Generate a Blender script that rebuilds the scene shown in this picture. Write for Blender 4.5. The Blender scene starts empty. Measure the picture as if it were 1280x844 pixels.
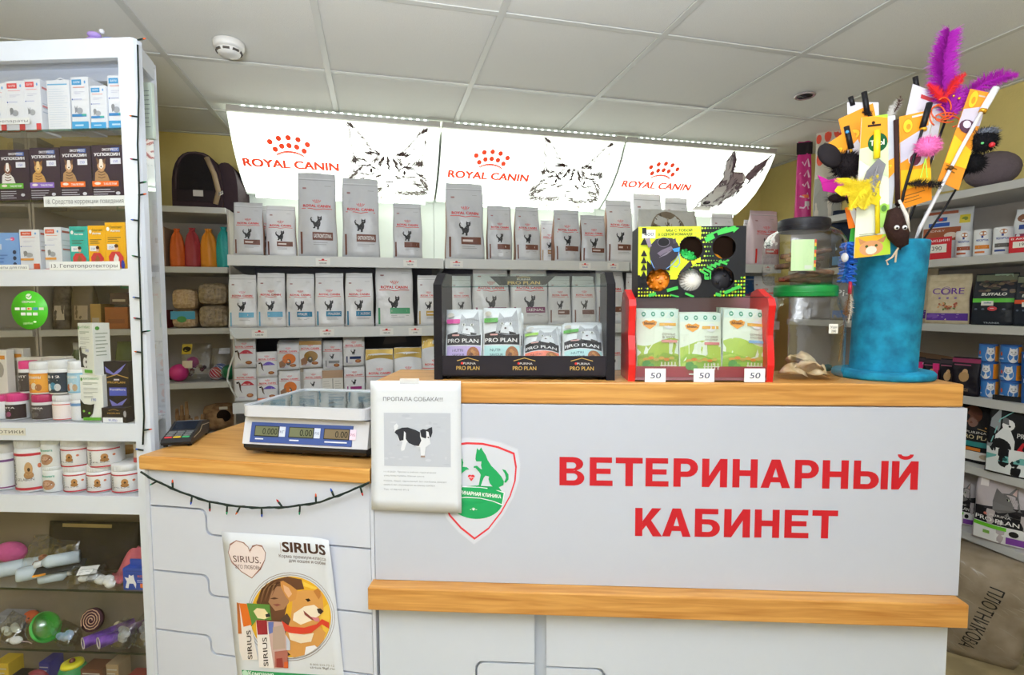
import bpy, bmesh, math, random
import numpy as np
from mathutils import Vector, Matrix
from mathutils.geometry import tessellate_polygon, delaunay_2d_cdt
C = bpy.context.scene.collection
sc = bpy.context.scene
rnd = random.Random(7)

# ------------------------------------------------------------------ camera
F, YAW, PIT, ROL = 665.0, .248, .0616, -.003      # focal length in pixels of the 1280x844 frame
EYE = Vector((0, 0, 1.42))
_cy, _sy = math.cos(YAW), math.sin(YAW)
_f, _r, _u = Vector((_sy, _cy, 0)), Vector((_cy, -_sy, 0)), Vector((0, 0, 1))
W = _f*math.cos(PIT) - _u*math.sin(PIT)
_u2 = _u*math.cos(PIT) + _f*math.sin(PIT)
R = _r*math.cos(ROL) + _u2*math.sin(ROL)
U = _u2*math.cos(ROL) - _r*math.sin(ROL)
cam = bpy.data.cameras.new('camera'); cam.sensor_width = 36; cam.sensor_fit = 'HORIZONTAL'
cam.lens = 36*F/1280; cam.clip_start = .05
co = bpy.data.objects.new('camera', cam); C.objects.link(co)
M4 = Matrix((R, U, -W)).transposed().to_4x4(); M4.translation = EYE
co.matrix_world = M4
sc.camera = co

# ------------------------------------------------------------------ light
wd = bpy.data.worlds.new('world'); sc.world = wd; wd.use_nodes = True
wd.node_tree.nodes['Background'].inputs[0].default_value = (.5, .52, .55, 1)
wd.node_tree.nodes['Background'].inputs[1].default_value = .15
def area(name, loc, rot, sx, sy, power, col=(1, .98, .95)):
    l = bpy.data.lights.new(name, 'AREA'); l.shape = 'RECTANGLE'; l.size = sx; l.size_y = sy
    l.energy = power; l.color = col
    o = bpy.data.objects.new(name, l); C.objects.link(o); o.location = loc; o.rotation_euler = rot
    return o
CEIL = 2.389
area('ceiling_panel_light', (-.1, .1, CEIL-.02), (0, 0, 0), 1.2, .6, 5, (.85, .9, 1))
area('front_fill_light', (-1.0, -2.95, 1.25), (math.pi/2, 0, 0), 3.4, 2.3, 11, (.72, .82, 1))  # added frontal fill; the front wall behind it has no window
area('bounce_fill_light', (-.2, -.35, 1.46), (math.pi, 0, 0), .5, .5, 165, (.81, .88, 1))      # added fill aimed at the ceiling, standing in for a bounced flash
sc.view_settings.view_transform = 'Standard'; sc.view_settings.look = 'None'
sc.view_settings.exposure = -.08; sc.view_settings.gamma = 1.0
sc.view_settings.use_curve_mapping = False

# ------------------------------------------------------------------ calibration of the shop in metres
def ray(u, v): return R*((u-640)/F) - U*((v-422)/F) + W
def onplane(u, v, P, n):
    d = ray(u, v); n = Vector(n); return EYE + d*((Vector(P)-EYE).dot(n)/d.dot(n))
def atY(u, v, y): return onplane(u, v, (0, y, 0), (0, 1, 0))
def atX(u, v, x): return onplane(u, v, (x, 0, 0), (1, 0, 0))
def atZ(u, v, z): return onplane(u, v, (0, 0, z), (0, 0, 1))
ANG = -.30655                                      # the high counter turns its right end to the viewer
CD, CN = Vector((math.cos(ANG), math.sin(ANG), 0)), Vector((-math.sin(ANG), math.cos(ANG), 0))
CA = Vector((-.009, 1.302, 0))                     # left front corner of the high counter
HI, LO = 1.24, 1.03
def atC(u, v, d=0.0): return onplane(u, v, CA+CN*d, CN)     # plane d behind the counter front
class Slot: pass
def slot(f, u0, u1, vt, vb, z=None):
    """a stretch of a shelf: base centre, width and height of what stands there"""
    vm = (vt+vb)/2; a, b = f(u0, vm), f(u1, vm); um = (u0+u1)/2
    s = Slot(); s.c = (a+b)/2; s.w = Vector((b.x-a.x, b.y-a.y)).length
    t, q = f(um, vt), f(um, vb); s.z = q.z if z is None else z
    s.h = t.z - s.z; s.p = Vector((s.c.x, s.c.y, s.z)); return s

# ------------------------------------------------------------------ materials
_mc = {}
def lin(c): return tuple((x/12.92 if x <= .04045 else ((x+.055)/1.055)**2.4) for x in c)
def hexc(h): return lin(tuple(int(h[i:i+2], 16)/255 for i in (0, 2, 4)))
def mat(h, rough=.5, metal=0, noise=.06, nscale=30, bump=0, bscale=40, emit=0, coat=0, trans=0, name=None):
    key = (h, rough, metal, noise, nscale, bump, bscale, emit, coat, trans)
    if key in _mc: return _mc[key]
    m = bpy.data.materials.new(name or 'mat_'+h); m.use_nodes = True; nt = m.node_tree
    b = nt.nodes['Principled BSDF']; col = hexc(h)
    b.inputs['Base Color'].default_value = (*col, 1); b.inputs['Roughness'].default_value = rough
    b.inputs['Metallic'].default_value = metal; b.inputs['Coat Weight'].default_value = coat
    if sum(col) < .25: b.inputs['Specular IOR Level'].default_value = .22
    if emit: b.inputs['Emission Color'].default_value = (*col, 1); b.inputs['Emission Strength'].default_value = emit
    if noise or bump:
        tc = nt.nodes.new('ShaderNodeTexCoord')
    if noise:
        n = nt.nodes.new('ShaderNodeTexNoise'); n.inputs['Scale'].default_value = nscale; n.inputs['Detail'].default_value = 3
        nt.links.new(tc.outputs['Object'], n.inputs['Vector'])
        r = nt.nodes.new('ShaderNodeMapRange'); r.inputs['To Min'].default_value = 1-noise; r.inputs['To Max'].default_value = 1+noise*.6
        nt.links.new(n.outputs['Fac'], r.inputs['Value'])
        x = nt.nodes.new('ShaderNodeVectorMath'); x.operation = 'SCALE'; x.inputs[0].default_value = col
        nt.links.new(r.outputs['Result'], x.inputs['Scale']); nt.links.new(x.outputs['Vector'], b.inputs['Base Color'])
    if bump:
        n2 = nt.nodes.new('ShaderNodeTexNoise'); n2.inputs['Scale'].default_value = bscale; n2.inputs['Detail'].default_value = 2
        nt.links.new(tc.outputs['Object'], n2.inputs['Vector'])
        bp = nt.nodes.new('ShaderNodeBump'); bp.inputs['Strength'].default_value = bump; bp.inputs['Distance'].default_value = .01
        nt.links.new(n2.outputs['Fac'], bp.inputs['Height']); nt.links.new(bp.outputs['Normal'], b.inputs['Normal'])
    _mc[key] = m; return m
def ink(h): return mat(h, .45, noise=0)
def glass(name='clear_glass', tint=(1, 1, 1), ior=1.45, rough=.02, extra=0.0, bump=0, tr=.97, spec=(1, 1, 1)):
    k = ('g', name)
    if k in _mc: return _mc[k]
    m = bpy.data.materials.new(name); m.use_nodes = True; nt = m.node_tree; nt.nodes.clear()
    o = nt.nodes.new('ShaderNodeOutputMaterial'); t = nt.nodes.new('ShaderNodeBsdfTransparent')
    t.inputs[0].default_value = (*[c*tr for c in tint], 1)
    g = nt.nodes.new('ShaderNodeBsdfGlossy'); g.inputs['Roughness'].default_value = rough; g.inputs[0].default_value = (*spec, 1)
    fr = nt.nodes.new('ShaderNodeFresnel'); fr.inputs[0].default_value = ior
    ad = nt.nodes.new('ShaderNodeMath'); ad.operation = 'ADD'; ad.inputs[1].default_value = extra; ad.use_clamp = True
    mx = nt.nodes.new('ShaderNodeMixShader')
    ge = nt.nodes.new('ShaderNodeNewGeometry'); sb = nt.nodes.new('ShaderNodeMath'); sb.operation = 'SUBTRACT'; sb.inputs[0].default_value = 1
    ml = nt.nodes.new('ShaderNodeMath'); ml.operation = 'MULTIPLY'
    nt.links.new(ge.outputs['Backfacing'], sb.inputs[1]); nt.links.new(sb.outputs[0], ml.inputs[1])
    nt.links.new(fr.outputs[0], ad.inputs[0]); nt.links.new(ad.outputs[0], ml.inputs[0]); nt.links.new(ml.outputs[0], mx.inputs[0])
    nt.links.new(t.outputs[0], mx.inputs[1]); nt.links.new(g.outputs[0], mx.inputs[2]); nt.links.new(mx.outputs[0], o.inputs[0])
    if bump:
        tc = nt.nodes.new('ShaderNodeTexCoord'); n2 = nt.nodes.new('ShaderNodeTexNoise'); n2.inputs['Scale'].default_value = 28
        nt.links.new(tc.outputs['Object'], n2.inputs['Vector']); bp = nt.nodes.new('ShaderNodeBump')
        bp.inputs['Strength'].default_value = bump; bp.inputs['Distance'].default_value = .02
        nt.links.new(n2.outputs['Fac'], bp.inputs['Height']); nt.links.new(bp.outputs['Normal'], g.inputs['Normal']); nt.links.new(bp.outputs['Normal'], fr.inputs['Normal'])
    _mc[k] = m; return m
def film(h, alpha, rough=.2, bump=.5, name=None):
    """tinted see-through plastic film"""
    k = ('f', h, alpha, rough, bump)
    if k in _mc: return _mc[k]
    m = bpy.data.materials.new(name or 'film_'+h); m.use_nodes = True; nt = m.node_tree; b = nt.nodes['Principled BSDF']
    b.inputs['Base Color'].default_value = (*hexc(h), 1); b.inputs['Roughness'].default_value = rough; b.inputs['Alpha'].default_value = alpha
    if bump:
        tc = nt.nodes.new('ShaderNodeTexCoord'); n2 = nt.nodes.new('ShaderNodeTexNoise'); n2.inputs['Scale'].default_value = 35
        nt.links.new(tc.outputs['Object'], n2.inputs['Vector']); bp = nt.nodes.new('ShaderNodeBump')
        bp.inputs['Strength'].default_value = bump; bp.inputs['Distance'].default_value = .02
        nt.links.new(n2.outputs['Fac'], bp.inputs['Height']); nt.links.new(bp.outputs['Normal'], b.inputs['Normal'])
    _mc[k] = m; return m
def wood(h1, h2, name, rot=0, sx=1.2):
    k = ('w', name)
    if k in _mc: return _mc[k]
    m = bpy.data.materials.new(name); m.use_nodes = True; nt = m.node_tree; b = nt.nodes['Principled BSDF']
    tc = nt.nodes.new('ShaderNodeTexCoord'); mp = nt.nodes.new('ShaderNodeMapping')
    mp.inputs['Scale'].default_value = (sx, 14, 22); mp.inputs['Rotation'].default_value = (0, 0, rot)
    n = nt.nodes.new('ShaderNodeTexNoise'); n.inputs['Scale'].default_value = 4; n.inputs['Detail'].default_value = 5; n.inputs['Distortion'].default_value = .6
    n3 = nt.nodes.new('ShaderNodeTexNoise'); n3.inputs['Scale'].default_value = 3
    r = nt.nodes.new('ShaderNodeValToRGB'); r.color_ramp.elements[0].position = .3; r.color_ramp.elements[1].position = .68
    r.color_ramp.elements[0].color = (*hexc(h2), 1); r.color_ramp.elements[1].color = (*hexc(h1), 1)
    nt.links.new(tc.outputs['Object'], mp.inputs['Vector']); nt.links.new(mp.outputs[0], n.inputs['Vector'])
    nt.links.new(n.outputs['Fac'], r.inputs[0]); nt.links.new(r.outputs[0], b.inputs['Base Color'])
    b.inputs['Roughness'].default_value = .38
    _mc[k] = m; return m
def two(h1, h2, scale, name, rough=.8, pos=(.45, .6), bump=.3, kind='noise', detail=4):
    """surface mottled in two colours"""
    k = ('2', name)
    if k in _mc: return _mc[k]
    m = bpy.data.materials.new(name); m.use_nodes = True; nt = m.node_tree; b = nt.nodes['Principled BSDF']
    tc = nt.nodes.new('ShaderNodeTexCoord')
    if kind == 'noise':
        n = nt.nodes.new('ShaderNodeTexNoise'); n.inputs['Detail'].default_value = detail; out = n.outputs['Fac']
    else:
        n = nt.nodes.new('ShaderNodeTexVoronoi'); out = n.outputs['Distance']
    n.inputs['Scale'].default_value = scale
    r = nt.nodes.new('ShaderNodeValToRGB'); r.color_ramp.elements[0].position, r.color_ramp.elements[1].position = pos
    r.color_ramp.elements[0].color = (*hexc(h1), 1); r.color_ramp.elements[1].color = (*hexc(h2), 1)
    nt.links.new(tc.outputs['Object'], n.inputs['Vector']); nt.links.new(out, r.inputs[0]); nt.links.new(r.outputs[0], b.inputs['Base Color'])
    b.inputs['Roughness'].default_value = rough
    if bump:
        bp = nt.nodes.new('ShaderNodeBump'); bp.inputs['Strength'].default_value = bump; bp.inputs['Distance'].default_value = .006
        nt.links.new(out, bp.inputs['Height']); nt.links.new(bp.outputs['Normal'], b.inputs['Normal'])
    _mc[k] = m; return m
def emis(h, s, name):
    k = ('e', name)
    if k in _mc: return _mc[k]
    m = bpy.data.materials.new(name); m.use_nodes = True; nt = m.node_tree; b = nt.nodes['Principled BSDF']
    b.inputs['Base Color'].default_value = (*hexc(h), 1); b.inputs['Roughness'].default_value = .4
    b.inputs['Emission Color'].default_value = (*hexc(h), 1); b.inputs['Emission Strength'].default_value = s
    _mc[k] = m; return m

WHITE = mat('bec2cd', .38, noise=.015); FRAME = mat('d9dfe9', .3, noise=.02); SHELFW = mat('dfe0de', .4, noise=.03)
BLACK = mat('1b191e', .35); GREYSH = mat('b4b4b2', .5, noise=.03)
PINE = wood('d8a055', 'b27633', 'pine_wood'); PINEL = wood('e0ab62', 'c78b42', 'pale_pine_wood'); GLASS = glass(); EDGE = glass('glass_edge', (.62, .8, .76), tr=.9)

# ------------------------------------------------------------------ things, parts
def tag(o, label=None, cat=None, group=None, kind=None):
    if label: o['label'] = label
    if cat: o['category'] = cat
    if group: o['group'] = group
    if kind: o['kind'] = kind
    return o
def empty(name, loc, rz=0.0, label=None, cat=None, group=None):
    o = bpy.data.objects.new(name, None); C.objects.link(o); o.location = loc; o.rotation_euler = (0, 0, rz)
    o.empty_display_size = .05
    return tag(o, label, cat, group)
def copy_tree(o, parent=None):
    c = o.copy(); C.objects.link(c)
    if parent: c.parent = parent
    for ch in list(o.children): copy_tree(ch, c)
    return c
class G:
    """gathers shapes into one mesh"""
    def __init__(s): s.v = []; s.f = []; s.m = []; s.mats = []; s.sm = []
    def mi(s, m):
        if m not in s.mats: s.mats.append(m)
        return s.mats.index(m)
    def add(s, vs, fs, m, smooth=False, T=None):
        b = len(s.v); k = s.mi(m)
        s.v += [tuple(T @ Vector(p)) if T else tuple(p) for p in vs]
        for f in fs: s.f.append([b+i for i in f]); s.m.append(k); s.sm.append(smooth)
        return s
    def box(s, x0, x1, y0, y1, z0, z1, m, bv=0.0, T=None):
        if bv <= 0:
            v = [(x, y, z) for z in (z0, z1) for y in (y0, y1) for x in (x0, x1)]
            return s.add(v, [(0, 2, 3, 1), (4, 5, 7, 6), (0, 1, 5, 4), (2, 6, 7, 3), (0, 4, 6, 2), (1, 3, 7, 5)], m, False, T)
        bm = bmesh.new(); bmesh.ops.create_cube(bm, size=1)
        for q in bm.verts: q.co = ((x0+x1)/2+q.co.x*(x1-x0), (y0+y1)/2+q.co.y*(y1-y0), (z0+z1)/2+q.co.z*(z1-z0))
        bmesh.ops.bevel(bm, geom=bm.edges[:], offset=bv, segments=2, affect='EDGES', profile=.5)
        return s.bm(bm, m, False, T)
    def bm(s, bm, m, smooth=False, T=None):
        bm.verts.index_update()
        s.add([q.co[:] for q in bm.verts], [[q.index for q in f.verts] for f in bm.faces], m, smooth, T); bm.free(); return s
    def ball(s, c, r, m, sub=2, sc_=(1, 1, 1), T=None):
        bm = bmesh.new(); bmesh.ops.create_icosphere(bm, subdivisions=sub, radius=1)
        for q in bm.verts: q.co = Vector(c)+Vector((q.co.x*r*sc_[0], q.co.y*r*sc_[1], q.co.z*r*sc_[2]))
        return s.bm(bm, m, True, T)
    def lathe(s, prof, m, n=24, c=(0, 0, 0), T=None, caps=True, sq=0.0):
        vs = []; fs = []
        for (r, z) in prof:
            for i in range(n):
                a = 2*math.pi*i/n; k = 1.0
                if sq: k = 1/((abs(math.cos(a))**sq+abs(math.sin(a))**sq)**(1/sq))
                vs.append((c[0]+r*k*math.cos(a), c[1]+r*k*math.sin(a), c[2]+z))
        for j in range(len(prof)-1):
            for i in range(n): fs.append((j*n+i, j*n+(i+1) % n, (j+1)*n+(i+1) % n, (j+1)*n+i))
        if caps: fs.append(tuple(range(n))[::-1]); fs.append(tuple(range((len(prof)-1)*n, len(prof)*n)))
        return s.add(vs, fs, m, n > 8, T)
    def tube(s, pts, r, m, n=8, T=None):
        pts = [Vector(p) for p in pts]; vs = []; fs = []; up = Vector((0, 0, 1)); k = len(pts)
        for i, p in enumerate(pts):
            t = (pts[min(i+1, k-1)]-pts[max(i-1, 0)]).normalized()
            a = t.cross(up if abs(t.z) < .95 else Vector((1, 0, 0))).normalized(); b = t.cross(a)
            rr = r[i] if isinstance(r, (list, tuple)) else r
            for q in range(n):
                w = 2*math.pi*q/n; vs.append(p+(a*math.cos(w)+b*math.sin(w))*rr)
        for i in range(k-1):
            for q in range(n): fs.append((i*n+q, i*n+(q+1) % n, (i+1)*n+(q+1) % n, (i+1)*n+q))
        fs.append(tuple(range(n))); fs.append(tuple(range((k-1)*n, k*n))[::-1])
        return s.add(vs, fs, m, n > 5, T)
    def prism(s, pts, d0, d1, m, axis='y', T=None):
        """outline extruded along an axis; pts are (a, b)"""
        f = {'y': lambda a, b, d: (a, d, b), 'x': lambda a, b, d: (d, a, b), 'z': lambda a, b, d: (a, b, d)}[axis]
        n = len(pts); vs = [f(a, b, d0) for a, b in pts]+[f(a, b, d1) for a, b in pts]
        tr = tessellate_polygon([[Vector((a, b, 0)) for a, b in pts]])
        fs = [tuple(t) for t in tr]+[tuple(n+i for i in t[::-1]) for t in tr]
        fs += [(i, (i+1) % n, n+(i+1) % n, n+i) for i in range(n)]
        return s.add(vs, fs, m, False, T)
    def done(s, name, parent=None, loc=None, rz=0.0, fix=True):
        me = bpy.data.meshes.new(name); me.from_pydata(s.v, [], s.f)
        for m in s.mats: me.materials.append(m)
        me.polygons.foreach_set('material_index', s.m); me.polygons.foreach_set('use_smooth', s.sm)
        if fix:
            bm = bmesh.new(); bm.from_mesh(me); bmesh.ops.recalc_face_normals(bm, faces=bm.faces[:]); bm.to_mesh(me); bm.free()
        me.update()
        o = bpy.data.objects.new(name, me); C.objects.link(o)
        if parent: o.parent = parent
        if loc is not None: o.location = loc
        o.rotation_euler = (0, 0, rz); return o

_tc = {}
def textmesh(t, bold):
    k = (t, bold)
    if k not in _tc:
        cu = bpy.data.curves.new('t', 'FONT'); cu.body = t; cu.size = 1; cu.resolution_u = 2 if len(t) > 14 else 3
        cu.fill_mode = 'NONE'
        o = bpy.data.objects.new('t', cu); C.objects.link(o)
        bpy.context.view_layer.update()
        dg = bpy.context.evaluated_depsgraph_get(); me = o.evaluated_get(dg).to_mesh()
        co = [(q.co.x, q.co.y) for q in me.vertices]; nb = {}
        for e in me.edges:
            p, q = e.vertices; nb.setdefault(p, []).append(q); nb.setdefault(q, []).append(p)
        o.evaluated_get(dg).to_mesh_clear(); bpy.data.objects.remove(o); bpy.data.curves.remove(cu)
        # outlines of the letters may overlap: fill each outer outline with the holes inside it
        seen, loops = set(), []
        for st in nb:
            if st in seen: continue
            lp, cur, prev = [], st, None
            while cur not in seen:
                seen.add(cur); lp.append(co[cur]); nx = [q for q in nb[cur] if q != prev and q not in seen]; prev = cur
                if not nx: break
                cur = nx[0]
            if len(lp) > 2: loops.append((lp, sum(a[0]*b[1]-b[0]*a[1] for a, b in zip(lp, lp[1:]+lp[:1]))))
        vs, fs = [], []
        if loops:
            cs, es = [], []
            for lp, _ in loops:
                b = len(cs); n = len(lp); cs += [Vector(p) for p in lp]; es += [(b+i, b+(i+1) % n) for i in range(n)]
            ov, _, of = delaunay_2d_cdt(cs, es, [], 0, 1e-5)[:3]
            vs = [(p.x, p.y) for p in ov]; V = np.array(vs); T_ = np.array([f[:3] for f in of]); ce_ = V[T_].mean(1)
            A = np.array([cs[i][:] for i, j in es]); B = np.array([cs[j][:] for i, j in es]); wn = np.zeros(len(T_), int)
            for (ax, ay), (bx, by) in zip(A, B):                       # winding number of every triangle
                sd = (bx-ax)*(ce_[:, 1]-ay)-(ce_[:, 0]-ax)*(by-ay)
                if ay <= by: wn += ((ay <= ce_[:, 1]) & (by > ce_[:, 1]) & (sd > 0)).astype(int)
                else: wn -= ((by <= ce_[:, 1]) & (ay > ce_[:, 1]) & (sd < 0)).astype(int)
            fs = [tuple(int(i) for i in f) for f, k_ in zip(T_, wn) if k_]
            used = sorted({i for f in fs for i in f}); ix = {v: i for i, v in enumerate(used)}; vs = [vs[i] for i in used]; fs = [tuple(ix[i] for i in f) for f in fs]
        if vs:
            x0 = min(p[0] for p in vs); x1 = max(p[0] for p in vs)
            y0 = min(p[1] for p in vs); y1 = max(p[1] for p in vs)
        else: x0 = x1 = y0 = y1 = 0
        _tc[k] = (vs, fs, x0, x1, y0, y1)
    return _tc[k]
class Art:
    """flat print: pieces lie in (x, y) and are draped over a surface by build()"""
    def __init__(s): s.v = []; s.f = []; s.m = []; s.mats = []; s.L = 0
    def _k(s, h):
        m = ink(h) if isinstance(h, str) else h
        if m not in s.mats: s.mats.append(m)
        return s.mats.index(m)
    def raw(s, vs, fs, h):
        b = len(s.v); k = s._k(h); s.L += 1
        s.v += [(x, y, s.L) for x, y in vs]
        for f in fs: s.f.append([b+i for i in f]); s.m.append(k)
    def poly(s, pts, h):
        s.raw(pts, [tuple(t) for t in tessellate_polygon([[Vector((a, b, 0)) for a, b in pts]])], h)
    def rect(s, x0, y0, x1, y1, h, nx=1, ny=1):
        vs = [(x0+(x1-x0)*i/nx, y0+(y1-y0)*j/ny) for j in range(ny+1) for i in range(nx+1)]; w = nx+1
        s.raw(vs, [(j*w+i, j*w+i+1, (j+1)*w+i+1, (j+1)*w+i) for j in range(ny) for i in range(nx)], h)
    def ell(s, cx, cy, rx, ry, h, n=16, a=0):
        ca, sa = math.cos(a), math.sin(a); vs = [(cx, cy)]
        for i in range(n):
            t = 2*math.pi*i/n; x, y = rx*math.cos(t), ry*math.sin(t); vs.append((cx+x*ca-y*sa, cy+x*sa+y*ca))
        s.raw(vs, [(0, i+1, (i+1) % n+1) for i in range(n)], h)
    def ring(s, cx, cy, rx, ry, w, h, n=28, a0=0, a1=2*math.pi):
        vs = []
        for i in range(n+1):
            t = a0+(a1-a0)*i/n
            vs += [(cx+rx*math.cos(t), cy+ry*math.sin(t)), (cx+(rx-w)*math.cos(t), cy+(ry-w)*math.sin(t))]
        s.raw(vs, [(2*i, 2*i+2, 2*i+3, 2*i+1) for i in range(n)], h)
    def line(s, pts, w, h, taper=False):
        n = len(pts); vs = []
        for i, p in enumerate(pts):
            a, b = pts[max(0, i-1)], pts[min(n-1, i+1)]; dx, dy = b[0]-a[0], b[1]-a[1]; l = math.hypot(dx, dy) or 1
            k = w/2*(1-.85*abs(2*i/(n-1)-1) if taper else 1)
            vs += [(p[0]-dy/l*k, p[1]+dx/l*k), (p[0]+dy/l*k, p[1]-dx/l*k)]
        s.raw(vs, [(2*i, 2*i+2, 2*i+3, 2*i+1) for i in range(n-1)], h)
    def text(s, t, x, y, hgt, h, al='c', w=None, bold=.0, slant=0, rot=0, cap=.727):
        """cap height hgt; w squeezes to a width; (x, y) is the baseline anchor"""
        vs, fs, x0, x1, y0, y1 = textmesh(t, 0)
        if not vs: return
        if bold:                                   # heavier strokes: the letters printed again, slightly offset
            n = len(vs); sh = [(-bold, 0), (bold, 0)]+([(-bold, bold*.6), (bold, bold*.6), (-bold, -bold*.6), (bold, -bold*.6)] if bold > .015 else [])
            x0 -= bold; x1 += bold
        else: sh = [(0, 0)]
        k = hgt/cap; kx = (w/(x1-x0)) if w else k
        ox = {'c': -(x0+x1)/2, 'l': -x0, 'r': -x1}[al]; ca, sa = math.cos(rot), math.sin(rot)
        for dx, dy in sh:
            P = []
            for a, b in vs:
                q, r = (a+dx+ox)*kx+slant*b*k, (b+dy)*k; P.append((x+q*ca-r*sa, y+q*sa+r*ca))
            s.raw(P, fs, h); s.L -= .6
        s.L += .6
    def polyh(s, outer, holes, h):
        pl = [[Vector((a, b, 0)) for a, b in l] for l in [outer]+holes]
        s.raw([(p.x, p.y) for l in pl for p in l], [tuple(t) for t in tessellate_polygon(pl)], h)
    def band(s, xs, lo, hi, h):
        """strip between two edges given as functions of x"""
        vs = []
        for x in xs: vs += [(x, lo(x)), (x, (lo(x)+hi(x))/2), (x, hi(x))]
        s.raw(vs, [f for i in range(len(xs)-1) for f in ((3*i, 3*i+3, 3*i+4, 3*i+1), (3*i+1, 3*i+4, 3*i+5, 3*i+2))], h)
    def bars(s, x0, y, x1, n, dy, hh, h, seed=0):
        """print too small to read"""
        q = random.Random(seed*13+n)
        for i in range(n):
            e = x0+(x1-x0)*q.uniform(.6, 1); s.rect(x0, y-i*dy-hh/2, e, y-i*dy+hh/2, h); s.L -= 1
        s.L += 1
    def build(s, name, parent, fn, T=None):
        vs = [fn(*p) for p in s.v]
        if T: vs = [tuple(T @ Vector(p)) for p in vs]
        me = bpy.data.meshes.new(name); me.from_pydata(vs, [], s.f)
        for m in s.mats: me.materials.append(m)
        me.polygons.foreach_set('material_index', s.m); me.update()
        o = bpy.data.objects.new(name, me); C.objects.link(o); o.parent = parent; return o
LS = .00014
def flat(d=0.0): return lambda x, y, l: (x, d-.0006-l*LS, y)             # front faces -Y
def flatx(d=0.0): return lambda x, y, l: (d+.0006+l*LS, x, y)            # faces +X
def cylmap(r, off=0): return lambda x, y, l: ((r+.0006+l*LS)*math.sin(x/r+off), -(r+.0006+l*LS)*math.cos(x/r+off), y)
# ================================================================== the room
XL, XR, YB, YF = -2.3, 2.75, 3.4, -3.0
WALLM = mat('dac57c', .8, noise=.05, bump=.12, bscale=120); WALLW = mat('e6e4de', .8)
def struct(o): o['kind'] = 'structure'; return o
struct(G().box(XL-.1, XR+.1, YB, YB+.1, 0, CEIL+.1, WALLM).done('wall_back'))
struct(G().box(XL-.1, XL, YF, YB, 0, CEIL+.1, WALLM).done('wall_left'))
struct(G().box(XR, XR+.1, YF, YB, 0, CEIL+.1, WALLM).done('wall_right'))
struct(G().box(XL-.1, XR+.1, YF-.1, YF, 0, CEIL+.1, WALLW).done('wall_front'))
fl = struct(G().box(XL-.1, XR+.1, YF-.1, YB+.1, -.1, 0, two('a5946e', 'b9a77d', 9, 'beige_floor', .5, bump=.05)).done('floor'))
# ceiling: plasterboard slab, tees and one tile per grid cell
TILE = two('e2e1db', 'edece6', 420, 'mineral_tile', .9, (.36, .46), .35, detail=2)
TEE = mat('d6d6d0', .4, noise=.02)
ce = struct(G().box(XL-.1, XR+.1, YF-.1, YB+.1, CEIL+.03, CEIL+.1, mat('55524c', .9)).done('ceiling'))
GX0, GY0 = -.779, 2.394
xs = [GX0+.6*i for i in range(-3, 7)]; ys = [GY0-.6*j for j in range(-2, 10)]
def grid_cells(lo, hi, ls):
    c = [lo]+[x for x in sorted(ls) if lo+.02 < x < hi-.02]+[hi]; return list(zip(c, c[1:]))
cx, cyy = grid_cells(XL, XR, xs), grid_cells(YF, YB, ys)
_tm = {}
for a, b in cx:
    for c, d in cyy:
        k = (round(b-a, 3), round(d-c, 3))
        if k not in _tm:
            w, h = (b-a)/2-.010, (d-c)/2-.010
            _tm[k] = G().box(-w, w, -h, h, 0, .018, TILE, .002).done('ceiling_tile', ce).data
            o = ce.children[-1]
        else:
            o = bpy.data.objects.new('ceiling_tile', _tm[k]); C.objects.link(o); o.parent = ce
        o.location = ((a+b)/2, (c+d)/2, CEIL+.004+rnd.uniform(0, .0015))
for x in [c[0] for c in cx[1:]]:
    g = G().box(-.012, .012, YF, YB, -.001, .003, TEE).box(-.002, .002, YF, YB, .003, .03, TEE); g.done('ceiling_tee', ce, (x, 0, CEIL))
for y in [c[0] for c in cyy[1:]]:
    G().box(XL, XR, -.012, .012, -.0006, .0034, TEE).box(XL, XR, -.002, .002, .0034, .03, TEE).done('ceiling_tee', ce, (0, y, CEIL))
for n, (a, b, c, d) in enumerate([(XL, XR, YB-.022, YB), (XL, XL+.022, YF, YB), (XR-.022, XR, YF, YB)]):
    struct(G().box(a, b, c, d, CEIL-.004, CEIL+.001, TEE).done('trim_%d' % (n+1)))
# ================================================================== royal canin wall: three bays with lit signs
RED = 'e2231a'; LOGO = emis('ee4a28', .5, 'backlit_red')
BAYX = [-.689, .345, 1.405, 2.43]
SH = [1.662, 1.312, .948]; YS = 2.80
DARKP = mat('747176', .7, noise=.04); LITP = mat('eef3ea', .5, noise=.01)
SIGN = emis('f8fff6', 2.1, 'sign_acrylic'); ALU = mat('bdb9b2', .4, .3)
prof = [(2.872, 2.350), (2.918, 2.276), (2.976, 2.206), (3.046, 2.143), (3.13, 2.088), (3.226, 2.042)]
plen = [0]
for a, b in zip(prof, prof[1:]): plen.append(plen[-1]+math.hypot(b[0]-a[0], b[1]-a[1]))
SIGH = plen[-1]
def signmap(x, y, l):
    d = min(max(SIGH-y, 0), SIGH-1e-6); i = max(k for k in range(len(plen)-1) if plen[k] <= d)
    t = (d-plen[i])/(plen[i+1]-plen[i]); a, b = prof[i], prof[i+1]
    ty, tz = b[0]-a[0], b[1]-a[1]; L = math.hypot(ty, tz); o = .0015+l*.00006
    return (x, a[0]+ty*t+tz/L*o, a[1]+tz*t-ty/L*o)
bayl = ['white shelving bay with lit sign, beside the dark pet carrier', 'white middle shelving bay with lit sign, behind the black countertop display', 'white shelving bay with lit dog head sign, behind the green and black toy box']
signl = ['lit curved sign with cat head above the white bags beside the pet carrier', 'lit curved sign with cat head between two other lit signs', 'lit curved sign showing a pointed-ear dog head']
TAGW = ink('f3f1ec')
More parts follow.
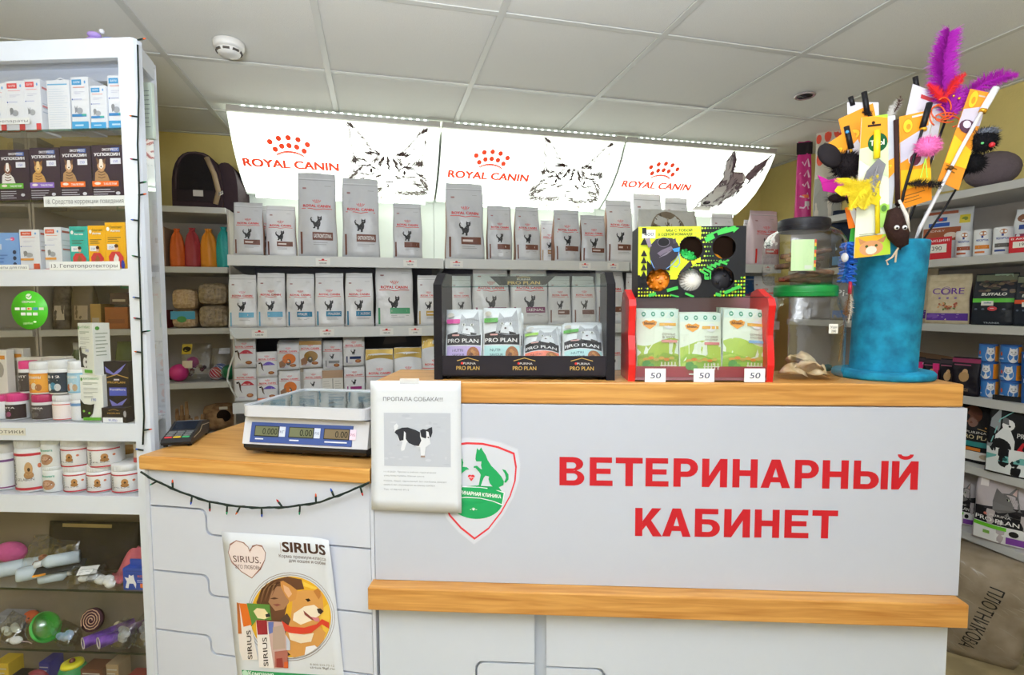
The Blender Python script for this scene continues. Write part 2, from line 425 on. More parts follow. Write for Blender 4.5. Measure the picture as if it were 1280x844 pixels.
def price_tag(par, x, z, y, n=0, blue=False):
    a = Art(); a.rect(-.034, -.018, .034, .018, 'f1efea'); a.rect(-.02, .006, .02, .0085, RED); a.ell(0, .012, .007, .004, RED, 8)
    a.text(['1250-00', '960-00', '1580-00', '2140'][n % 4], 0, -.010, .008, '4a5aa8' if blue else '333333')
    o = a.build('price_tag', par, flat()); o.location = (x, y, z); return o
bays = []
for i in range(3):
    x0, x1 = BAYX[i], BAYX[i+1]; w = x1-x0; xc = (x0+x1)/2
    b = empty('shelf_unit', (xc, 3.1, 0), 0, bayl[i], 'shelf unit', 'white shelving bays under the lit signs'); bays.append(b)
    h = w/2
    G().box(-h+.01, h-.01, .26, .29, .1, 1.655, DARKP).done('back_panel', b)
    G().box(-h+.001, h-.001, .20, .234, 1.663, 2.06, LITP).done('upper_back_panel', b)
    for z in SH+[.58, .2]:
        g = G().box(-h+.004, h-.004, -.295, .26, z-.022, z-.004, SHELFW, .002); o = g.done('shelf', b)
        G().box(-h+.004, h-.004, -.302, -.296, z-.052, z, SHELFW, .001).done('shelf_lip', o)
    for s in (-1, 1):
        G().box(min(s*h, s*(h-.008)), max(s*h, s*(h-.008)), .235, .29, .05, 2.04, SHELFW).done('upright', b)
        for z in SH: G().prism([(-.29, z-.022), (.24, z-.022), (.24, z-.11), (.1, z-.09), (-.22, z-.05), (-.29, z-.04)], s*(h-.006)-.002, s*(h-.006)+.002, SHELFW, 'x').done('bracket', b)
    # the sign
    sg = empty('illuminated_sign', (xc, 0, 0), 0, signl[i], 'sign', 'lit curved signs over the shelves')
    g = G(); n = len(prof)
    fr = [(y, z) for y, z in prof]; vs = []; hh = h-.006
    for x in (-hh, hh): vs += [(x, y, z) for y, z in fr]
    g.add(vs, [(k, k+1, n+k+1, n+k) for k in range(n-1)], SIGN, True); g.done('light_panel', sg, fix=False)
    g = G()
    for s in (-1, 1): g.prism(fr+[(3.26, 2.042), (3.26, 2.36)], s*hh, s*(hh-.004), LITP, 'x')
    g.box(-hh, hh, 3.255, 3.262, 2.04, 2.36, LITP); g.box(-hh, hh, 3.235, 3.262, 2.034, 2.0415, LITP); g.done('light_box', sg)
    G().box(-hh, hh, 2.855, 2.9, 2.3515, 2.381, ALU, .003).done('top_rail', sg)
    g = G().box(-hh+.06, hh-.06, 2.844, 2.8545, 2.3715, 2.380, mat('e8f0ea', .15), .002)
    g.done('led_channel', sg); g = G()
    for k in range(24): x = -hh+.08+k*(2*hh-.16)/23.0; g.box(x-.007, x+.007, 2.8415, 2.8438, 2.3725, 2.379, emis('f4fff4', 3.5, 'led_rope'))
    g.done('led_strip', sg)
    # print: crown, name, tagline
    a = Art(); cx = (-.248, -.236, -.222)[i]*w/1.04; cyb = .292; k = 1
    dots = [(-.089, .062), (-.046, .081), (0, .087), (.046, .081), (.089, .060), (-.068, .028), (-.035, .045), (0, .050), (.036, .045), (.070, .028)]
    for dx, dy in dots: a.ell(cx+dx, cyb+dy*1.1-.012, .0135, .0145, LOGO, 14)
    for rr, ww in ((.1, .007), (.088, .004)): a.ring(cx, cyb-.045, .085*rr/.1, .06*rr/.1, ww, LOGO, 18, math.radians(35), math.radians(145))
    a.build('crown_print', sg, signmap); a = Art(); a.L = 3
    a.text('ROYAL CANIN', cx, cyb-.088, .048, LOGO, 'c', .47, .038)
    a.text('СОВЕРШЕНСТВО В МЕЛОЧАХ', cx, cyb-.140, .011, mat('d8b9a8', .5, noise=0), 'c', .42)
    a.build('brand_print', sg, signmap)
    # the animal, drawn in strokes
    a = Art(); q = random.Random(5+i); X0 = (.245 if i < 2 else .30)*w/1.04; Y0 = .228
    INK = ['4a3a3a', '685a56', '857872', 'a59a94'] if i < 2 else ['55424a', '75626a', '95868c', 'b5abb0']
    def hair(x, y, an, ln, wd, dk): a.line([(x, y), (x+ln*.5*math.cos(an)+q.uniform(-.003, .003), y+ln*.5*math.sin(an)), (x+ln*math.cos(an+.15), y+ln*math.sin(an+.15))], wd*1.5, INK[min(3, dk+q.randint(0, 1))], True); a.L -= .8
    VX, VY = (1.12, 1.32) if i < 2 else (1, 1)
    def run(pts, n, an, ln, wd, dk, jit=.006):
        n = int(n*(1.0 if dk == 0 else 1.8)); wd *= .8 if dk == 0 else 1
        for _ in range(n):
            t = q.random()*(len(pts)-1); j = int(t); f = t-j; p0, p1 = pts[j], pts[j+1]
            x = p0[0]+(p1[0]-p0[0])*f+q.uniform(-jit, jit); y = p0[1]+(p1[1]-p0[1])*f+q.uniform(-jit, jit)
            hair(X0+x*VX, Y0+y*VY, (an if an is not None else math.atan2(p1[1]-p0[1], p1[0]-p0[0]))+q.uniform(-.35, .35), ln*q.uniform(.6, 1.3), wd, dk)
    if i < 2:
        for s in (-1, 1):
            m = lambda P: [(s*x, y) for x, y in P]; A_ = lambda an: an if s > 0 else math.pi-an
            run(m([(.06, .075), (.105, .125), (.145, .165), (.168, .178)]), 26, None, .03, .0022, 2, .003)
            run(m([(.168, .178), (.172, .13), (.16, .07), (.15, .03)]), 18, None, .03, .0018, 2, .004)
            run(m([(.150, .165), (.172, .172)]), 16, A_(1.0), .028, .004, 0, .004)
            run(m([(.09, .085), (.12, .11)]), 12, A_(.9), .03, .0014, 3, .015)
            run(m([(.035, .068), (.062, .072), (.085, .066)]), 26, A_(.5), .026, .006, 0, .005)
            run(m([(.018, .065), (.03, .045), (.04, .02)]), 18, A_(-1.2), .03, .007, 0, .003)
            run(m([(.045, .062), (.062, .04)]), 8, A_(-1.1), .03, .004, 1)
            run(m([(.04, -.005), (.075, .02), (.115, .016), (.14, -.005)]), 26, None, .03, .0055, 0, .002)
            run(m([(.03, -.02), (.05, -.035)]), 10, A_(-.5), .018, .005, 1, .004)
            run(m([(.06, -.02), (.09, -.028), (.125, -.022)]), 16, None, .022, .0024, 1, .003)
            run(m([(.09, .035), (.13, .04), (.15, .03)]), 20, A_(.5), .03, .003, 1, .008)
            run(m([(.14, .045), (.155, .02), (.15, .035)]), 14, A_(1.2), .028, .005, 0, .006)
            run(m([(.145, 0), (.175, -.05), (.18, -.09)]), 28, A_(-.9), .035, .004, 1, .01)
            run(m([(.10, -.045), (.15, -.075)]), 16, A_(-.35), .06, .0028, 1, .012)
            run(m([(.02, -.105), (.07, -.115), (.13, -.11), (.17, -.105)]), 40, A_(-.5), .035, .005, 1, .014)
            run(m([(.05, -.06), (.07, -.07)]), 10, A_(-.2), .006, .003, 1, .01)
            run(m([(.02, -.15), (.12, -.155)]), 16, A_(-.9), .03, .003, 2, .01)
            a.ring(X0+s*.092, Y0-.006, .027, .020, .003, INK[1], 14); a.ell(X0+s*.088, Y0-.005, .007, .015, INK[0], 8)
        run([(0, .07), (0, .045), (0, .018)], 18, -1.57, .02, .008, 0, .004)
        run([(-.018, -.055), (.018, -.055)], 10, 0, .016, .003, 1, .003)
        run([(0, -.06), (0, -.085)], 6, -1.57, .02, .003, 1, .002)
    else:
        def P(x, y): return (X0+x*1.42-.02*y-.01, Y0+y*1.35+.012)
        def clip(poly, y, above):                  # keep the part of an outline above or below a height
            out = []
            for (ax, ay), (bx, by) in zip(poly, poly[1:]+poly[:1]):
                ia, ib = (ay >= y) == above, (by >= y) == above
                if ia: out.append((ax, ay))
                if ia != ib: out.append((ax+(bx-ax)*(y-ay)/(by-ay), y))
            return out
        def fill(pts, h):
            pts = [P(*p) for p in pts]; cuts = sorted([-1]+[SIGH-q for q in plen]+[1])
            for lo, hi in zip(cuts, cuts[1:]):
                b = clip(pts, lo, True); b = clip(b, hi, False) if len(b) > 2 else []
                if len(b) > 2: a.poly(b, h); a.L -= 1
            a.L += 1
        fill([(-.055, .055), (-.072, .13), (-.05, .185), (-.025, .14), (-.02, .075)], 'e9e3e2')
        fill([(-.03, .09), (-.05, .183), (-.024, .14), (-.018, .08)], '8f7b84')
        fill([(.05, .06), (.075, .115), (.135, .165), (.125, .12), (.085, .045)], '8f7a83')
        fill([(-.055, .06), (-.02, .085), (.03, .085), (.06, .06), (.06, .0), (.03, -.06), (-.01, -.13), (-.08, -.135), (-.1, -.08), (-.07, -.01)], 'e8e2e0')
        fill([(-.02, .082), (.03, .085), (.05, .045), (.02, .02), (0, -.03), (-.02, .02)], 'b5a5a9')
        fill([(-.062, .03), (-.03, .045), (-.02, .015), (-.05, .0)], '84737b'); fill([(.02, .035), (.055, .03), (.05, -.01), (.03, .0)], '7a6870')
        fill([(-.1, -.13), (-.02, -.13), (-.01, -.16), (-.11, -.16)], 'a59a95')
        for ex in (-.042, .033): a.ell(*P(ex, .018), .011, .008, 'f4f0ee', 10); a.ell(*P(ex, .018), .006, .007, '1d1216', 8)
        a.ell(*P(-.062, -.098), .026, .019, '2a1a22', 14); a.ell(*P(-.06, -.09), .013, .008, '8d7d86', 10)
        for pts, n, an, ln, wd in [([(-.055, .05), (-.072, .13), (-.05, .185)], 30, None, .025, .003), ([(-.05, .185), (-.02, .08)], 30, -1.1, .035, .004), ([(-.045, .09), (-.05, .15)], 20, 1.5, .03, .0025),
                ([(.05, .06), (.075, .115), (.135, .165)], 30, None, .03, .003), ([(.135, .165), (.12, .1), (.085, .045)], 30, None, .03, .004), ([(.08, .08), (.12, .14)], 26, .9, .03, .003),
                ([(-.055, .05), (-.07, -.01), (-.1, -.08), (-.1, -.13)], 50, -1.7, .03, .004), ([(.06, .05), (.062, 0), (.03, -.06), (-.005, -.13)], 50, -2.1, .035, .005),
                ([(-.02, .07), (0, -.03), (-.03, -.08)], 36, -1.8, .03, .0035), ([(.01, .07), (.03, -.03), (.0, -.09)], 36, -2, .03, .003), ([(-.09, -.115), (-.03, -.115)], 26, -.2, .03, .004), ([(-.04, .08), (.05, .075)], 20, .9, .02, .004)]:
            run([(P(*p)[0]-X0, P(*p)[1]-Y0) for p in pts], n, an, ln, wd, 0, .007)
    a.build('animal_print', sg, signmap)
for b, xs_, z in [(0, (.42, .83), SH[0]), (0, (.13, .43, .71, .85), SH[1]), (0, (.12, .27), SH[2]), (1, (.06, .74, .9), SH[0]), (1, (.35, .82), SH[1]), (2, (.9,), SH[0])]:
    w = BAYX[b+1]-BAYX[b]
    for k, f in enumerate(xs_): price_tag(bays[b], -w/2+f*w, z-.028, -.3035, k, b == 1)
# LED tube under the signs lights the upper back panel
for i in range(3):
    x0, x1 = BAYX[i], BAYX[i+1]
    o = G().tube([(-(x1-x0)/2+.06, 0, 0), ((x1-x0)/2-.06, 0, 0)], .009, emis('f4fff2', 5, 'led_tube')).done('led_tube', None, ((x0+x1)/2, 3.20, 2.018))
    tag(o, ['slim light tube under the sign beside the carrier', 'slim light tube under the middle sign', 'slim light tube under the dog head sign'][i], 'lamp', 'light tubes under the signs')

# ================================================================== grey wall shelving left and right
SGREY = mat('c3c2be', .5, noise=.04); SBACK = mat('bcb3aa', .7, noise=.05)
def wallunit(label, x0, x1, yf, yb, zs, rz=0, loc=(0, 0, 0), lip=.03, top=2.0, backs=(0, None)):
    u = empty('wall_shelf', loc, rz, label, 'shelf unit')
    G().box(x0, x1, yb-.012, yb, .05, top, SBACK).done('back_panel', u)
    for x in (x0, x1): G().box(x-.009 if x == x1 else x, x if x == x1 else x+.009, yf+.02, yb-.012, .0, top, SBACK).done('side_panel', u)
    for z in zs: G().box(x0+.01, x1-.01, yf, yb-.013, z-lip, z, SGREY, .002).done('shelf', u)
    return u
LZ = [1.911, 1.614, 1.306, 1.031, .74, .42, .1]
LUY = 2.98
wallunit('grey wall shelving holding the pet carrier and coloured bags', -1.56, -.72, LUY, 3.385, LZ, top=1.905)
wallunit('grey wall shelving seen through the glass cabinet doors', -2.28, -1.565, LUY, 3.385, LZ, top=1.905)
RZ_ = [1.897, 1.615, 1.330, 1.030, .740, .455]
RX = 2.40
# local x runs towards the viewer, local -y faces into the room
wallunit('grey shelving on the yellow wall behind the teal scratching post', -2.72, -.5, 0, .345, RZ_, -math.pi/2, (RX, 0, 0), .034, 1.89)

# ================================================================== counter
ctr = empty('counter', CA, ANG, 'white reception counter with pine ledges and red lettering', 'counter')
L = 1.34
G().box(0, L, -.004, .225, HI-.052, HI, PINE, .004).done('ledge', ctr)
G().box(-.004, L+.006, -.008, .010, .755, HI-.0535, WHITE, .001).done('front_panel', ctr)
G().box(.01, L-.01, .0105, .20, 0.02, HI-.0535, mat('b9bfc8', .4, noise=.02)).done('carcass', ctr)
G().box(-.012, L+.002, -.045, -.0005, .700, .7545, PINE, .003).done('lower_ledge', ctr)
# writing
def cpt(u, v): p = atC(u, v, -.008)-CA; return p.dot(CD), p.z
def bow(x0, y0, y1, x1, n=9):                      # half round end of a letter's bowl, from top to bottom
    r = (y1-y0)/2; return [(x0+(x1-x0)*math.sin(math.pi*i/n), y1-r+r*math.cos(math.pi*i/n)) for i in range(n+1)]
def glyph(c):
    Rr = lambda x0, y0, x1, y1: ([(x0, y0), (x1, y0), (x1, y1), (x0, y1)], [])
    V_, Hh = .285, .19
    if c == 'В': return [([(0, 0), (0, 1)]+bow(.56, .52, 1, .97)+bow(.60, 0, .535, 1.02)+[], [[(.29, .60), (.29, .81)]+bow(.54, .60, .81, .68), [(.29, .18), (.29, .425)]+bow(.56, .18, .425, .73)])]
    if c == 'Е': return [([(0, 0), (0, 1), (.97, 1), (.97, .81), (.30, .81), (.30, .605), (.91, .605), (.91, .42), (.30, .42), (.30, .19), (1, .19), (1, 0)], [])]
    if c == 'Т': return [([(.36, 0), (.36, .80), (0, .80), (0, 1), (1, 1), (1, .80), (.64, .80), (.64, 0)], [])]
    if c == 'Р': return [([(0, 0), (0, 1)]+bow(.56, .35, 1, 1.0)+[(.30, .35), (.30, 0)], [[(.30, .54), (.30, .81)]+bow(.53, .54, .81, .69)])]
    if c in 'ИЙ': return [([(0, 0), (0, 1), (V_, 1), (V_, .40), (1-V_, 1), (1, 1), (1, 0), (1-V_, 0), (1-V_, .60), (V_, 0)], [])]
    if c == 'Н': return [([(0, 0), (0, 1), (V_, 1), (V_, .61), (1-V_, .61), (1-V_, 1), (1, 1), (1, 0), (1-V_, 0), (1-V_, .41), (V_, .41), (V_, 0)], [])]
    if c == 'А': return [([(0, 0), (.355, 1), (.645, 1), (1, 0), (.72, 0), (.655, .20), (.345, .20), (.28, 0)], [[(.405, .38), (.595, .38), (.5, .70)]])]
    if c == 'Ы': return [([(0, 0), (0, 1), (.205, 1), (.205, .63)]+bow(.42, 0, .63, .74), [[(.205, .18), (.205, .45)]+bow(.39, .18, .45, .50)]), Rr(.79, 0, 1, 1)]
    if c == 'К': return [Rr(0, 0, .27, 1), ([(.2705, .53), (.62, 1), (.97, 1), (.59, .57), (1, 0), (.66, 0), (.41, .38), (.2705, .21)], [])]
    if c == 'Б': return [([(0, 0), (0, 1), (.92, 1), (.92, .81), (.29, .81), (.29, .63)]+bow(.57, 0, .63, 1.0), [[(.29, .18), (.29, .45)]+bow(.52, .18, .45, .70)])]
for word, xs_ in (('ВЕТЕРИНАРНЫЙ', [(97, 172), (190, 260), (270, 352), (362, 432), (448, 522), (536, 612), (630, 705), (717, 806), (822, 893), (907, 984), (1003, 1106), (1120, 1198)]), ('КАБИНЕТ', [(330, 412), (413, 500), (514, 590), (604, 682), (698, 772), (790, 862), (875, 951)])):
    a = Art(); top_, bot_ = (76.5, 164) if word[0] == 'В' else (233.5, 320)
    for c, (p0, p1) in zip(word, xs_):
        sl_ = .0125*(p0-(97 if word[0] == 'В' else 330)); u0, u1 = 660+p0/2.4615, 660+p1/2.4615
        x0, zt_ = cpt(u0, 540+(top_+sl_)/2.4615); x1, zb_ = cpt(u1, 540+(bot_+sl_)/2.4615); zb_ = cpt(u0, 540+(bot_+sl_)/2.4615)[1]; w_, h_ = x1-x0, zt_-zb_
        for o_, hs in glyph(c): a.polyh([(x0+x*w_, zb_+y*h_) for x, y in o_], [[(x0+x*w_, zb_+y*h_) for x, y in l] for l in hs], 'c31122'); a.L -= 1
        if c == 'Й': a.ring(x0+w_*.5, zt_+h_*.235, w_*.30, h_*.19, h_*.125, 'c31122', 14, math.pi, 2*math.pi)
    a.build('lettering', ctr, flat(-.008))
# emblem sticker
a = Art(); SG = '12a05a'; SR = 'dd2c38'
sx, sz = cpt(601, 608); px = cpt(602, 608)[0]-sx
def E(x, y): return (sx+(x-335)/5.625*px*1.0, sz-(y-385)/5.625*px)      # drawn on the 5.6x enlarged sticker
def shield(k, n=14):
    cx, cy = 330, 400; P = []
    base = [(60, 140), (150, 85), (240, 72), (350, 75), (460, 98), (572, 142), (588, 240), (580, 340), (545, 450), (480, 570), (390, 690), (288, 768), (190, 690), (110, 600), (70, 500), (48, 340), (44, 240)]
    return [(cx+(x-cx)*k, cy+(y-cy)*k) for x, y in base]
a.poly([E(*p) for p in shield(1.08)], 'cfd2db'); a.poly([E(*p) for p in shield(1.0)], SR); a.poly([E(*p) for p in shield(.955)], 'cdd0d9')
ex, ey = E(300, 470); a.ell(ex, ey, 195/5.625*px, 148/5.625*px, SG, 36)
a.poly([E(*p) for p in [(96, 300), (508, 300), (508, 395), (460, 385), (300, 378), (110, 400), (96, 420)]], 'cdd0d9')
a.poly([E(*p) for p in [(105, 405), (210, 385), (330, 388), (430, 400), (503, 425), (487, 517), (420, 490), (330, 470), (230, 466), (120, 480)]], 'edeff2')
a.poly([E(*p) for p in [(112, 410), (210, 391), (330, 393), (430, 405), (497, 428), (483, 508), (420, 484), (330, 465), (230, 460), (124, 474)]], SG)
bx, by = E(340, 446); a.text('ВЕТЕРИНАРНАЯ КЛИНИКА', E(300, 446)[0], by-.0015, 26/5.625*px, 'f4f4f4', 'c', 355/5.625*px, .02, rot=-.09)
dog = [(312, 112), (326, 128), (340, 106), (352, 130), (372, 160), (385, 195), (410, 235), (450, 275), (480, 310), (498, 345), (495, 372), (460, 388), (466, 408), (420, 408), (382, 398), (384, 388), (420, 384), (400, 362), (390, 330), (395, 312), (370, 306), (358, 320), (346, 350), (334, 386), (304, 388), (305, 378), (322, 374), (330, 330), (336, 300), (325, 280), (300, 252), (286, 252), (288, 240), (310, 236), (335, 258), (345, 262), (338, 235), (342, 205), (306, 206), (300, 190), (302, 165)]
a.poly([E(*p) for p in dog], SG)
a.poly([E(*p) for p in [(485, 258), (510, 265), (530, 295), (530, 330), (512, 355), (500, 350), (512, 320), (505, 290)]], SG)
a.poly([E(*p) for p in [(60, 395), (70, 330), (100, 280), (130, 230), (150, 190), (165, 210), (190, 205), (205, 185), (215, 215), (210, 245), (240, 248), (256, 262), (235, 266), (205, 290), (190, 320), (205, 390)]], SG)
hx, hy = E(270, 320)
for s in (-1, 1): a.ell(hx+s*.0035, hy+.0025, .0046, .0042, SR, 12)
a.poly([(hx-.0078, hy+.001), (hx, hy-.009), (hx+.0078, hy+.001), (hx, hy+.004)], SR)
a.line([(hx-.007, hy), (hx-.003, hy), (hx-.002, hy+.003), (hx, hy-.003), (hx+.001, hy+.002), (hx+.002, hy), (hx+.007, hy)], .0011, 'f6f6f6')
pw = E(284, 548); a.ell(*pw, .0026, .0022, 'f4f4f4', 10)
for dx, dy in ((-.003, .002), (-.001, .0036), (.0012, .0036), (.0032, .002)): a.ell(pw[0]+dx, pw[1]+dy, .0009, .0012, 'f4f4f4', 8)
for s in (-1, 1): a.rect(pw[0]+s*.005, pw[1]-.0004, pw[0]+s*.0085, pw[1]+.0006, 'f4f4f4')
st = G().prism([E(*p) for p in shield(1.1)], -.0088, -.0081, mat('cdd0d9', .25, noise=0)).done('clinic_sticker', None, CA, ANG)
tag(st, 'shield sticker of a green clinic emblem on white counter front', 'sticker')
a.build('emblem_print', st, flat(-.0088))
# lower drawers of the high counter
def dr(pts): return [(cpt(*p)[0], cpt(*p)[1]) for p in pts]
zb = .25; x6 = cpt(474, 800)[0]; xa = cpt(668, 780)[0]; xb = cpt(683, 780)[0]; xr = L-.012
DRM = mat('c9cfd9', .38, noise=.015)
nx = cpt(594, 840)[0]; nz = cpt(600, 829)[1]
def arc(cx, cz, r, a0, a1, n=5): return [(cx+r*math.cos(math.radians(a0+(a1-a0)*i/n)), cz+r*math.sin(math.radians(a0+(a1-a0)*i/n))) for i in range(n+1)]
g1 = [(x6, .698), (xa, .698), (xa, nz+.004)]+arc(nx+.018, nz-.014, .018, 90, 180)+[(nx, zb+.02), (x6, zb+.02)]
G().prism(g1, -.006, .0100, DRM).done('drawer_front', ctr)
G().prism([(xa, nz-.001)]+arc(nx+.023, nz-.019, .018, 90, 180)+[(nx+.005, zb+.02), (xa, zb+.02)], -.006, .0100, DRM).done('drawer_front', ctr)
nx2 = cpt(757, 842)[0]; nz2 = cpt(720, 836)[1]
G().prism([(xr, .698), (xb, .698), (xb, nz2+.002)]+arc(nx2-.018, nz2-.016, .018, 90, 0)+[(nx2, zb+.02), (xr, zb+.02)], -.006, .0100, DRM).done('drawer_front', ctr)
G().prism([(xb, nz2-.003)]+arc(nx2-.023, nz2-.021, .018, 90, 0)+[(nx2-.005, zb+.02), (xb, zb+.02)], -.006, .0100, DRM).done('drawer_front', ctr)
G().box(.0, L-.02, -.004, .010, .0, zb, DRM).done('plinth', ctr)

# low counter, turned a little more
FL, FR = Vector((-.608, 1.560, 0)), Vector((-.024, 1.289, 0))
ANL = math.atan2(FR.y-FL.y, FR.x-FL.x); LD = Vector((math.cos(ANL), math.sin(ANL), 0)); LN = Vector((-LD.y, LD.x, 0))
low = empty('low_counter', FL, ANL, 'low white counter of stepped drawers with pine worktop beside the glass cabinet', 'counter')
def lpt(u, v, d=.0): p = onplane(u, v, FL+LN*d, LN)-FL; return p.dot(LD), p.z
def lw(p): q = Vector((p[0], p[1], 0))-FL; return (q.dot(LD), q.dot(LN))
LW = (FR-FL).length
top = [(0, 0), (LW, 0), (LW-.012, .10), (LW-.036, .27), (LW+.02, .29), (LW+.02, .50), (0, .50)]
o = G().prism(top, LO-.036, LO, PINEL, 'z').done('worktop', low)
bm_ = bmesh.new(); bm_.from_mesh(o.data); bmesh.ops.bevel(bm_, geom=[e for e in bm_.edges if abs(e.verts[0].co.z-e.verts[1].co.z) < .001 and max(e.verts[0].co.y, e.verts[1].co.y) < .01], offset=.003, segments=2, affect='EDGES'); bm_.to_mesh(o.data); bm_.free()
BX = lpt(192, 640, .022)[0]
body = [(BX, .03), (LW-.012, .03), (LW-.045, .27), (LW-.045, .48), (BX, .48)]
G().prism(body, .0, LO-.0365, mat('b4b9c2', .4, noise=.02), 'z').done('carcass', low)
x1_ = lpt(464, 700, .016)[0]
def seam(zl, zr, up):
    """stepped seam from left to right; up/down offset gives the groove"""
    xs1, xs2 = lpt(250, 660, .016)[0], lpt(268, 668, .016)[0]; xm = (xs1+xs2)/2; r = .018
    zl += up; zr += up; k = up*1.0
    return [(BX, zl), (xm-r+k, zl)]+arc(xm-r+k, zl-r, r, 90, 0, 5)+arc(xm+r+k, zr+r, r, 180, 270, 5)+[(x1_, zr)]
def lz(v, u=220): return lpt(u, v, .016)[1]
seams = [(lz(634), lz(684, 440)), (lz(715), lz(764, 440)), (lz(789), lz(840, 440)), (lz(789)-.17, lz(840, 440)-.17)]
DRL = mat('ccd0dc', .36, noise=.015); gp = .0026
ed = [[(BX, LO-.038), (x1_, LO-.038)]]+[None]
for k in range(5):
    hi_ = [(BX, LO-.038), (x1_, LO-.038)] if k == 0 else seam(*seams[k-1], -gp)
    lo_ = seam(*seams[k], gp) if k < 4 else [(BX, .06), (x1_, .06)]
    G().prism(hi_+lo_[::-1], .014, .0298, DRL).done('drawer_front', low)
G().box(BX-.012, BX-.001, .012, .35, .0, LO-.037, DRL).done('side_panel', low)
G().box(x1_+.002, x1_+.011, .012, .03, .0, LO-.037, DRL).done('end_strip', low)

# ================================================================== glass cabinet
KA = EYE+ray(178, 300)*(1.69/ray(178, 300).y); KA.z = 0
KD = Vector((.9534, -.3016, 0)); KN = Vector((.3016, .9534, 0))
def atK(u, v, d=0.0): return onplane(u, v, KA+KN*d, KN)
KANG = math.atan2(KD.y, KD.x)
cab = empty('glass_cabinet', KA, KANG, 'white framed glass display cabinet full of pet medicines', 'cabinet')
KL = -.74; KDEP = .175; BK = Vector((-.010, .18, 0)); bkx, bky = BK.dot(KD), BK.dot(KN)   # right back corner
zt = atK(172, 46).z
def kz(v, u=150): return atK(u, v).z
def plan(x0, x1, y0, y1):                     # board in the skewed plan of the cabinet
    sk = lambda x, y: (x+bkx*y/bky, y)
    return [sk(x0, y0), sk(x1, y0), sk(x1, y1), sk(x0, y1)]
def kboard(name, x0, x1, y0, y1, z0, z1, m, bv=.0): return G().prism(plan(x0, x1, y0, y1), z0, z1, m, 'z').done(name, cab)
rz = [(zt-.052, zt), (kz(357), kz(336)), (kz(552), kz(530)), (kz(643), kz(621))]
for k, (z0, z1) in enumerate(rz):
    kboard('front_rail', KL, -.046, 0, .02, z0, z1, FRAME)
    if k in (0, 3): kboard('side_rail', -.02, 0, .03, bky-.02, z0, z1, FRAME)
    if k: kboard('shelf_board', KL, -.021, .0205, bky-.02, z1-.016, z1-.002, FRAME)
def post(x, y, r=.022):
    g = G(); pts = []
    for cx, cy, a0 in ((x-r+.008, y+r*2-.008, 0), (x-2*r+.008, y+r*2-.008, 90), (x-2*r+.008, y+.008, 180), (x-r+.008, y+.008, 270)):
        pts += [(cx+(r-.010)*math.cos(math.radians(a0+30*i)), cy+(r-.010)*math.sin(math.radians(a0+30*i))) for i in range(4)]
    return pts
g = G().prism([(-.046, 0), (-.012, 0), (-.004, .003), (0, .012), (0, .03), (-.046, .03)], 0, zt, FRAME, 'z'); g.done('front_post', cab)
G().prism([(bkx-.026, bky-.02), (bkx, bky-.02), (bkx, bky), (bkx-.026, bky)], 0, zt, FRAME, 'z').done('back_post', cab)
G().prism([(KL, 0), (KL+.04, 0), (KL+.04, .03), (KL, .03)], 0, zt, FRAME, 'z').done('front_post', cab)
kboard('top_board', KL, -.001, .021, bky, zt-.012, zt-.001, FRAME); kboard('back_rail', KL, -.03, bky-.02, bky, zt-.05, zt, FRAME)
kboard('base_board', KL, -.001, .0, bky, .0, .10, FRAME)
kboard('lower_back_panel', KL, -.027, bky-.014, bky-.008, .101, kz(644), mat('857a6a', .7, noise=.1))
GL1, GL2 = kz(159, 100), kz(248, 100); GL3, GL4 = kz(740, 100), kz(817, 100)
for z in (GL1, GL2, GL3, GL4):
    o = kboard('glass_shelf', KL+.01, -.021, .012, bky-.004, z-.006, z, GLASS)
    G().prism(plan(KL+.01, -.047, .010, .0118), z-.006, z, EDGE, 'z').done('shelf_edge', o)
for z0, z1 in zip([rz[1][1], rz[2][1], rz[3][1], .1], [rz[0][0], rz[1][0], rz[2][0], rz[3][0]]):
    if z1 < rz[3][1] or z1 == rz[0][0]: kboard('side_pane', -.012, -.008, .031, bky-.021, (rz[3][1] if z1 == rz[0][0] else z0)+.001, z1-.001, GLASS)
    kboard('front_pane', KL+.04, -.047, .004, .008, z0+.001, z1-.001, GLASS)
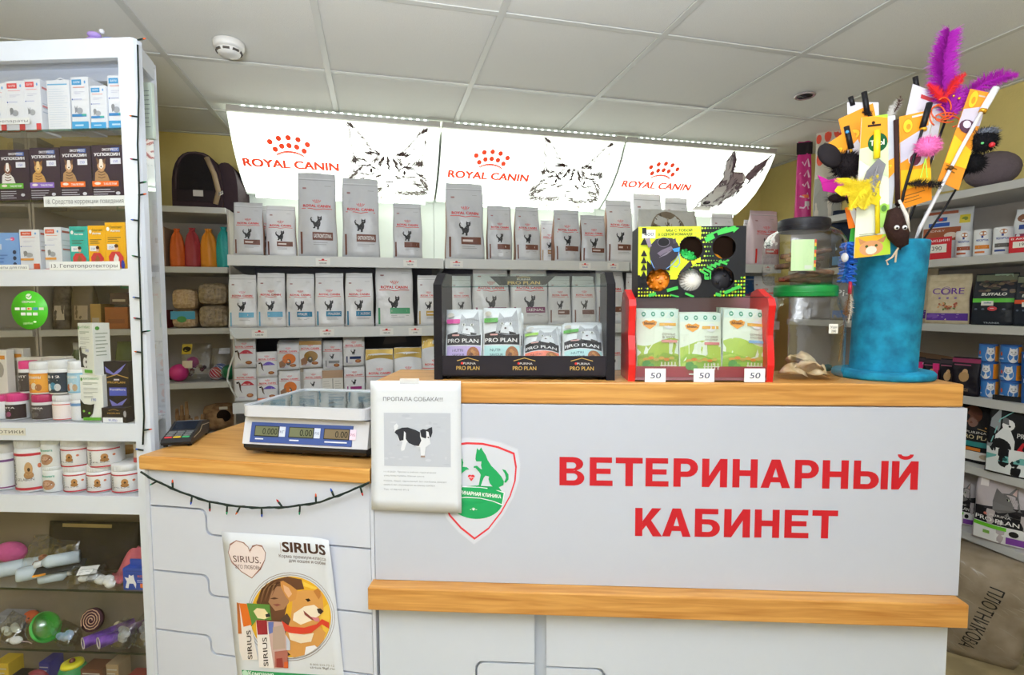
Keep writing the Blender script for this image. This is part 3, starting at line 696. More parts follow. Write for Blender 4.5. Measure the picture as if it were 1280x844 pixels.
# ================================================================== bags, pouches, boxes, jars
FOIL = mat('d2d3d7', .22, noise=.03, bump=.75, bscale=16); FOILW = mat('ececee', .22, noise=.02, bump=.7, bscale=18)
def interp(tab, v):
    for (a, x), (b, y) in zip(tab, tab[1:]):
        if v <= b: return x+(y-x)*(v-a)/(b-a)
    return tab[-1][1]
def bag(name, w, h, d, m, seed=0, topw=.94, lean=0.0, m_side=None, flop=0.0, puff=1.0):
    """stand-up food bag: wide gusseted foot, pillow front, crimped flat top. returns (object, front function)"""
    q = random.Random(seed*7+3); NU, NV = 9, 12
    ph = [q.uniform(0, 6.28) for _ in range(6)]; am = .0052*min(1, h/.3)
    thick = [(0, 1.0), (.2, 1.0), (.5, .86), (.78, .5), (.9, .12), (1, .05)]
    def hw(v): return w/2*(1-(1-topw)*v)*(1-.02*math.sin(v*9+ph[0]))
    def ctr(v): return lean*v*v*h
    def front(x, z):
        v = min(max(z/h, 0), 1); u = max(-1, min(1, x/hw(v)))
        t = d*interp(thick, v)/2
        y = -t*(1-.34*abs(u)**2.5*puff)
        y += am*math.sin(7*v+ph[1]+2*u)*math.sin(3*u+ph[2])*(1-v**6)
        y += am*.7*math.sin(5*u+11*v+ph[4])*v*(1-v)*2.4+am*.5*abs(math.sin(2.5*u-6*v+ph[5]))*v*(1-v**4)
        y += flop*max(0, v-.78)*h
        return ctr(v)+y
    vs = []; nf = NU*2+1; ring = nf+3
    for j in range(NV+1):
        v = j/NV; z = v*h
        for i in range(nf):
            u = -1+i/NU; x = u*hw(v); zz = z+(.006*h*math.sin(4*u+ph[3]) if j == NV else 0); vs.append((x, front(x, min(z, h)), zz))
        t = d*interp(thick, v)/2; yb = ctr(v)+t*.9+flop*max(0, v-.78)*h
        for u in (.97, 0, -.97): vs.append((u*hw(v), yb if u else yb*1.05, z))
    g = G(); fs1 = []; fs2 = []
    for j in range(NV):
        for i in range(ring):
            f = (j*ring+i, j*ring+(i+1) % ring, (j+1)*ring+(i+1) % ring, (j+1)*ring+i)
            (fs1 if i < nf-1 or nf <= i < ring-1 else fs2).append(f)
    fs1.append(tuple(range(ring))[::-1]); fs1.append(tuple(range(NV*ring, NV*ring+ring)))
    b = len(g.v); g.add(vs, fs1, m, True)
    k = g.mi(m_side or m)
    for f in fs2: g.f.append(list(f)); g.m.append(k); g.sm.append(True)
    o = g.done(name, None)
    return o, front
def drape(front): return lambda x, y, l: (x, front(x, y)-.0007-l*LS, y)
CATP = [(-.30, -.42), (-.16, -.40), (-.15, -.30), (-.05, -.32), (-.06, -.48), (.07, -.48), (.08, -.30), (.14, -.25), (.18, -.05), (.16, .1), (.25, .16), (.27, .3), (.24, .46), (.17, .36), (.06, .38), (0, .46), (-.02, .3), (0, .18), (-.06, .08), (-.16, -.02), (-.22, .06), (-.34, .1), (-.40, .22), (-.36, .36), (-.44, .32), (-.48, .18), (-.42, .02), (-.32, -.05), (-.26, -.2), (-.24, -.32), (-.30, -.34)]
def crown(a, cx, cy, s, col=RED):
    for i in range(5):
        t = (i-2)/2; a.line([(cx+t*s*.3, cy), (cx+t*s*.5, cy+s*.34*(1-.25*t*t))], s*.075, col); a.L -= 1
    a.L += 1; a.ring(cx, cy-s*.24, s*.34, s*.2, s*.05, col, 8, .7, 2.44)
def rc_logo(a, cx, y, wid, cr=True, under=True):
    if cr: crown(a, cx, y+wid*.18, wid*.27)
    a.text('ROYAL CANIN', cx, y, wid*.092, RED, 'c', wid*.9, .03)
    if under: a.line([(cx-wid/2, y-wid*.055), (cx-wid*.2, y-wid*.05), (cx, y-wid*.085), (cx+wid*.2, y-wid*.05), (cx+wid/2, y-wid*.055)], wid*.02, RED)
def cat_print(a, cx, cy, s, h='3b3a3c'):
    a.poly([(cx+x*s, cy+y*s) for x, y in CATP], h)
    for x, y in ((.02, .05), (.08, -.1), (.0, -.2), (.12, .0)): a.rect(cx+(x-.05)*s, cy+(y-.012)*s, cx+(x+.05)*s, cy+(y+.012)*s, '6c6a6b')
    a.ell(cx+.12*s, cy+.27*s, .055*s, .05*s, '8d8b8b', 8)
    for k in range(3): a.line([(cx+(-.46+.05*k)*s, cy+(.12+.08*k)*s), (cx+(-.38+.03*k)*s, cy+(.10+.08*k)*s)], .025*s, '7b797a')
def rc_bag(sl, band, word='', seed=0, side=None, kind='cat', d=None, rz=0.0, topw=.95, dark=None, lift=0, label='', flop=0.0, lean=0.0, m=None, y_off=0.0):
    w, h = sl.w, sl.h; d = d or min(.12, w*.55)
    o, fr = bag('pet_food_bag', w, h, d, m or FOIL, seed, topw, lean, side, flop)
    a = Art(); yb = h*(.43 if h/w > 1.7 else .40); lw_ = w*.78
    rc_logo(a, .0, h*(.585 if h/w > 1.7 else .60), lw_)
    s = w*.40; cy = h*.335+ (0 if h/w > 1.7 else -.0); cat_print(a, .02*w, h*(.405 if h/w > 1.7 else .375), s)
    by0, by1 = h*.195, h*.195+max(.085*h, .12*w)*1.12
    a.rect(-.12*w, by0, .40*w, by1, band, 6, 1)
    if word: a.text(word, .14*w, by0+(by1-by0)*.28, (by1-by0)*.5, 'f1ecea', 'c', .46*w, .02)
    else: a.bars(-.08*w, by0+(by1-by0)*.5, .36*w, 1, 1, (by1-by0)*.3, 'e7d9d3', seed)
    a.rect(-.43*w, .03*h, -.38*w, by1, band, 1, 3)
    a.bars(-.1*w, by0-.03*h, .38*w, 2, .022*h, .006*h, '9a9a9c', seed+1)
    a.rect(-.36*w, h*.8, -.27*w, h*.82, 'a9797a'); a.bars(.2*w, h*.845, .4*w, 1, .02, .005*h, '9d9d9f', seed)
    a.build('front_print', o, drape(fr)); 
    a = Art(); a.rect(-hw_(w, topw), h*.915, hw_(w, topw), h*.922, 'a9aaae', 8, 1); a.rect(-hw_(w, topw), h*.93, hw_(w, topw), h*.934, 'f2f3f5', 8, 1)
    a.build('crimped_seal', o, drape(fr))
    o.location = (sl.p.x, sl.p.y+d/2+y_off, sl.z+lift); o.rotation_euler.z = rz; return o
def hw_(w, topw): return w/2*topw*.97

BROWN, LBLUE, BLUE, GREEN_, YEL, PLUM, TAN = '7a4a3a', '6db3d6', '2a86b0', '4fa375', 'c9a23c', '8a3168', 'b8905a'
ysh = lambda off: (lambda u, v: atY(u, v, YS+off))
Y1 = ysh(.03)
GB = 'bags on the top white shelves'; GM = 'bags on the middle white shelves'
top_items = [
 (290, 328, 252, 311, BROWN, '', .0, 'small grey cat food bag with brown band, first bag from the pet carrier', 0),
 (331, 369, 256, 312, BROWN, '', .05, 'crumpled grey cat food bag with a glaring sheen, second bag from the pet carrier', 0),
 (371, 420, 214, 312, BROWN, 'GASTROINTESTINAL', .02, 'tall grey cat food bag covering the end of the brand name on the left sign', 0),
 (427, 474, 221, 313, BROWN, 'GASTROINTESTINAL', .02, 'tall creased grey cat food bag just below the left sign cat head', .0),
 (491, 528, 253, 314, BROWN, '', .02, 'small grey cat food bag standing alone at the end of the first top shelf', 0),
 (558, 606, 227, 316, BROWN, '', .02, 'tall grey cat food bag first on the middle top shelf', .0),
 (610, 641, 256, 317, BROWN, '', .03, 'small grey cat food bag right beside the tall one on the middle top shelf', 0),
 (645, 676, 257, 318, BROWN, '', .03, 'small grey cat food bag, third on the middle top shelf', 0),
 (677, 697, 275, 318, TAN, '', .12, 'narrow white cat food bag with tan band set back between grey bags', 0),
 (694, 727, 261, 319, BROWN, '', .03, 'grey cat food bag leaning a little beside the narrow white bag', 0),
 (728, 759, 268, 320, BROWN, '', .03, 'lowest grey cat food bag on the middle top shelf', 0),
 (760, 793, 249, 321, BROWN, '', .05, 'grey bag with slanted pale top at the end of the middle top shelf', .0),
]
for k, (u0, u1, vt, vb, band, wd_, off, lab, lean) in enumerate(top_items):
    s = slot(ysh(off), u0, u1, vt, vb, SH[0])
    o = rc_bag(s, band, wd_, k, mat('8c5a3c', .4), label=lab, lean=lean, m=FOILW if k in (1, 8, 11) else FOIL)
    tag(o, lab, 'pet food bag', GB)
o = rc_bag(slot(ysh(.13), 318, 348, 257, 311, SH[0]), BROWN, '', 31); tag(o, 'grey bag half hidden behind the first two bags by the pet carrier', 'pet food bag', GB)
mid_items = [
 (284, 320, 343, 405, LBLUE, '', 0.0, 'white cat food bag with pale blue band at the end by the filler packs'),
 (320, 356, 341, 405, LBLUE, '', 0.0, 'white cat food bag with pale blue band, second from the filler packs'),
 (357, 393, 342, 405, BLUE, 'HYPOALLERGENIC', 0.0, 'white cat food bag with dark blue band beside the second pale blue one'),
 (393, 430, 341, 405, BLUE, 'HYPOALLERGENIC', 0.0, 'white cat food bag with dark blue band, middle one of three'),
 (431, 467, 341, 405, BLUE, 'HYPOALLERGENIC', 0.0, 'white cat food bag with dark blue band beside the tall green banded bag'),
 (469, 517, 329, 404, GREEN_, '', .02, 'tall white cat food bag with green band'),
 (522, 550, 344, 404, YEL, '', .02, 'white cat food bag with yellow band beside the black countertop display'),
 (564, 590, 345, 405, TAN, '', .03, 'white cat food bag seen through the black display beside two plum banded bags'),
 (592, 638, 331, 405, PLUM, 'RENAL', .02, 'tall white cat food bag with plum band, left of two behind the black display'),
 (640, 687, 331, 405, PLUM, 'RENAL', .02, 'tall white cat food bag with plum band, right of two behind the black display'),
 (687, 715, 345, 405, BROWN, '', .02, 'white bag with brown band next to the plum banded bags'),
 (717, 746, 345, 405, BROWN, '', .02, 'white bag with brown band, second from the plum banded bags'),
 (747, 783, 333, 405, BROWN, '', .05, 'tall white cat food bag with brown band half behind the black display side'),
]
for k, (u0, u1, vt, vb, band, wd_, off, lab) in enumerate(mid_items):
    o = rc_bag(slot(ysh(off), u0, u1, vt, vb, SH[1]), band, wd_, 40+k, m=FOILW); tag(o, lab, 'pet food bag', GM)
# third bay, behind the green and black box
for k, (u0, u1, vt, vb, off, lab, flop) in enumerate([
 (795, 832, 241, 322, .12, 'grey bag with folded top behind the toy box below the dog head sign', .0),
 (834, 864, 246, 322, .14, 'white creased bag behind the toy box beside the bag with folded top', .0),
 (893, 922, 266, 323, .14, 'white bag with pointed top just above the black side of the toy box', .0)]):
    o = rc_bag(slot(ysh(off), u0, u1, vt, vb, SH[0]), BROWN, '', 60+k, flop=flop, m=FOILW, topw=.9); tag(o, lab, 'pet food bag', GB)
s = slot(ysh(.04), 798, 872, 262, 322, SH[0])
o, fr = bag('pet_food_bag', s.w, s.h, .1, mat('dcdcd8', .25, bump=.5, bscale=30), 77)
a = Art(); fur = ['8b7c68', '5e5243', 'b5a994', '6f6252']
a.ell(-.02*s.w, s.h*.55, s.w*.30, s.h*.42, fur[0], 24)
q = random.Random(3)
for _ in range(70):
    an = q.uniform(0, 6.28); rr = q.uniform(.2, 1); x, y = -.02*s.w+s.w*.28*rr*math.cos(an), s.h*.55+s.h*.4*rr*math.sin(an)
    a.line([(x, y), (x+.012*math.cos(an), y+.02*math.sin(an))], .006, fur[q.randint(0, 3)]); a.L -= .8
a.build('fur_photo', o, drape(fr)); o.location = (s.p.x, s.p.y+.02, s.z); tag(o, 'clear bag printed with a tabby cat head peeking over the toy box', 'pet food bag', GB)
PINKF = mat('d9c3cb', .3, bump=.35, bscale=22)
o = rc_bag(slot(ysh(.02), 944, 978, 262, 330, 1.662), RED, '', 81, m=PINKF, topw=1.0); tag(o, 'pale pink pet food bag beside the jar with the black lid', 'pet food bag', GB)
o = rc_bag(slot(ysh(.16), 934, 958, 274, 330, 1.662), BROWN, '', 82, m=FOILW); tag(o, 'white bag with brown stripe squeezed behind the pale pink bag', 'pet food bag', GB)
for k, (u0, u1, vt, off, lab) in enumerate([(784, 797, 341, .03, 'white bag end with violet print beside the red stand'), (932, 945, 345, .04, 'dark blue bottle necked pack beside the toy box'), (944, 975, 345, .03, 'grey pet food bag behind the jar with the green lid')]):
    o = rc_bag(slot(ysh(off), u0, u1, vt, 405, SH[1]), [PLUM, '1f4a78', BROWN][k], '', 84+k, m=mat('1f4a78', .4) if k == 1 else FOILW); tag(o, lab, 'pet food bag', GM)

# small pouches
def pouch_body(w, h, t, m, seed=0, name='pet_food_pouch'):
    q = random.Random(seed); p = [q.uniform(0, 6) for _ in range(3)]
    def front(x, z):
        v = min(max(z/h, 0), 1); u = max(-1, min(1, 2*x/w)); return -t*(1-abs(u)**2.2)*(math.sin(math.pi*(.06+.9*v))**.6)*.5-.0008+.0012*math.sin(9*v+p[0]+3*u)
    g = G(); N, M = 8, 8; vs = []
    for sgn in (1, -1):
        for j in range(M+1):
            for i in range(N+1):
                x, z = -w/2+w*i/N, h*j/M; vs.append((x, front(x, z)*sgn, z))
    k = (N+1)*(M+1); fs = []
    for b in (0, k):
        for j in range(M):
            for i in range(N):
                f = (b+j*(N+1)+i, b+j*(N+1)+i+1, b+(j+1)*(N+1)+i+1, b+(j+1)*(N+1)+i); fs.append(f if b == 0 else f[::-1])
    ed = [j*(N+1) for j in range(M+1)], [j*(N+1)+N for j in range(M+1)], list(range(N+1)), [M*(N+1)+i for i in range(N+1)]
    for e in ed:
        for i, j in zip(e, e[1:]): fs.append((i, j, j+k, i+k))
    g.add(vs, fs, m, True); return g.done(name), front
def rc_pouch_art(w, h, kind, col, seed):
    a = Art(); rc_logo(a, 0, h*.68, w*.86, True, False); a.rect(-w*.48, h*.645, w*.48, h*.655, RED, 4)
    if kind == 'arc':
        a.band([-w*.22+w*.62*i/10 for i in range(11)], lambda x: h*.47, lambda x: h*.472+h*.13*math.sin(math.pi*(x/w+.22)/.62), col)
        a.bars(-.1*w, h*.505, .3*w, 1, 1, h*.02, 'f0e8e8', seed)
        a.line([(-.4*w, h*.55), (-.3*w, h*.58), (-.24*w, h*.48), (-.22*w, h*.34), (-.15*w, h*.25)], w*.09, '5c4a3c', True); a.ell(-.36*w, h*.55, .05*w, .03*h, '2b2422', 8)
    elif kind == 'oval':
        a.ell(.03*w, h*.42, w*.3, h*.2, col, 18); a.ell(.0, h*.3, w*.11, h*.12, '5a544d', 10); a.poly([(-.4*w, .1*h), (-.42*w, .3*h), (-.2*w, .42*h), (-.12*w, .2*h), (-.2*w, .1*h)], '9b7256')
        a.ell(0, h*.335, w*.05, h*.03, 'e8e2d8', 8)
    else:
        cat_print(a, 0, h*.48, w*.30); a.rect(-.2*w, h*.24, .34*w, h*.33, col, 3); a.rect(-.36*w, h*.12, -.3*w, h*.34, col)
    a.ell(.2*w, h*.17, w*.15, h*.06, 'a05c33', 12); a.ell(.2*w, h*.18, w*.09, h*.03, 'c98a50', 8); a.bars(-.3*w, h*.13, .05*w, 2, .03*h, .008*h, 'b9a9c9', seed)
    return a
def pouch(sl, kind, col, lab, seed, stack=0, foot=None, top=None, grp='small wet food pouches stacked on the low white shelf', base='e4e3e4', dz=0.0):
    w, h = sl.w, sl.h; o, fr = pouch_body(w, h, .014, mat(base, .3, noise=.02, bump=.3, bscale=45), seed)
    a = rc_pouch_art(w, h, kind, col, seed)
    if foot: a.rect(-w*.49, .0, w*.49, h*.1, foot, 4)
    if top: a.rect(-w*.49, h*.84, w*.49, h*.985, top, 4)
    a.build('front_print', o, drape(fr)); o.location = (sl.p.x, sl.p.y+.012, sl.z); o.rotation_euler = (-.06, 0, random.Random(seed).uniform(-.08, .08)); tag(o, lab, 'pouch', grp)
    for k in range(stack):
        b = o.copy(); C.objects.link(b); b.location = (sl.p.x+random.Random(k+seed).uniform(-.004, .004), sl.p.y+.030+.018*k, sl.z+.004*(k+1)); b['label'] = lab.replace('pouch', 'pouch tucked behind', 1).split(' before')[0]+', %s from it' % ['first', 'second', 'third', 'fourth', 'fifth'][k]
    return o
YP = ysh(.04); P_ = lambda u0, u1, vt, vb, z=None, f=YP: slot(f, u0, u1, vt, vb, z)
pz = SH[2]
pouch(P_(292, 320, 460, 500, pz), 'arc', 'c3283a', 'white pouch with red arc, lower one in the end column by the cable', 101)
pouch(P_(290, 319, 423, 460), 'arc', 'c3283a', 'white pouch with red arc, upper one in the end column by the cable', 102)
pouch(P_(321, 347, 471, 499, pz), 'arc', '6a4fc0', 'white pouch with violet arc and orange foot, lower one', 103, foot='e07a52')
pouch(P_(320, 346, 440, 472), 'arc', '6a4fc0', 'white pouch with violet arc, upper one over the orange footed pouch', 104)
pouch(P_(348, 375, 464, 498, pz), 'oval', 'e0782a', 'white pouch with orange oval, lower one', 105)
pouch(P_(346, 374, 430, 463), 'oval', 'e0782a', 'white pouch with orange oval, upper one before a thick stack', 106, 4, base='dcdde0')
pouch(P_(379, 404, 461, 497, pz), 'cat', 'c7b06a', 'white pouch with dark cat and pale gold strip', 107)
pouch(P_(373, 402, 426, 460), 'oval', '9a742e', 'white pouch with brown oval and gold top', 108, 2, top='b98d45')
pouch(P_(403, 428, 427, 463), 'cat', '8a8a8c', 'white pouch with plain grey lower half over the tan carton', 109, 1, base='d4d4d6')
pouch(P_(430, 456, 458, 496, pz), 'cat', 'a0307a', 'white pouch with dark cat and magenta strip', 110)
pouch(P_(429, 455, 421, 458), 'cat', '2c3a66', 'white pouch with dark cat and navy strip', 111, 1)
for (u0, u1, v) in ((290, 319, 460), (320, 346, 472), (346, 374, 463.5), (373, 402, 460.5), (402, 429, 463), (429, 455, 457.5)):   # cartons behind carry the upper row
    s = P_(u0, u1, v, 498, pz); o = G().box(-s.w/2+.003, s.w/2-.003, .03, .2, 0, s.h, mat('cfc8bc', .7)).box(-s.w/2+.003, s.w/2-.003, .026, .0299, s.h*.86, s.h, mat('c4b49c', .7)).done('carton', None, (s.p.x, s.p.y+.012, s.z))
    tag(o, 'open pale carton behind the lower pouch, %s from the cable end' % {290: 'first', 320: 'second', 346: 'third', 373: 'fourth', 402: 'fifth', 429: 'sixth'}[u0], 'carton', 'cartons behind the small pouches')
s = P_(403, 429, 463, 498, pz); o = G().box(-s.w/2, s.w/2, 0, .012, 0, s.h, mat('e4e0d8', .6)).done('carton', None, (s.p.x, s.p.y, s.z)); tag(o, 'small white carton flap with tan upper band among the pouches', 'carton')
a = Art(); a.rect(-s.w/2, s.h*.72, s.w/2, s.h, 'b8977a'); a.rect(-.0015, s.h*.22, .0015, s.h*.70, '6b6763'); a.bars(-s.w*.45, s.h*.6, -.01, 5, .012, .002, 'a9a49c', 3); a.bars(.01, s.h*.6, s.w*.45, 5, .012, .002, 'a9a49c', 4); a.build('print', o, flat())
# gold topped bags lower right
for k, (u0, u1, vt, off, lab) in enumerate([(457, 492, 437, .02, 'white bag with gold top beside the small pouches'), (493, 528, 435, .02, 'white bag with gold top behind the pine counter edge'), (528, 560, 417, .03, 'taller white bag with deep gold top half behind the black display')]):
    s = slot(ysh(off), u0, u1, vt, 500, SH[2]); o, fr = bag('pet_food_bag', s.w, s.h, .09, mat('dedee0', .3, bump=.2), 120+k, 1.0); h, w = s.h, s.w
    a = Art(); gt = h*.74 if k == 2 else h*.76
    a.band([-w*.49+w*.98*i/10 for i in range(11)], lambda x: gt+.012*math.cos(math.pi*x/w), lambda x: h*.99, mat('b89a4e', .35, .5)); rc_logo(a, 0, h*.47, w*.86, True, False); a.rect(-w*.49, h*.42, w*.49, h*.43, RED, 6)
    for j in range(6): a.ell((-.2+.08*j)*w, h*.22, .04*w, h*.12, 'e8dcae' if j % 2 else 'd8c88c', 10)
    a.build('front_print', o, drape(fr)); o.location = (s.p.x, s.p.y+.045, s.z); tag(o, lab, 'pet food bag', 'gold topped bags on the low white shelf')
for k, (u0, u1, vt, lab) in enumerate([(750, 781, 415, 'grey striped cat food pouch seen past the right side of the black display'), (690, 716, 428, 'white pouch on the low shelf seen through the black display'), (590, 625, 430, 'white pouch low behind the display, seen between its pouches')]):
    o = rc_bag(slot(ysh(.03), u0, u1, vt, 500, SH[2]), BROWN, '', 130+k, m=FOILW); tag(o, lab, 'pet food bag', 'bags on the low white shelf')
# cable at the shelf end
p = [atY(u, v, YS-.01) for u, v in ((287, 412), (294, 425), (292, 445), (286, 462), (284, 475), (290, 488), (296, 497))]
o = G().tube(p, .004, mat('d8d8d4', .4), 6).done('cable'); tag(o, 'white cable hanging down at the end of the white shelves', 'cable')
# paper hanging under the middle shelf
o = G().prism([(0, 0), (.10, 0), (.11, -.05), (-.02, -.06)], 0, .001, mat('8a8280', .6)).done('paper_flap', None, atY(483, 417, 3.0)); tag(o, 'grey paper flap hanging under the middle white shelf above gold bags', 'paper')
# ================================================================== left wall shelves
LY = lambda off: (lambda u, v: atY(u, v, LUY+off))
# pet carrier
s = slot(LY(.03), 214, 296, 190, 255, LZ[0]); w = s.w
car = empty('pet_carrier', (s.p.x, LUY+.03, LZ[0]), 0, 'dark brown domed pet carrier with mesh door on the grey shelf', 'pet carrier')
CARM = mat('3a2b30', .75, bump=.2, bscale=90); MESH = mat('1a1518', .6, bump=.5, bscale=260); PIPE = mat('a08a6c', .5)
def dome(w, h, n=14, k=2.6):
    P = [(-w/2, 0)]
    for i in range(n+1):
        t = math.pi*(1-i/n); P.append((w/2*math.copysign(abs(math.cos(t))**(2/k), math.cos(t)), h*.25+h*.75*math.sin(t)**(2/k)))
    return P+[(w/2, 0)]
fw = w*.76; xo = -w*.12; ch = s.h
g = G().prism([(x+xo, z) for x, z in dome(fw, ch)], 0, .30, CARM); g.done('shell', car)
g = G().prism([(x+xo+fw*.55, z*.86) for x, z in dome(w*.38, ch)], .03, .30, CARM); g.done('side_pocket', car)
o = G().prism([(xo+x*.8, .03+z*.86) for x, z in dome(fw, ch)], -.006, -.001, mat('2a2024', .7)).done('door', car)
G().prism([(xo+x*.68, .085+z*.62) for x, z in dome(fw, ch)], -.009, -.0065, MESH).done('mesh', o)
G().box(xo-.015, xo+.03, -.012, -.0095, .055, .085, mat('c9c4c0', .4)).done('badge', o)
g = G()
for off in (-.006,): g.tube([(xo+x*.82, off, .028+z*.87) for x, z in dome(fw, ch)][1:-1], .004, mat('57474a', .5), 6)
g.done('zip', car)
G().tube([(xo+fw*.37, -.003, .02), (xo+fw*.44, -.004, ch*.3), (xo+fw*.36, -.004, ch*.62), (xo+fw*.22, -.003, ch*.9)], .013, PIPE, 6).done('strap', car)
G().tube([(xo+fw*.46, -.02, ch*.22), (xo+fw*.54, -.02, ch*.26), (xo+fw*.54, -.02, ch*.3), (xo+fw*.46, -.02, ch*.26), (xo+fw*.46, -.02, ch*.22)], .003, mat('d8d4d0', .3, .6), 6).done('buckle', car)
# coloured pouches with gathered tops
for u0, u1, vt, col, lab in [(209, 229, 285, 'd9641e', 'orange gathered bag, partly behind the cabinet frame'), (227, 249, 284, 'a6353c', 'red gathered bag between two orange ones'), (247, 270, 285, 'dd8a1f', 'amber gathered bag beside the teal one'), (268, 288, 283, '1fa3a0', 'teal gathered bag at the end of the grey shelf')]:
    s = slot(LY(.05), u0, u1, vt, 332, LZ[1]); m = mat(col, .45, bump=.8, bscale=26); g = G(); q = random.Random(int(u0)); n = 36
    prof_ = [(.94, 0), (1, .06), (1, .3), (.95, .5), (.84, .66), (.66, .80), (.40, .89), (.24, .93), (.34, .97), (.40, 1)]; vs = []; fs = []
    for r, z in prof_:
        for i in range(n):
            t = 2*math.pi*i/n; rr = r*(1+(.03+.12*z)*math.sin(6*t+z*3+u0)); vs.append((s.w/2*rr*math.cos(t)*.98, s.w*.42*rr*math.sin(t), s.h*z))
    for j in range(len(prof_)-1):
        for i in range(n): fs.append((j*n+i, j*n+(i+1) % n, (j+1)*n+(i+1) % n, (j+1)*n+i))
    fs += [tuple(range(n))[::-1], tuple(range(n*(len(prof_)-1), n*len(prof_)))]; g.add(vs, fs, m, True)
    o = g.done('gathered_bag', None, (s.p.x, LUY+.05+s.w*.42, LZ[1])); tag(o, lab, 'bag', 'coloured bags on the grey shelf')
    G().lathe([(s.w*.16, s.h*.915), (s.w*.19, s.h*.93), (s.w*.16, s.h*.945)], mat(col, .6), 12).done('tie', o)
# filler packs
HAY = two('7d6a52', 'b09a7a', 60, 'hay', .9, (.35, .65), .8); CHIP = two('b8946a', 'd8ba90', 90, 'wood_chip', .85, (.35, .65), .6)
CLEARF = glass('crinkled_film', (.96, .96, .96), rough=.12, extra=.03, bump=.8)
def brick(u0, u1, vt, vb, z, m, lab, band=False):
    s = slot(LY(.04), u0, u1, vt, vb, z); g = G().box(-s.w/2, s.w/2, 0, .2, 0, s.h, m, min(.028, s.h*.3)); o = g.done('filler_pack', None, (s.p.x, LUY+.04, s.z)); tag(o, lab, 'filler pack', 'packs of animal bedding on the grey shelf')
    G().box(-s.w/2-.002, s.w/2+.002, -.003, .203, -.0, s.h+.003, CLEARF, min(.03, s.h*.32)).done('film_wrap', o)
    if band:
        a = Art(); a.rect(-s.w*.48, s.h*.5, s.w*.48, s.h*.95, '4aa0c4'); a.ell(-s.w*.05, s.h*.5, .022, .016, '4f9a4c', 12); a.build('label', o, flat(-.004))
    return s.z+s.h
z1 = brick(213, 245, 388, 408, LZ[2], CHIP, 'pale wood chip pack with blue label under another chip pack', True); brick(213, 245, 361, 387, z1+.004, CHIP, 'pale wood chip pack on top, beside the cabinet frame')
z1 = brick(247, 285, 382, 406, LZ[2], HAY, 'dark hay pack, the lower one'); brick(246, 284, 354, 382, z1+.004, HAY, 'dark shiny hay pack lying on the other hay pack')
# bags of toys
def toyball(u, v, r, col, name, lab, z=None, off=.08, m=None):
    p = atY(u, v, LUY+off); zz = p.z if z is None else z+r
    o = G().ball((0, 0, 0), r, m or mat(col, .4), 3).done(name, None, (p.x, LUY+off, zz)); tag(o, lab, 'toy', 'toys on the grey shelf'); return o
toyball(224, 472, .045, 'd83a86', 'toy_ball', 'shiny pink ball by the cabinet frame', LZ[3]); toyball(241, 454, .03, '9a1d78', 'toy_ball', 'magenta ball inside a clear toy bag', LZ[3]+.065, .1)
for k, (u, r, col, lab) in enumerate([(270, .034, 'a8283c', 'red netted ball in a clear toy bag'), (276, .042, '2a4a9a', 'blue netted ball in a clear toy bag'), (287, .04, '1f6a45', 'dark green ball by the white cable'), (203, .036, 'a8323a', 'dull red ball behind the cabinet frame')]): 
    o = toyball(u, 465, r, col, 'toy_ball', lab, LZ[3], .09+.03*(k % 2))
    if k < 2:
        g = G()
        for j in range(6):
            T = Matrix.Rotation(math.pi*j/6, 4, 'Z') @ Matrix.Rotation(.9, 4, 'X'); g.tube([T @ Vector((r*1.01*math.cos(t), r*1.01*math.sin(t), 0)) for t in [2*math.pi*i/20 for i in range(21)]], .0012, mat('d8d8e0', .5), 4)
        g.done('net', o)
for k, (u0, u1, vt, lab) in enumerate([(224, 262, 430, 'clear bag of small toys with a yellow card'), (262, 285, 436, 'clear toy bag with white header strip')]):
    s = slot(LY(.05), u0, u1, vt, 478, LZ[3]); o, fr = bag('toy_bag', s.w, s.h, .09, CLEARF, 150+k, 1.0); o.location = (s.p.x, LUY+.1, LZ[3]); tag(o, lab, 'toy bag', 'clear toy bags on the grey shelf')
    a = Art()
    if k == 0: a.rect(-.48*s.w, .72*s.h, -.15*s.w, .98*s.h, 'c9ad2e', 3, 3); a.ell(-.32*s.w, .85*s.h, .02, .015, '3a3222', 8); a.rect(-.44*s.w, .36*s.h, -.1*s.w, .55*s.h, 'd9c9b2', 3, 3)
    else: a.rect(-.1*s.w, .82*s.h, .5*s.w, 1.0*s.h, 'c3c6d2', 4, 2)
    a.build('header_card', o, drape(fr))
    g = G()
    for j in range(7): g.ball((rnd.uniform(-.35, .35)*s.w, rnd.uniform(-.012, .012), .02+rnd.uniform(0, .3)*s.h), .012, mat(['5a3a48', '6b3040', '7a6a60'][j % 3], .6), 1)
    g.done('toy_bundle', o)
# bark houses
BARK = two('6b4a30', 'b58f66', 22, 'cork_bark', .9, (.35, .7), 1.0)
LZB = atY(270, 538, LUY+.1).z
s = slot(LY(.1), 254, 293, 507, 540, None); g = G(); n = 18; vs = []; q = random.Random(5)
o = G().tube([(-s.w/2, 0, s.h*.48), (-s.w*.2, .0, s.h*.5), (s.w*.2, 0, s.h*.52), (s.w/2, .0, s.h*.5)], [s.h*.46, s.h*.52, s.h*.5, s.h*.44], BARK, 14).done('bark_log', None, (s.p.x, LUY+.16, LZ[4])); 
o.location.z = s.z; o['kind'] = 'thing'; tag(o, 'hollow bark log hide with dark round hole', 'ornament', 'ornaments low on the grey shelf')
hl = G().lathe([(.034, 0), (.034, .004)], mat('20120c', .9), 16).done('entrance_hole', o, (s.w*.18, -s.h*.5, s.h*.62)); hl.rotation_euler = (math.pi/2+.25, 0, 0)
G().box(-.02, .02, -s.h*.53, -s.h*.52, s.h*.86, s.h*.96, mat('d8d2c4', .6)).done('price_sticker', o, (s.w*.18, 0, 0))
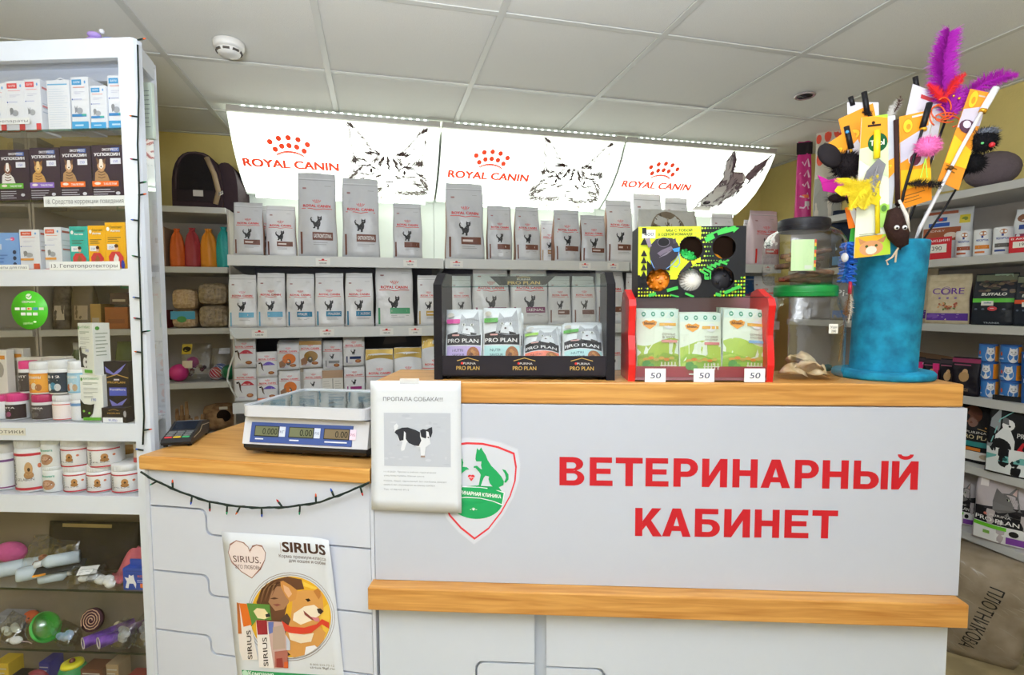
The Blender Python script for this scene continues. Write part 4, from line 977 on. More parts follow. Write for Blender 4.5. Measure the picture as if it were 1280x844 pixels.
def ruin(u, w, h, lab, k):
    p = atY(u, 530, LUY+.09); g = G(); z0 = s.z
    for i in range(3): g.lathe([(w*.14, 0), (w*.12, h*.5), (w*.15, h*.52), (w*.10, h*(.8+.1*i))], BARK, 10, (w*(.32*i-.32), .0, 0))
    g.box(-w*.5, w*.5, -.03, .05, 0, h*.2, BARK, .006); g.box(-w*.4, w*.4, .0, .04, h*.2, h*.55, BARK, .006)
    o = g.done('aquarium_ruin', None, (p.x, LUY+.09, z0)); tag(o, lab, 'ornament', 'ornaments low on the grey shelf')
    o2 = G().lathe([(.016, 0), (.022, .0), (.022, .004), (.016, .004)], mat('c4ae90', .8), 14).done('arch_ring', o, (w*.1, -.036, h*.12)); o2.rotation_euler = (math.pi/2, 0, 0)
ruin(228, .07, .17, 'carved brown ruin ornament with columns by the cabinet frame', 0); ruin(246, .09, .10, 'low brown ruin ornament with round arch', 1)
# goods seen through the cabinet, on the far wall shelf
BAGB = two('3c3230', '6a5c50', 30, 'brown_bag_print', .5, (.4, .6), .2)
for k, (u0, u1, vt, vb, z, col, lab, cat) in enumerate([
 (60, 82, 352, 410, LZ[2], '5a4640', 'dark brown patterned bag far behind the round green sticker', 'bag'), (84, 112, 352, 410, LZ[2], '7a6a55', 'olive brown treat bag seen through the cabinet glass', 'bag'),
 (113, 126, 380, 410, LZ[2], 'c9a25a', 'narrow box with blue top seen through the cabinet glass', 'box'), (131, 160, 384, 410, LZ[2], 'b0622c', 'orange wooden drawer box seen through the cabinet glass', 'box'),
 (137, 160, 366, 383, LZ[2]+.12, '5f4a46', 'dark brown carton on top of the orange box', 'box'), (150, 168, 350, 366, LZ[2]+.2, '2f7a55', 'green package on the dark brown carton', 'package'),
 (82, 96, 430, 478, LZ[3], '5c7048', 'olive green jar low behind the cabinet glass', 'jar'), (140, 160, 428, 478, LZ[3], '6c7a4c', 'green bag low behind the cabinet glass', 'bag'), (90, 100, 445, 478, LZ[3], '6a2a34', 'maroon bottle beside the olive jar', 'bottle'),
 (184, 206, 283, 332, LZ[1], 'b09074', 'pale brown carton behind the side pane of the cabinet', 'box'), (183, 204, 388, 408, LZ[2], 'a03a3c', 'red and green bundle behind the side pane', 'package'),
 (185, 205, 470, 478, LZ[3], '8a5a50', 'brown tray behind the side pane', 'tray'), (8, 30, 300, 332, LZ[1], '2a3a6a', 'blue spray bottle head behind the white boxes', 'bottle'), (18, 48, 170, 258, LZ[0], '8a857a', 'grey carton on the top far shelf behind the glass', 'box'), (60, 130, 190, 258, LZ[0], '7a6c5a', 'wide brown carton on the top far shelf behind the glass', 'box')]):
    s = slot(LY(.06), u0, u1, vt, vb, z); nm = {'bag': 'treat_bag', 'box': 'storage_box', 'jar': 'storage_jar', 'bottle': 'spray_bottle', 'package': 'package', 'tray': 'tray'}[cat]
    if cat == 'bag':
        o, fr = bag(nm, s.w, s.h, .1, BAGB if k == 0 else mat(col, .45, noise=.2, nscale=60), 170+k); a = Art(); a.rect(-.3*s.w, .2*s.h, .3*s.w, .5*s.h, 'b8a488' if k else 'cbbba4', 3, 3); a.build('front_print', o, drape(fr)); o.location = (s.p.x, LUY+.12, s.z)
    elif cat in ('jar', 'bottle'): o = G().lathe([(s.w*.42, 0), (s.w*.5, .01), (s.w*.5, s.h*.7), (s.w*.3, s.h*.82), (s.w*.3, s.h)], mat(col, .35), 18).done(nm, None, (s.p.x, LUY+.12, s.z)); G().lathe([(s.w*.34, s.h*.84), (s.w*.34, s.h*1.01)], mat('d8d8d8', .4), 14).done('cap', o)
    else:
        o = G().box(-s.w/2, s.w/2, 0, .14, 0, s.h, mat(col, .6, noise=.12, nscale=40), .002).done(nm, None, (s.p.x, LUY+.06, s.z)); a = Art(); a.rect(-.35*s.w, .25*s.h, .35*s.w, .45*s.h, 'c9b9a0' if k != 3 else '8f4c20'); a.build('label', o, flat(0))
    tag(o, lab, cat)

# ================================================================== cabinet contents
def KS(d): return lambda u, v: atK(u, v, d)
def mbox(u0, u1, vt, vb, z, d, dep, m, art, lab, grp, name='medicine_box', rz=0.0, h=None):
    s = slot(KS(d), u0, u1, vt, vb, z); w, hh = s.w, h or s.h
    o = G().box(-w/2, w/2, 0, dep, 0, hh, m, .0008).done(name, None, s.p, KANG+rz); tag(o, lab, 'box', grp)
    if art: a = Art(); art(a, w, hh); a.build('front_print', o, flat(0))
    return o, w, hh
PAPW = mat('e4e7ec', .4, noise=.02)
def art_vet(col, cat=True, patch=False):
    def f(a, w, h):
        a.rect(-.42*w, .85*h, .12*w, .95*h, col); a.text('ПЧЕЛОДАР' if 0 else 'Празител' if 0 else 'ФАРМ', -.15*w, .88*h, .04*h, 'f6f6f6', 'c', .36*w)
        a.ell(.32*w, .9*h, .05*w, .03*h, '6aa8dc', 8); a.rect(-.36*w, .80*h, .3*w, .812*h, 'e0876a' if col != 'd8434a' else 'e8a0a0')
        a.bars(-.3*w, .72*h, .3*w, 2, .03*h, .008*h, 'b9bcd0', 1); a.rect(-.44*w, .57*h, -.38*w, .595*h, '3a5ab0'); a.bars(-.34*w, .585*h, .2*w, 1, 1, .012*h, 'aab2d8', 2)
        a.ell(-.02*w, .37*h, .18*w, .06*h, 'a9adb4', 12); a.poly([(-.28*w, .33*h), (-.3*w, .47*h), (-.22*w, .42*h), (-.15*w, .47*h), (-.14*w, .36*h)], '8e939b')
        if col == '3a9ad0': a.rect(-.46*w, .26*h, .36*w, .31*h, '2f86c4'); a.rect(.1*w, .275*h, .36*w, .31*h, '4ab0a0'); a.rect(-.49*w, .02*h, .46*w, .17*h, '3ba0d6'); a.bars(-.3*w, .1*h, .3*w, 1, 1, .03*h, 'bfe0f2', 3)
        else: a.rect(.18*w, .02*h, .48*w, .16*h, col); a.rect(-.49*w, .0, .2*w, .03*h, col)
        if patch: a.ell(-.2*w, .42*h, .1*w, .055*h, '8a8d92', 14)
    return f
g1 = 'medicine boxes on the top glass shelf'
mbox(-14, 8, 104, 157, GL1, .03, .05, PAPW, art_vet('d8434a'), 'white and red medicine box cut by the frame edge, top glass shelf', g1)
mbox(8, 31, 101, 155, GL1, .03, .05, PAPW, art_vet('d8434a', patch=True), 'white medicine box with red corner and grey dot, top glass shelf', g1)
o, w, h = mbox(31, 51, 99, 153, GL1, .03, .06, PAPW, art_vet('d8434a'), 'white medicine box with red corners whose side shows, top glass shelf', g1)
a = Art(); a.bars(.004, h*.85, .052, 2, .35*h, .006, 'd88a8a', 5); a.bars(.004, h*.55, .052, 3, .08*h, .003, 'b9c4d0', 6); a.build('side_print', o, flatx(w/2))
def art_plain(a, w, h): a.rect(-.45*w, .9*h, .42*w, .925*h, '6ab0d8'); a.bars(-.42*w, .82*h, .44*w, 17, .045*h, .01*h, 'ccd6e0', 8)
o, w, h = mbox(59, 87, 100, 152, GL1, .03, .05, PAPW, art_plain, 'white box with its plain lined back to the front, top glass shelf', g1)
G().tube([(-w/2+.003, .012, h-.004), (0, .012, h+.010), (w/2-.003, .012, h-.004)], .003, PAPW, 6).done('flap', o)
mbox(89, 111, 96, 151, GL1, .03, .06, PAPW, art_vet('3a9ad0'), 'tall white and blue medicine box in the middle of the top glass shelf', g1)
mbox(113, 133, 107, 149, GL1, .025, .05, PAPW, art_vet('3a9ad0', patch=True), 'low white and blue medicine box between two taller blue ones', g1)
mbox(135, 157, 94, 149, GL1, .03, .05, PAPW, art_vet('3a9ad0', patch=True), 'tall white and blue medicine box next to the cabinet post', g1)
o, w, h = mbox(178, 190, 103, 160, GL1, .11, .012, mat('cfdccf', .4), lambda a, w, h: a.bars(-.4*w, .85*h, .4*w, 9, .08*h, .012*h, '7a8a84', 9), 'thin pale green box standing behind the side pane', g1)
g2 = 'dark calming tablet boxes on the second glass shelf'
def art_calm(col, pet, fur):
    def f(a, w, h):
        a.rect(.1*w, .875*h, .36*w, .95*h, '2f5aa8'); a.text('ЭКСПРЕСС', .08*w, .893*h, .042*h, 'f4f4f8', 'c', .5*w, .02); a.text('УСПОКОИН', -.02*w, .80*h, .055*h, 'f4f4f8', 'c', .80*w, .03)
        a.rect(.08*w, .65*h, .40*w, .755*h, 'e4e6f0'); a.text('150', .24*w, .675*h, .05*h, '4a5ac0', 'c')
        a.poly([(-.42*w, .35*h), (-.40*w, .5*h), (-.28*w, .56*h), (-.14*w, .54*h), (-.02*w, .46*h), (.04*w, .35*h)], fur[0])
        a.ell(-.2*w, .63*h, .13*w, .105*h, fur[1], 14)
        for s in (-1, 1): a.poly([(-.2*w+s*.11*w, .64*h), (-.2*w+s*.15*w, (.60 if pet == 'spaniel' else .76)*h), (-.2*w+s*.03*w, .71*h)], fur[2]); a.ell(-.2*w+s*.05*w, .65*h, .018*w, .012*h, '1c1416', 8)
        a.poly([(-.24*w, .74*h), (-.16*w, .74*h), (-.13*w, .6*h), (-.2*w, .56*h), (-.27*w, .6*h)], fur[3]); a.ell(-.2*w, .605*h, .025*w, .014*h, '3a2a2a', 8)
        for k in range(3): a.line([(-.3*w, (.52-.05*k)*h), (-.2*w, (.5-.05*k)*h), (-.08*w, (.52-.05*k)*h)], .015*h, fur[2])
        a.rect(-.49*w, .245*h, .32*w, .345*h, col); a.text('ТАБЛЕТКИ', .06*w, .275*h, .035*h, 'f4f4f4', 'c', .4*w, .02); a.ell(-.32*w, .3*h, .1*w, .025*h, 'f2e6dc', 10)
        a.bars(-.46*w, .19*h, .2*w, 4, .042*h, .012*h, 'c4c4d0', int(w*1e4)); a.ell(.3*w, .12*h, .07*w, .03*h, 'd0d0d8', 10)
    return f
DRK = mat('35283f', .35, noise=.03)
for k, (u0, u1, vt, vb, col, pet, fur, lab) in enumerate([
 (-38, -1, 189, 251, '6a5ab0', 'dog', ('c9b08a', 'd9b878', 'a8783c', 'e8d8b8'), 'dark tablet box cut by the picture edge'),
 (0, 36.5, 187, 249.5, '62b43c', 'spaniel', ('e8e6e4', '7a4a38', '6a3a2c', 'f2eeea'), 'dark tablet box with spaniel and green strip'),
 (38, 75, 184.5, 247, '8a68c8', 'dog', ('c99a5a', 'd8a860', '8a5a34', 'e8c890'), 'dark tablet box with terrier and violet strip'),
 (76, 114, 182.5, 245.5, 'f0702a', 'cat', ('b08860', 'c99a70', '6a4a38', 'f0e6da'), 'dark tablet box with striped cat and orange strip, beside the terrier box'),
 (115.5, 156, 181, 244, 'f0702a', 'cat', ('b08860', 'c99a70', '6a4a38', 'f0e6da'), 'dark tablet box with striped cat and orange strip, beside the cabinet post')]):
    mbox(u0, u1, vt, vb, GL2, .03, .035, DRK, art_calm(col, pet, fur), lab, g2)
def shelf_strip(u0, u1, vt, vb, txt, d, lab, col='55555a', size=.55, base='e8ebea'):
    s = slot(KS(d), u0, u1, vt, vb); o = G().box(-s.w/2, s.w/2, -.0008, 0, 0, s.h, mat(base, .5, noise=0)).done('shelf_label', None, s.p, KANG); tag(o, lab, 'label', 'printed strips on the cabinet shelves')
    a = Art(); a.text(txt, 0, s.h*.28, s.h*size*.8, col, 'c', s.w*.94); a.build('lettering', o, flat(-.0008))
shelf_strip(55, 158, 245, 258, '18. Средства коррекции поведения', .0095, 'white strip reading remedies for behaviour correction', '6a6f70')
shelf_strip(-10, 37, 147.5, 155.5, 'Препараты', .0095, 'clear strip in front of the red and white boxes', '7a7a80')
shelf_strip(62, 150, 327, 337.5, '13. Гепатопротекторы', -.001, 'white strip with number thirteen above the cabinet mid rail')
shelf_strip(-20, 36, 331, 338, 'Препараты для глаз', -.001, 'white strip about eyes beside the number thirteen strip', '7a7a80')
shelf_strip(-40, 32, 535, 544, 'Пробиотики', -.001, 'cream strip stuck on the cabinet rail below the vitamin jars', '6a675f', .7, 'dcdad0')
g3 = 'boxes on the third cabinet shelf'; z3 = rz[1][1]
o, w, h = mbox(-22, 24, 291, 336, z3, .03, .06, mat('7aa8e4', .4), None, 'pale blue medicine box beside the white and orange boxes', g3)
a = Art(); a.ell(.34*w, .83*h, .06*w, .05*h, 'e05088', 10); a.text('капли', .25*w, .80*h, .05*h, 'f0f4fa', 'c'); a.rect(-.1*w, .55*h, .04*w, .7*h, 'c4d4e8')
for k in range(3): a.ell(.38*w, (.48-.16*k)*h, .05*w, .055*h, '2a3a60', 10)
a.bars(-.4*w, .4*h, .2*w, 4, .09*h, .025*h, '4a78c0', 4); a.build('front_print', o, flat(0))
def art_liver(a, w, h): art_vet('dd5a3a', patch=True)(a, w, h); a.rect(-.46*w, .24*h, .2*w, .29*h, 'e8a04a')
for u0, u1, vt, lab in ((25, 50, 287, 'white and orange medicine box next to the pale blue box'), (56, 77, 284, 'white and orange medicine box next to the teal box')):
    o, w, h = mbox(u0, u1, vt, 336, z3, .03, .055, PAPW, art_liver, lab, g3); a = Art(); a.bars(.003, h*.9, .05, 2, h*.42, .006, 'b8544a', 2); a.bars(.003, h*.7, .05, 3, h*.12, .003, 'c8ccd0', 3); a.build('side_print', o, flatx(w/2))
def art_person(shirt, hair, dogc, pants):
    def f(a, w, h):
        a.ell(-.34*w, .86*h, .08*w, .045*h, 'f4f4f0', 10); a.text('Гепатовет', .08*w, .875*h, .05*h, '3a3a30', 'c', .6*w); a.text('Актив', .02*w, .80*h, .045*h, 'f4f4f0', 'c', .5*w, .03); a.bars(-.36*w, .68*h, .4*w, 3, .04*h, .012*h, '5a5a3c', 3)
        a.rect(-.4*w, .42*h, .02*w, .54*h, 'f0f2f2'); a.text('250', -.2*w, .45*h, .05*h, '4a5ab0', 'c')
        a.poly([(-.3*w, .05*h), (-.34*w, .28*h), (-.18*w, .38*h), (.2*w, .38*h), (.4*w, .26*h), (.36*w, .05*h)], shirt); a.ell(.06*w, .46*h, .09*w, .06*h, 'e8b89c', 12); a.ell(.06*w, .5*h, .10*w, .04*h, hair, 10)
        a.poly([(-.05*w, .02*h), (-.1*w, .22*h), (.02*w, .34*h), (.16*w, .26*h), (.14*w, .02*h)], dogc); a.ell(.36*w, .1*h, .09*w, .1*h, pants, 10)
    return f
mbox(87.5, 110, 283, 335, z3, .03, .045, mat('22b5a8', .4, noise=.02), art_person('d8343c', '4a2c24', '9a5a2c', '1a8a80'), 'teal liver tablet box with a figure in red', g3)
mbox(110.5, 132, 282, 335, z3, .03, .045, mat('f3b416', .4, noise=.02), art_person('d8343c', '5a2c20', 'a8602c', 'f0ece4'), 'yellow liver tablet box with a long haired figure', g3)
mbox(132, 157, 278, 335, z3, .028, .045, mat('f3b416', .4, noise=.02), art_person('d8343c', '4a2420', 'f2ece6', '3a4ab8'), 'taller yellow liver tablet box with a seated figure', g3)
# round green sticker on the front pane
s = slot(KS(.0032), 15, 59.5, 363.5, 412); r = s.h/2
o = G().lathe([(r, 0), (r, .0006)], mat('52cc2a', .35, noise=0), 40).done('payment_sticker', None, (0, 0, 0)); o.matrix_world = Matrix.Translation(s.p+Vector((0, 0, r))) @ Matrix.Rotation(KANG, 4, 'Z') @ Matrix.Rotation(math.pi/2, 4, 'X')
tag(o, 'round bright green card payment sticker on the cabinet glass', 'sticker')
a = Art(); a.ell(0, r*.70, r*.16, r*.15, 'f2fbee', 16); a.line([(-r*.12, r*.72), (0, r*.66), (r*.16, r*.8)], r*.05, '52cc2a'); a.text('СБЕРБАНК', 0, r*.38, r*.1, 'f2fbee', 'c', r*.75, .02)
for k, c in enumerate(['f2f2f2', 'e6ecf8', 'f4e2d6', '4aa0c8', 'd8e0c8']): a.rect((-.78+.33*k)*r, .0, (-.52+.33*k)*r, .14*r, c)
a.ell((-.78+.33*2+.09)*r, .07*r, .055*r, .05*r, 'e0402a', 8); a.ell((-.78+.33*2+.17)*r, .07*r, .055*r, .05*r, 'f0a02a', 8)
for k in range(3): a.rect((-.45+.33*k)*r, -.27*r, (-.19+.33*k)*r, -.12*r, 'e8f0ec')
a.text('удобно', -.08*r, -.72*r, .11*r, 'd8f8c8', 'c'); a.ell(.3*r, -.6*r, .09*r, .05*r, 'd8f8c8', 8); a.build('print', o, lambda x, y, l: (x, y, .0007+l*LS))
# vitamin jars
def jar(u, wpx, vt, vb, z, d, body, lid, art, lab, grp, lidf=.26, name='vitamin_jar', ribs=True, cat='jar'):
    s = slot(KS(d), u-wpx/2, u+wpx/2, vt, vb, z); r = s.w/2; h = s.h; lh = h*lidf
    o = G().lathe([(r*.93, 0), (r, h*.03), (r, h*.92-lh), (r*.96, h-lh*1.02), (r*.84, h-lh)], mat(body, .3, noise=.02), 28).done(name, None, (s.p.x, s.p.y, s.z), KANG); o.location = s.p+KN*r
    g = G().lathe([(r*.95, h-lh), (r*.98, h-lh*.95), (r*.98, h-lh*.12), (r*.93, h)], mat(lid, .35), 28)
    if ribs:
        for i in range(28): g.box(-.0005, .0005, -r*.995, -r*.975, h-lh*.9, h-lh*.2, mat(lid, .35), 0, Matrix.Rotation(2*math.pi*i/28, 4, 'Z'))
    g.done('lid', o); tag(o, lab, cat, grp)
    if art: a = Art(); art(a, r, h, h*.92-lh); a.build('label', o, cylmap(r))
    return o
def wrap(a, r, y0, y1, col, a0=-1.5, a1=1.5, n=18): a.rect(r*a0, y0, r*a1, y1, col, n, 1)
def art_band(col, main, img, word, seed=0, txt='f4f0ea'):
    def f(a, r, h, bh):
        wrap(a, r, bh*.08, bh*.95, col); wrap(a, r, bh*.14, bh*.9, main); a.text(word, 0, bh*.72, bh*.11, txt, 'c', r*1.1, .02); a.bars(-r*.5, bh*.62, r*.5, 1, 1, bh*.04, txt, seed)
        for k, c in enumerate(img): a.ell(r*(-.35+.35*k), bh*(.32+.06*(k % 2)), r*.24, bh*.16, c, 12)
        a.rect(-r*1.45, bh*.16, -r*1.0, bh*.85, 'eceff2', 4); a.bars(-r*1.4, bh*.8, -r*1.05, 9, bh*.07, bh*.02, '8a9098', seed)
    return f
g4 = 'vitamin jars on the middle cabinet shelf'; z4 = rz[2][1]
mj = atK(100, 494, .03).z; rowz = slot(KS(.03), 30, 60, 450, 494).z
jr1 = slot(KS(.03), 45, 72, 494, 530, z4).h+z4+.001
jar(11, 22, 493, 530, z4, .03, 'eceef0', 'e0368c', art_band('3a2c38', '2e2430', ['6a3a58', '9a4a78'], 'VITA', 1), 'white jar with pink lid and dark label, front of the lower row', g4, .3)
jar(-6, 20, 495, 530, z4, .04, 'eceef0', 'e0368c', None, 'white jar with pink lid at the picture edge, lower row', g4)
jar(45, 26, 494, 530, z4, .03, 'e4e4e6', 'c02a6c', art_band('3a3438', '4a4448', ['6a6468', '5a5458'], 'OMEGA', 2), 'white jar with crimson lid and grey label, lower row', g4, .3)
jar(71, 25, 495, 530, z4, .03, 'f0f0f2', 'e8e8ec', lambda a, r, h, bh: (wrap(a, r, bh*.05, bh*.98, 'd8483c'), wrap(a, r, bh*.1, bh*.93, 'f2e6e2'), a.bars(-r*.7, bh*.85, r*.7, 9, bh*.085, bh*.02, 'b08a84', 3)), 'white jar with red edged ingredient label, lower row', g4, .25)
jar(93, 20, 492, 530, z4, .03, 'eef0f4', 'e6ebf2', lambda a, r, h, bh: (wrap(a, r, bh*.8, bh*.95, '6a9ad0'), a.bars(-r*.7, bh*.6, r*.7, 6, bh*.1, bh*.02, 'c4cce0', 3)), 'white jar with blue line on its label, lower row', g4, .25)
for k, (u, wp, vt, d, col, main, img, word, lid, lab) in enumerate([(27, 18, 452, .05, '3a3438', '4a4246', ['5a5458'], 'VIT', 'e83a8c', 'jar with bright pink lid and dark label, upper row'), (42, 27, 453, .03, 'e88a1c', 'f0a83c', ['c9824a', 'e8d8c0', 'a86a3a'], 'ВИТАМИНЫ', 'eef1f4', 'white jar with orange label showing a dog, upper row'), (66, 27, 451, .03, '2c3440', '2a3a4c', ['e8eaec', '3a88a8', 'c8ccd0'], 'B12', 'eef1f4', 'white jar with dark blue label showing white dogs, upper row'), (89, 21, 452, .03, '7ab8dc', 'a8d0e4', ['b86a3c', 'd8e0e8', 'c4a888'], 'ВИТАМИН', 'eef1f4', 'white jar with light blue label, upper row beside the tall boxes')]):
    jar(u, wp, vt, 494, jr1, d, 'f0f2f4', lid, art_band(col, main, img, word, k), lab, g4, .24)
for k, (u0, u1, vt, vb, z, d, col, lab) in enumerate([(-8, 9, 438, 495, z4, .10, 'e8e4dc', 'white tube box with orange swirl behind the pink lidded jars'), (10, 30, 436, 490, z4, .14, 'd0ccc4', 'pale box with grey animal photo behind the jars'), (22, 52, 447, 480, z4+.05, .125, 'e6e2da', 'white box with red label behind the upper jars'), (54, 84, 446, 480, z4+.05, .125, 'e6e2da', 'second white box with red label behind the upper jars')]):
    mbox(u0, u1, vt, vb, z4, d, .025, mat(col, .5), lambda a, w, h, k=k: (a.rect(-.3*w, .86*h, .4*w, .92*h, 'c8403a' if k > 1 else 'd88a2a'), a.ell(0, .7*h, .3*w, .12*h, 'a8a096', 10)), lab, 'boxes behind the vitamin jars')
def art_neuro(cat):
    def f(a, w, h):
        a.ell(-.42*w, .91*h, .04*w, .04*h, '4a9a3c', 8); a.text('АНТИБИО', .0, .90*h, .045*h, '6aa86a', 'c', .72*w, .01); a.bars(-.36*w, .83*h, .3*w, 2, .03*h, .012*h, '9aa89a', 1)
        for k in range(3): a.bars(-.34*w, (.72-.09*k)*h, .3*w, 2, .03*h, .008*h, 'a8aca8', k)
        a.text('190', .1*w, .44*h, .06*h, '4a6ac8', 'c')
        if cat: a.poly([(-.5*w, .06*h), (-.5*w, .48*h), (-.34*w, .38*h), (-.05*w, .36*h), (.12*w, .38*h), (.02*w, .16*h), (-.2*w, .05*h)], '262826'); a.ell(-.36*w, .22*h, .05*w, .025*h, '7ac83c', 8); a.ell(-.12*w, .18*h, .05*w, .025*h, '7ac83c', 8); a.rect(-.4*w, .02*h, .4*w, .085*h, '5cb02a')
        else: a.poly([(-.42*w, .5*h), (-.34*w, .55*h), (-.24*w, .42*h), (-.05*w, .4*h), (.12*w, .38*h), (.0*w, .28*h), (.06*w, .14*h), (-.36*w, .14*h), (-.38*w, .36*h)], '3a3a3c'); a.ell(-.06*w, .24*h, .14*w, .1*h, 'ececec', 10); a.ell(.02*w, .25*h, .05*w, .03*h, '1c1c1c', 8); a.rect(-.12*w, .04*h, .42*w, .1*h, '5cb02a')
    return f
GRB = mat('eef2ec', .4, noise=.02)
hb = slot(KS(.03), 101, 127, 469, 530, z4); 
mbox(101, 129, 469, 530, z4, .03, .045, GRB, art_neuro(True), 'white and green pet remedy box with black cat, lower of two', 'white and green remedy boxes')
o, w, h = mbox(93, 122, 404, 468, z4+hb.h+.0005, .035, .045, GRB, art_neuro(False), 'white and green pet remedy box with dog, standing on the cat box', 'white and green remedy boxes', rz=-.35)
a = Art(); a.ell(.012, .9*h, .006, .006, '4a9a3c', 8); a.bars(.006, .8*h, .04, 7, .07*h, .003, 'a8b4a4', 3); a.build('side_print', o, flatx(w/2))
def art_fort(tall):
    def f(a, w, h):
        if tall: a.poly([(-.45*w, .92*h), (-.1*w, .8*h), (.42*w, .97*h), (.2*w, .84*h), (-.05*w, .76*h), (-.4*w, .82*h)], '7a7acc'); a.line([(-.45*w, .72*h), (.02*w, .78*h), (.48*w, .72*h)], .014*h, 'c9a04a'); a.rect(-.1*w, .68*h, .12*w, .705*h, 'd8d0d0'); a.text('PROPLAN', 0, .63*h, .035*h, 'c9a04a', 'c', .7*w, .02); a.rect(-.3*w, .42*h, .4*w, .56*h, '4a5ac0'); a.text('FortiFlora', .05*w, .51*h, .032*h, 'e8e8f0', 'c', .62*w, .02); a.poly([(-.3*w, .36*h), (-.0*w, .28*h), (.42*w, .38*h), (.2*w, .26*h), (-.2*w, .24*h)], '7a7acc'); a.line([(-.3*w, .2*h), (.1*w, .24*h), (.45*w, .2*h)], .012*h, 'c9a04a')
        else: a.line([(-.2*w, .82*h), (0, .9*h), (.2*w, .82*h)], .03*h, 'c9a04a'); a.text('PROPLAN', 0, .6*h, .09*h, 'c9a04a', 'c', .5*w, .02); a.rect(-.44*w, .02*h, .36*w, .36*h, 'eef0f4'); a.text('95,00р', -.04*w, .1*h, .16*h, '4a5ac0', 'c'); a.ell(.46*w, .6*h, .06*w, .22*h, 'a8a8b0', 10)
    return f
DK2 = mat('262129', .35, noise=.02)
mbox(131, 162, 452, 530, z4, .045, .03, DK2, art_fort(True), 'tall black probiotic box with blue swirls beside the cabinet post', 'black probiotic boxes')
mbox(127, 158, 510, 530, z4, .012, .028, DK2, art_fort(False), 'low black box with handwritten price in front of the tall one', 'black probiotic boxes')
g5 = 'white supplement tubs on the lower cabinet shelf'; z5 = rz[3][1]
def art_poly(word, dog, side, shift=0.0):
    def f(a, r, h, bh):
        wrap(a, r, bh*.92, bh*.985, 'c8283c'); wrap(a, r, bh*.06, bh*.125, 'c8283c'); wrap(a, r, bh*.16, bh*.88, 'b9bcc8', -1.5, -.8, 6)
        a.text('POLIDEX', r*(-.35+shift), bh*.2, r*.18, '3a3a40', 'l', bh*.66, .01, rot=math.pi/2)
        a.ell(r*(.4+shift), bh*.6, r*.2, bh*.17, dog, 14); a.ell(r*(.4+shift), bh*.44, r*.24, bh*.1, side, 12); a.ell(r*(.42+shift), bh*.58, r*.07, bh*.05, '4a3428', 8); a.ell(r*(.9+shift), bh*.66, r*.09, bh*.06, 'd8785a', 8); a.text(word, r*(.2+shift), bh*.3, bh*.07, '6a6a78', 'c', r*.9)
    return f
jar(-3, 22, 556, 616, z5, .03, 'eef0f2', 'e6e8ea', lambda a, r, h, bh: (wrap(a, r, bh*.85, bh*.92, '7a4a8a'), wrap(a, r, bh*.06, bh*.1, '8a3a7a')), 'white tub with violet line at the picture edge', g5, .2)
jar(26, 40, 551, 617, z5, .015, 'eceff1', 'e2e5e8', art_poly('GELABON', 'c9a070', 'b08458'), 'large white supplement tub with golden dog', g5, .16)
def art_brew(a, r, h, bh): a.text('Brewers', r*.1, bh*.78, bh*.13, '2fa890', 'c', r*1.2, .02); a.ell(r*.1, bh*.4, r*.6, bh*.26, 'b88a6a', 14); a.ell(r*.0, bh*.46, r*.35, bh*.1, 'd0a890', 10); a.line([(-r*.3, bh*.5), (r*.1, bh*.3), (r*.5, bh*.5)], bh*.04, '8a5a44'); a.rect(-r*1.4, bh*.2, -r*.8, bh*.3, 'a8d8d0', 4)
zz5 = slot(KS(.03), 46, 70, 584, 617, z5).h+z5+.0005
jar(58, 24, 584, 617, z5, .02, 'eef2f2', 'e4eaea', art_brew, 'white tub with mint lettering and brown dog photo, lower of two', g5, .16); jar(55.5, 23, 551, 584, zz5, .02, 'eef2f2', 'e4eaea', art_brew, 'white tub with mint lettering and brown dog photo, upper of two', g5, .16)
for u, wp, vt, vb, zq, sh, lab in [(85.5, 31, 583, 617, z5, .0, 'squat white tub with red lines, lower row, nearest the mint tubs'), (114.5, 30, 583, 617, z5, .0, 'squat white tub with red lines, lower row, middle'), (147.5, 36, 582, 617, z5, .0, 'squat white tub with red lines, lower row, by the post with nothing on top'), (82.5, 33, 551, 583, zz5, -.2, 'squat white tub with red lines stacked on top beside the mint tubs'), (117, 37, 551, 582, zz5, .2, 'squat white tub with red lines stacked on top beside the orange lidded jar')]:
    jar(u, wp, vt, vb, zq, .02, 'f0f1f3', 'e8eaec', art_poly('PLUS', 'c08a50', 'a8743c', sh), lab, g5, .24)
jar(147, 24, 562, 580, z5+.045, .11, 'd8d4ca', 'b8823c', None, 'glass jar with orange lid behind the squat tubs', g5, .3)
jar(171, 14, 554, 616, z5, .05, 'c9b8a8', 'd8d4cc', lambda a, r, h, bh: (wrap(a, r, bh*.7, bh*.9, 'b83040'), wrap(a, r, bh*.2, bh*.6, '5a5a60'), wrap(a, r, bh*.05, bh*.12, '2a3a8a')), 'tall narrow bottle half behind the cabinet post', g5, .15)
# toy on the cabinet roof
p = atK(117, 44, .03); o = empty('plush_toy', (p.x, p.y+.03, zt), .3, 'lilac clay-like toy lying on the cabinet roof', 'toy')
LIL = mat('a48ac8', .6); G().ball((-.012, 0, .018), .018, LIL, 3, (1, .9, .6)).ball((-.010, -.002, .034), .017, LIL, 3, (1, .9, .55)).done('jaw', o); G().ball((.026, 0, .022), .02, mat('8a92cc', .6), 3, (1.2, .9, .8)).done('body', o); G().ball((.008, -.01, .046), .007, mat('d8d8dc', .4), 2).done('eye', o)
# ================================================================== on the high counter
def CS(d): return lambda u, v: atC(u, v, d)
def cc(x, y, z=0): return CA+CD*x+CN*y+Vector((0, 0, z))
def ccl(p): q = p-CA; return q.dot(CD), q.dot(CN), q.z
PLEX = glass('acrylic', (.97, .98, .98), extra=.02, rough=.03)
GOLD = 'c9a557'
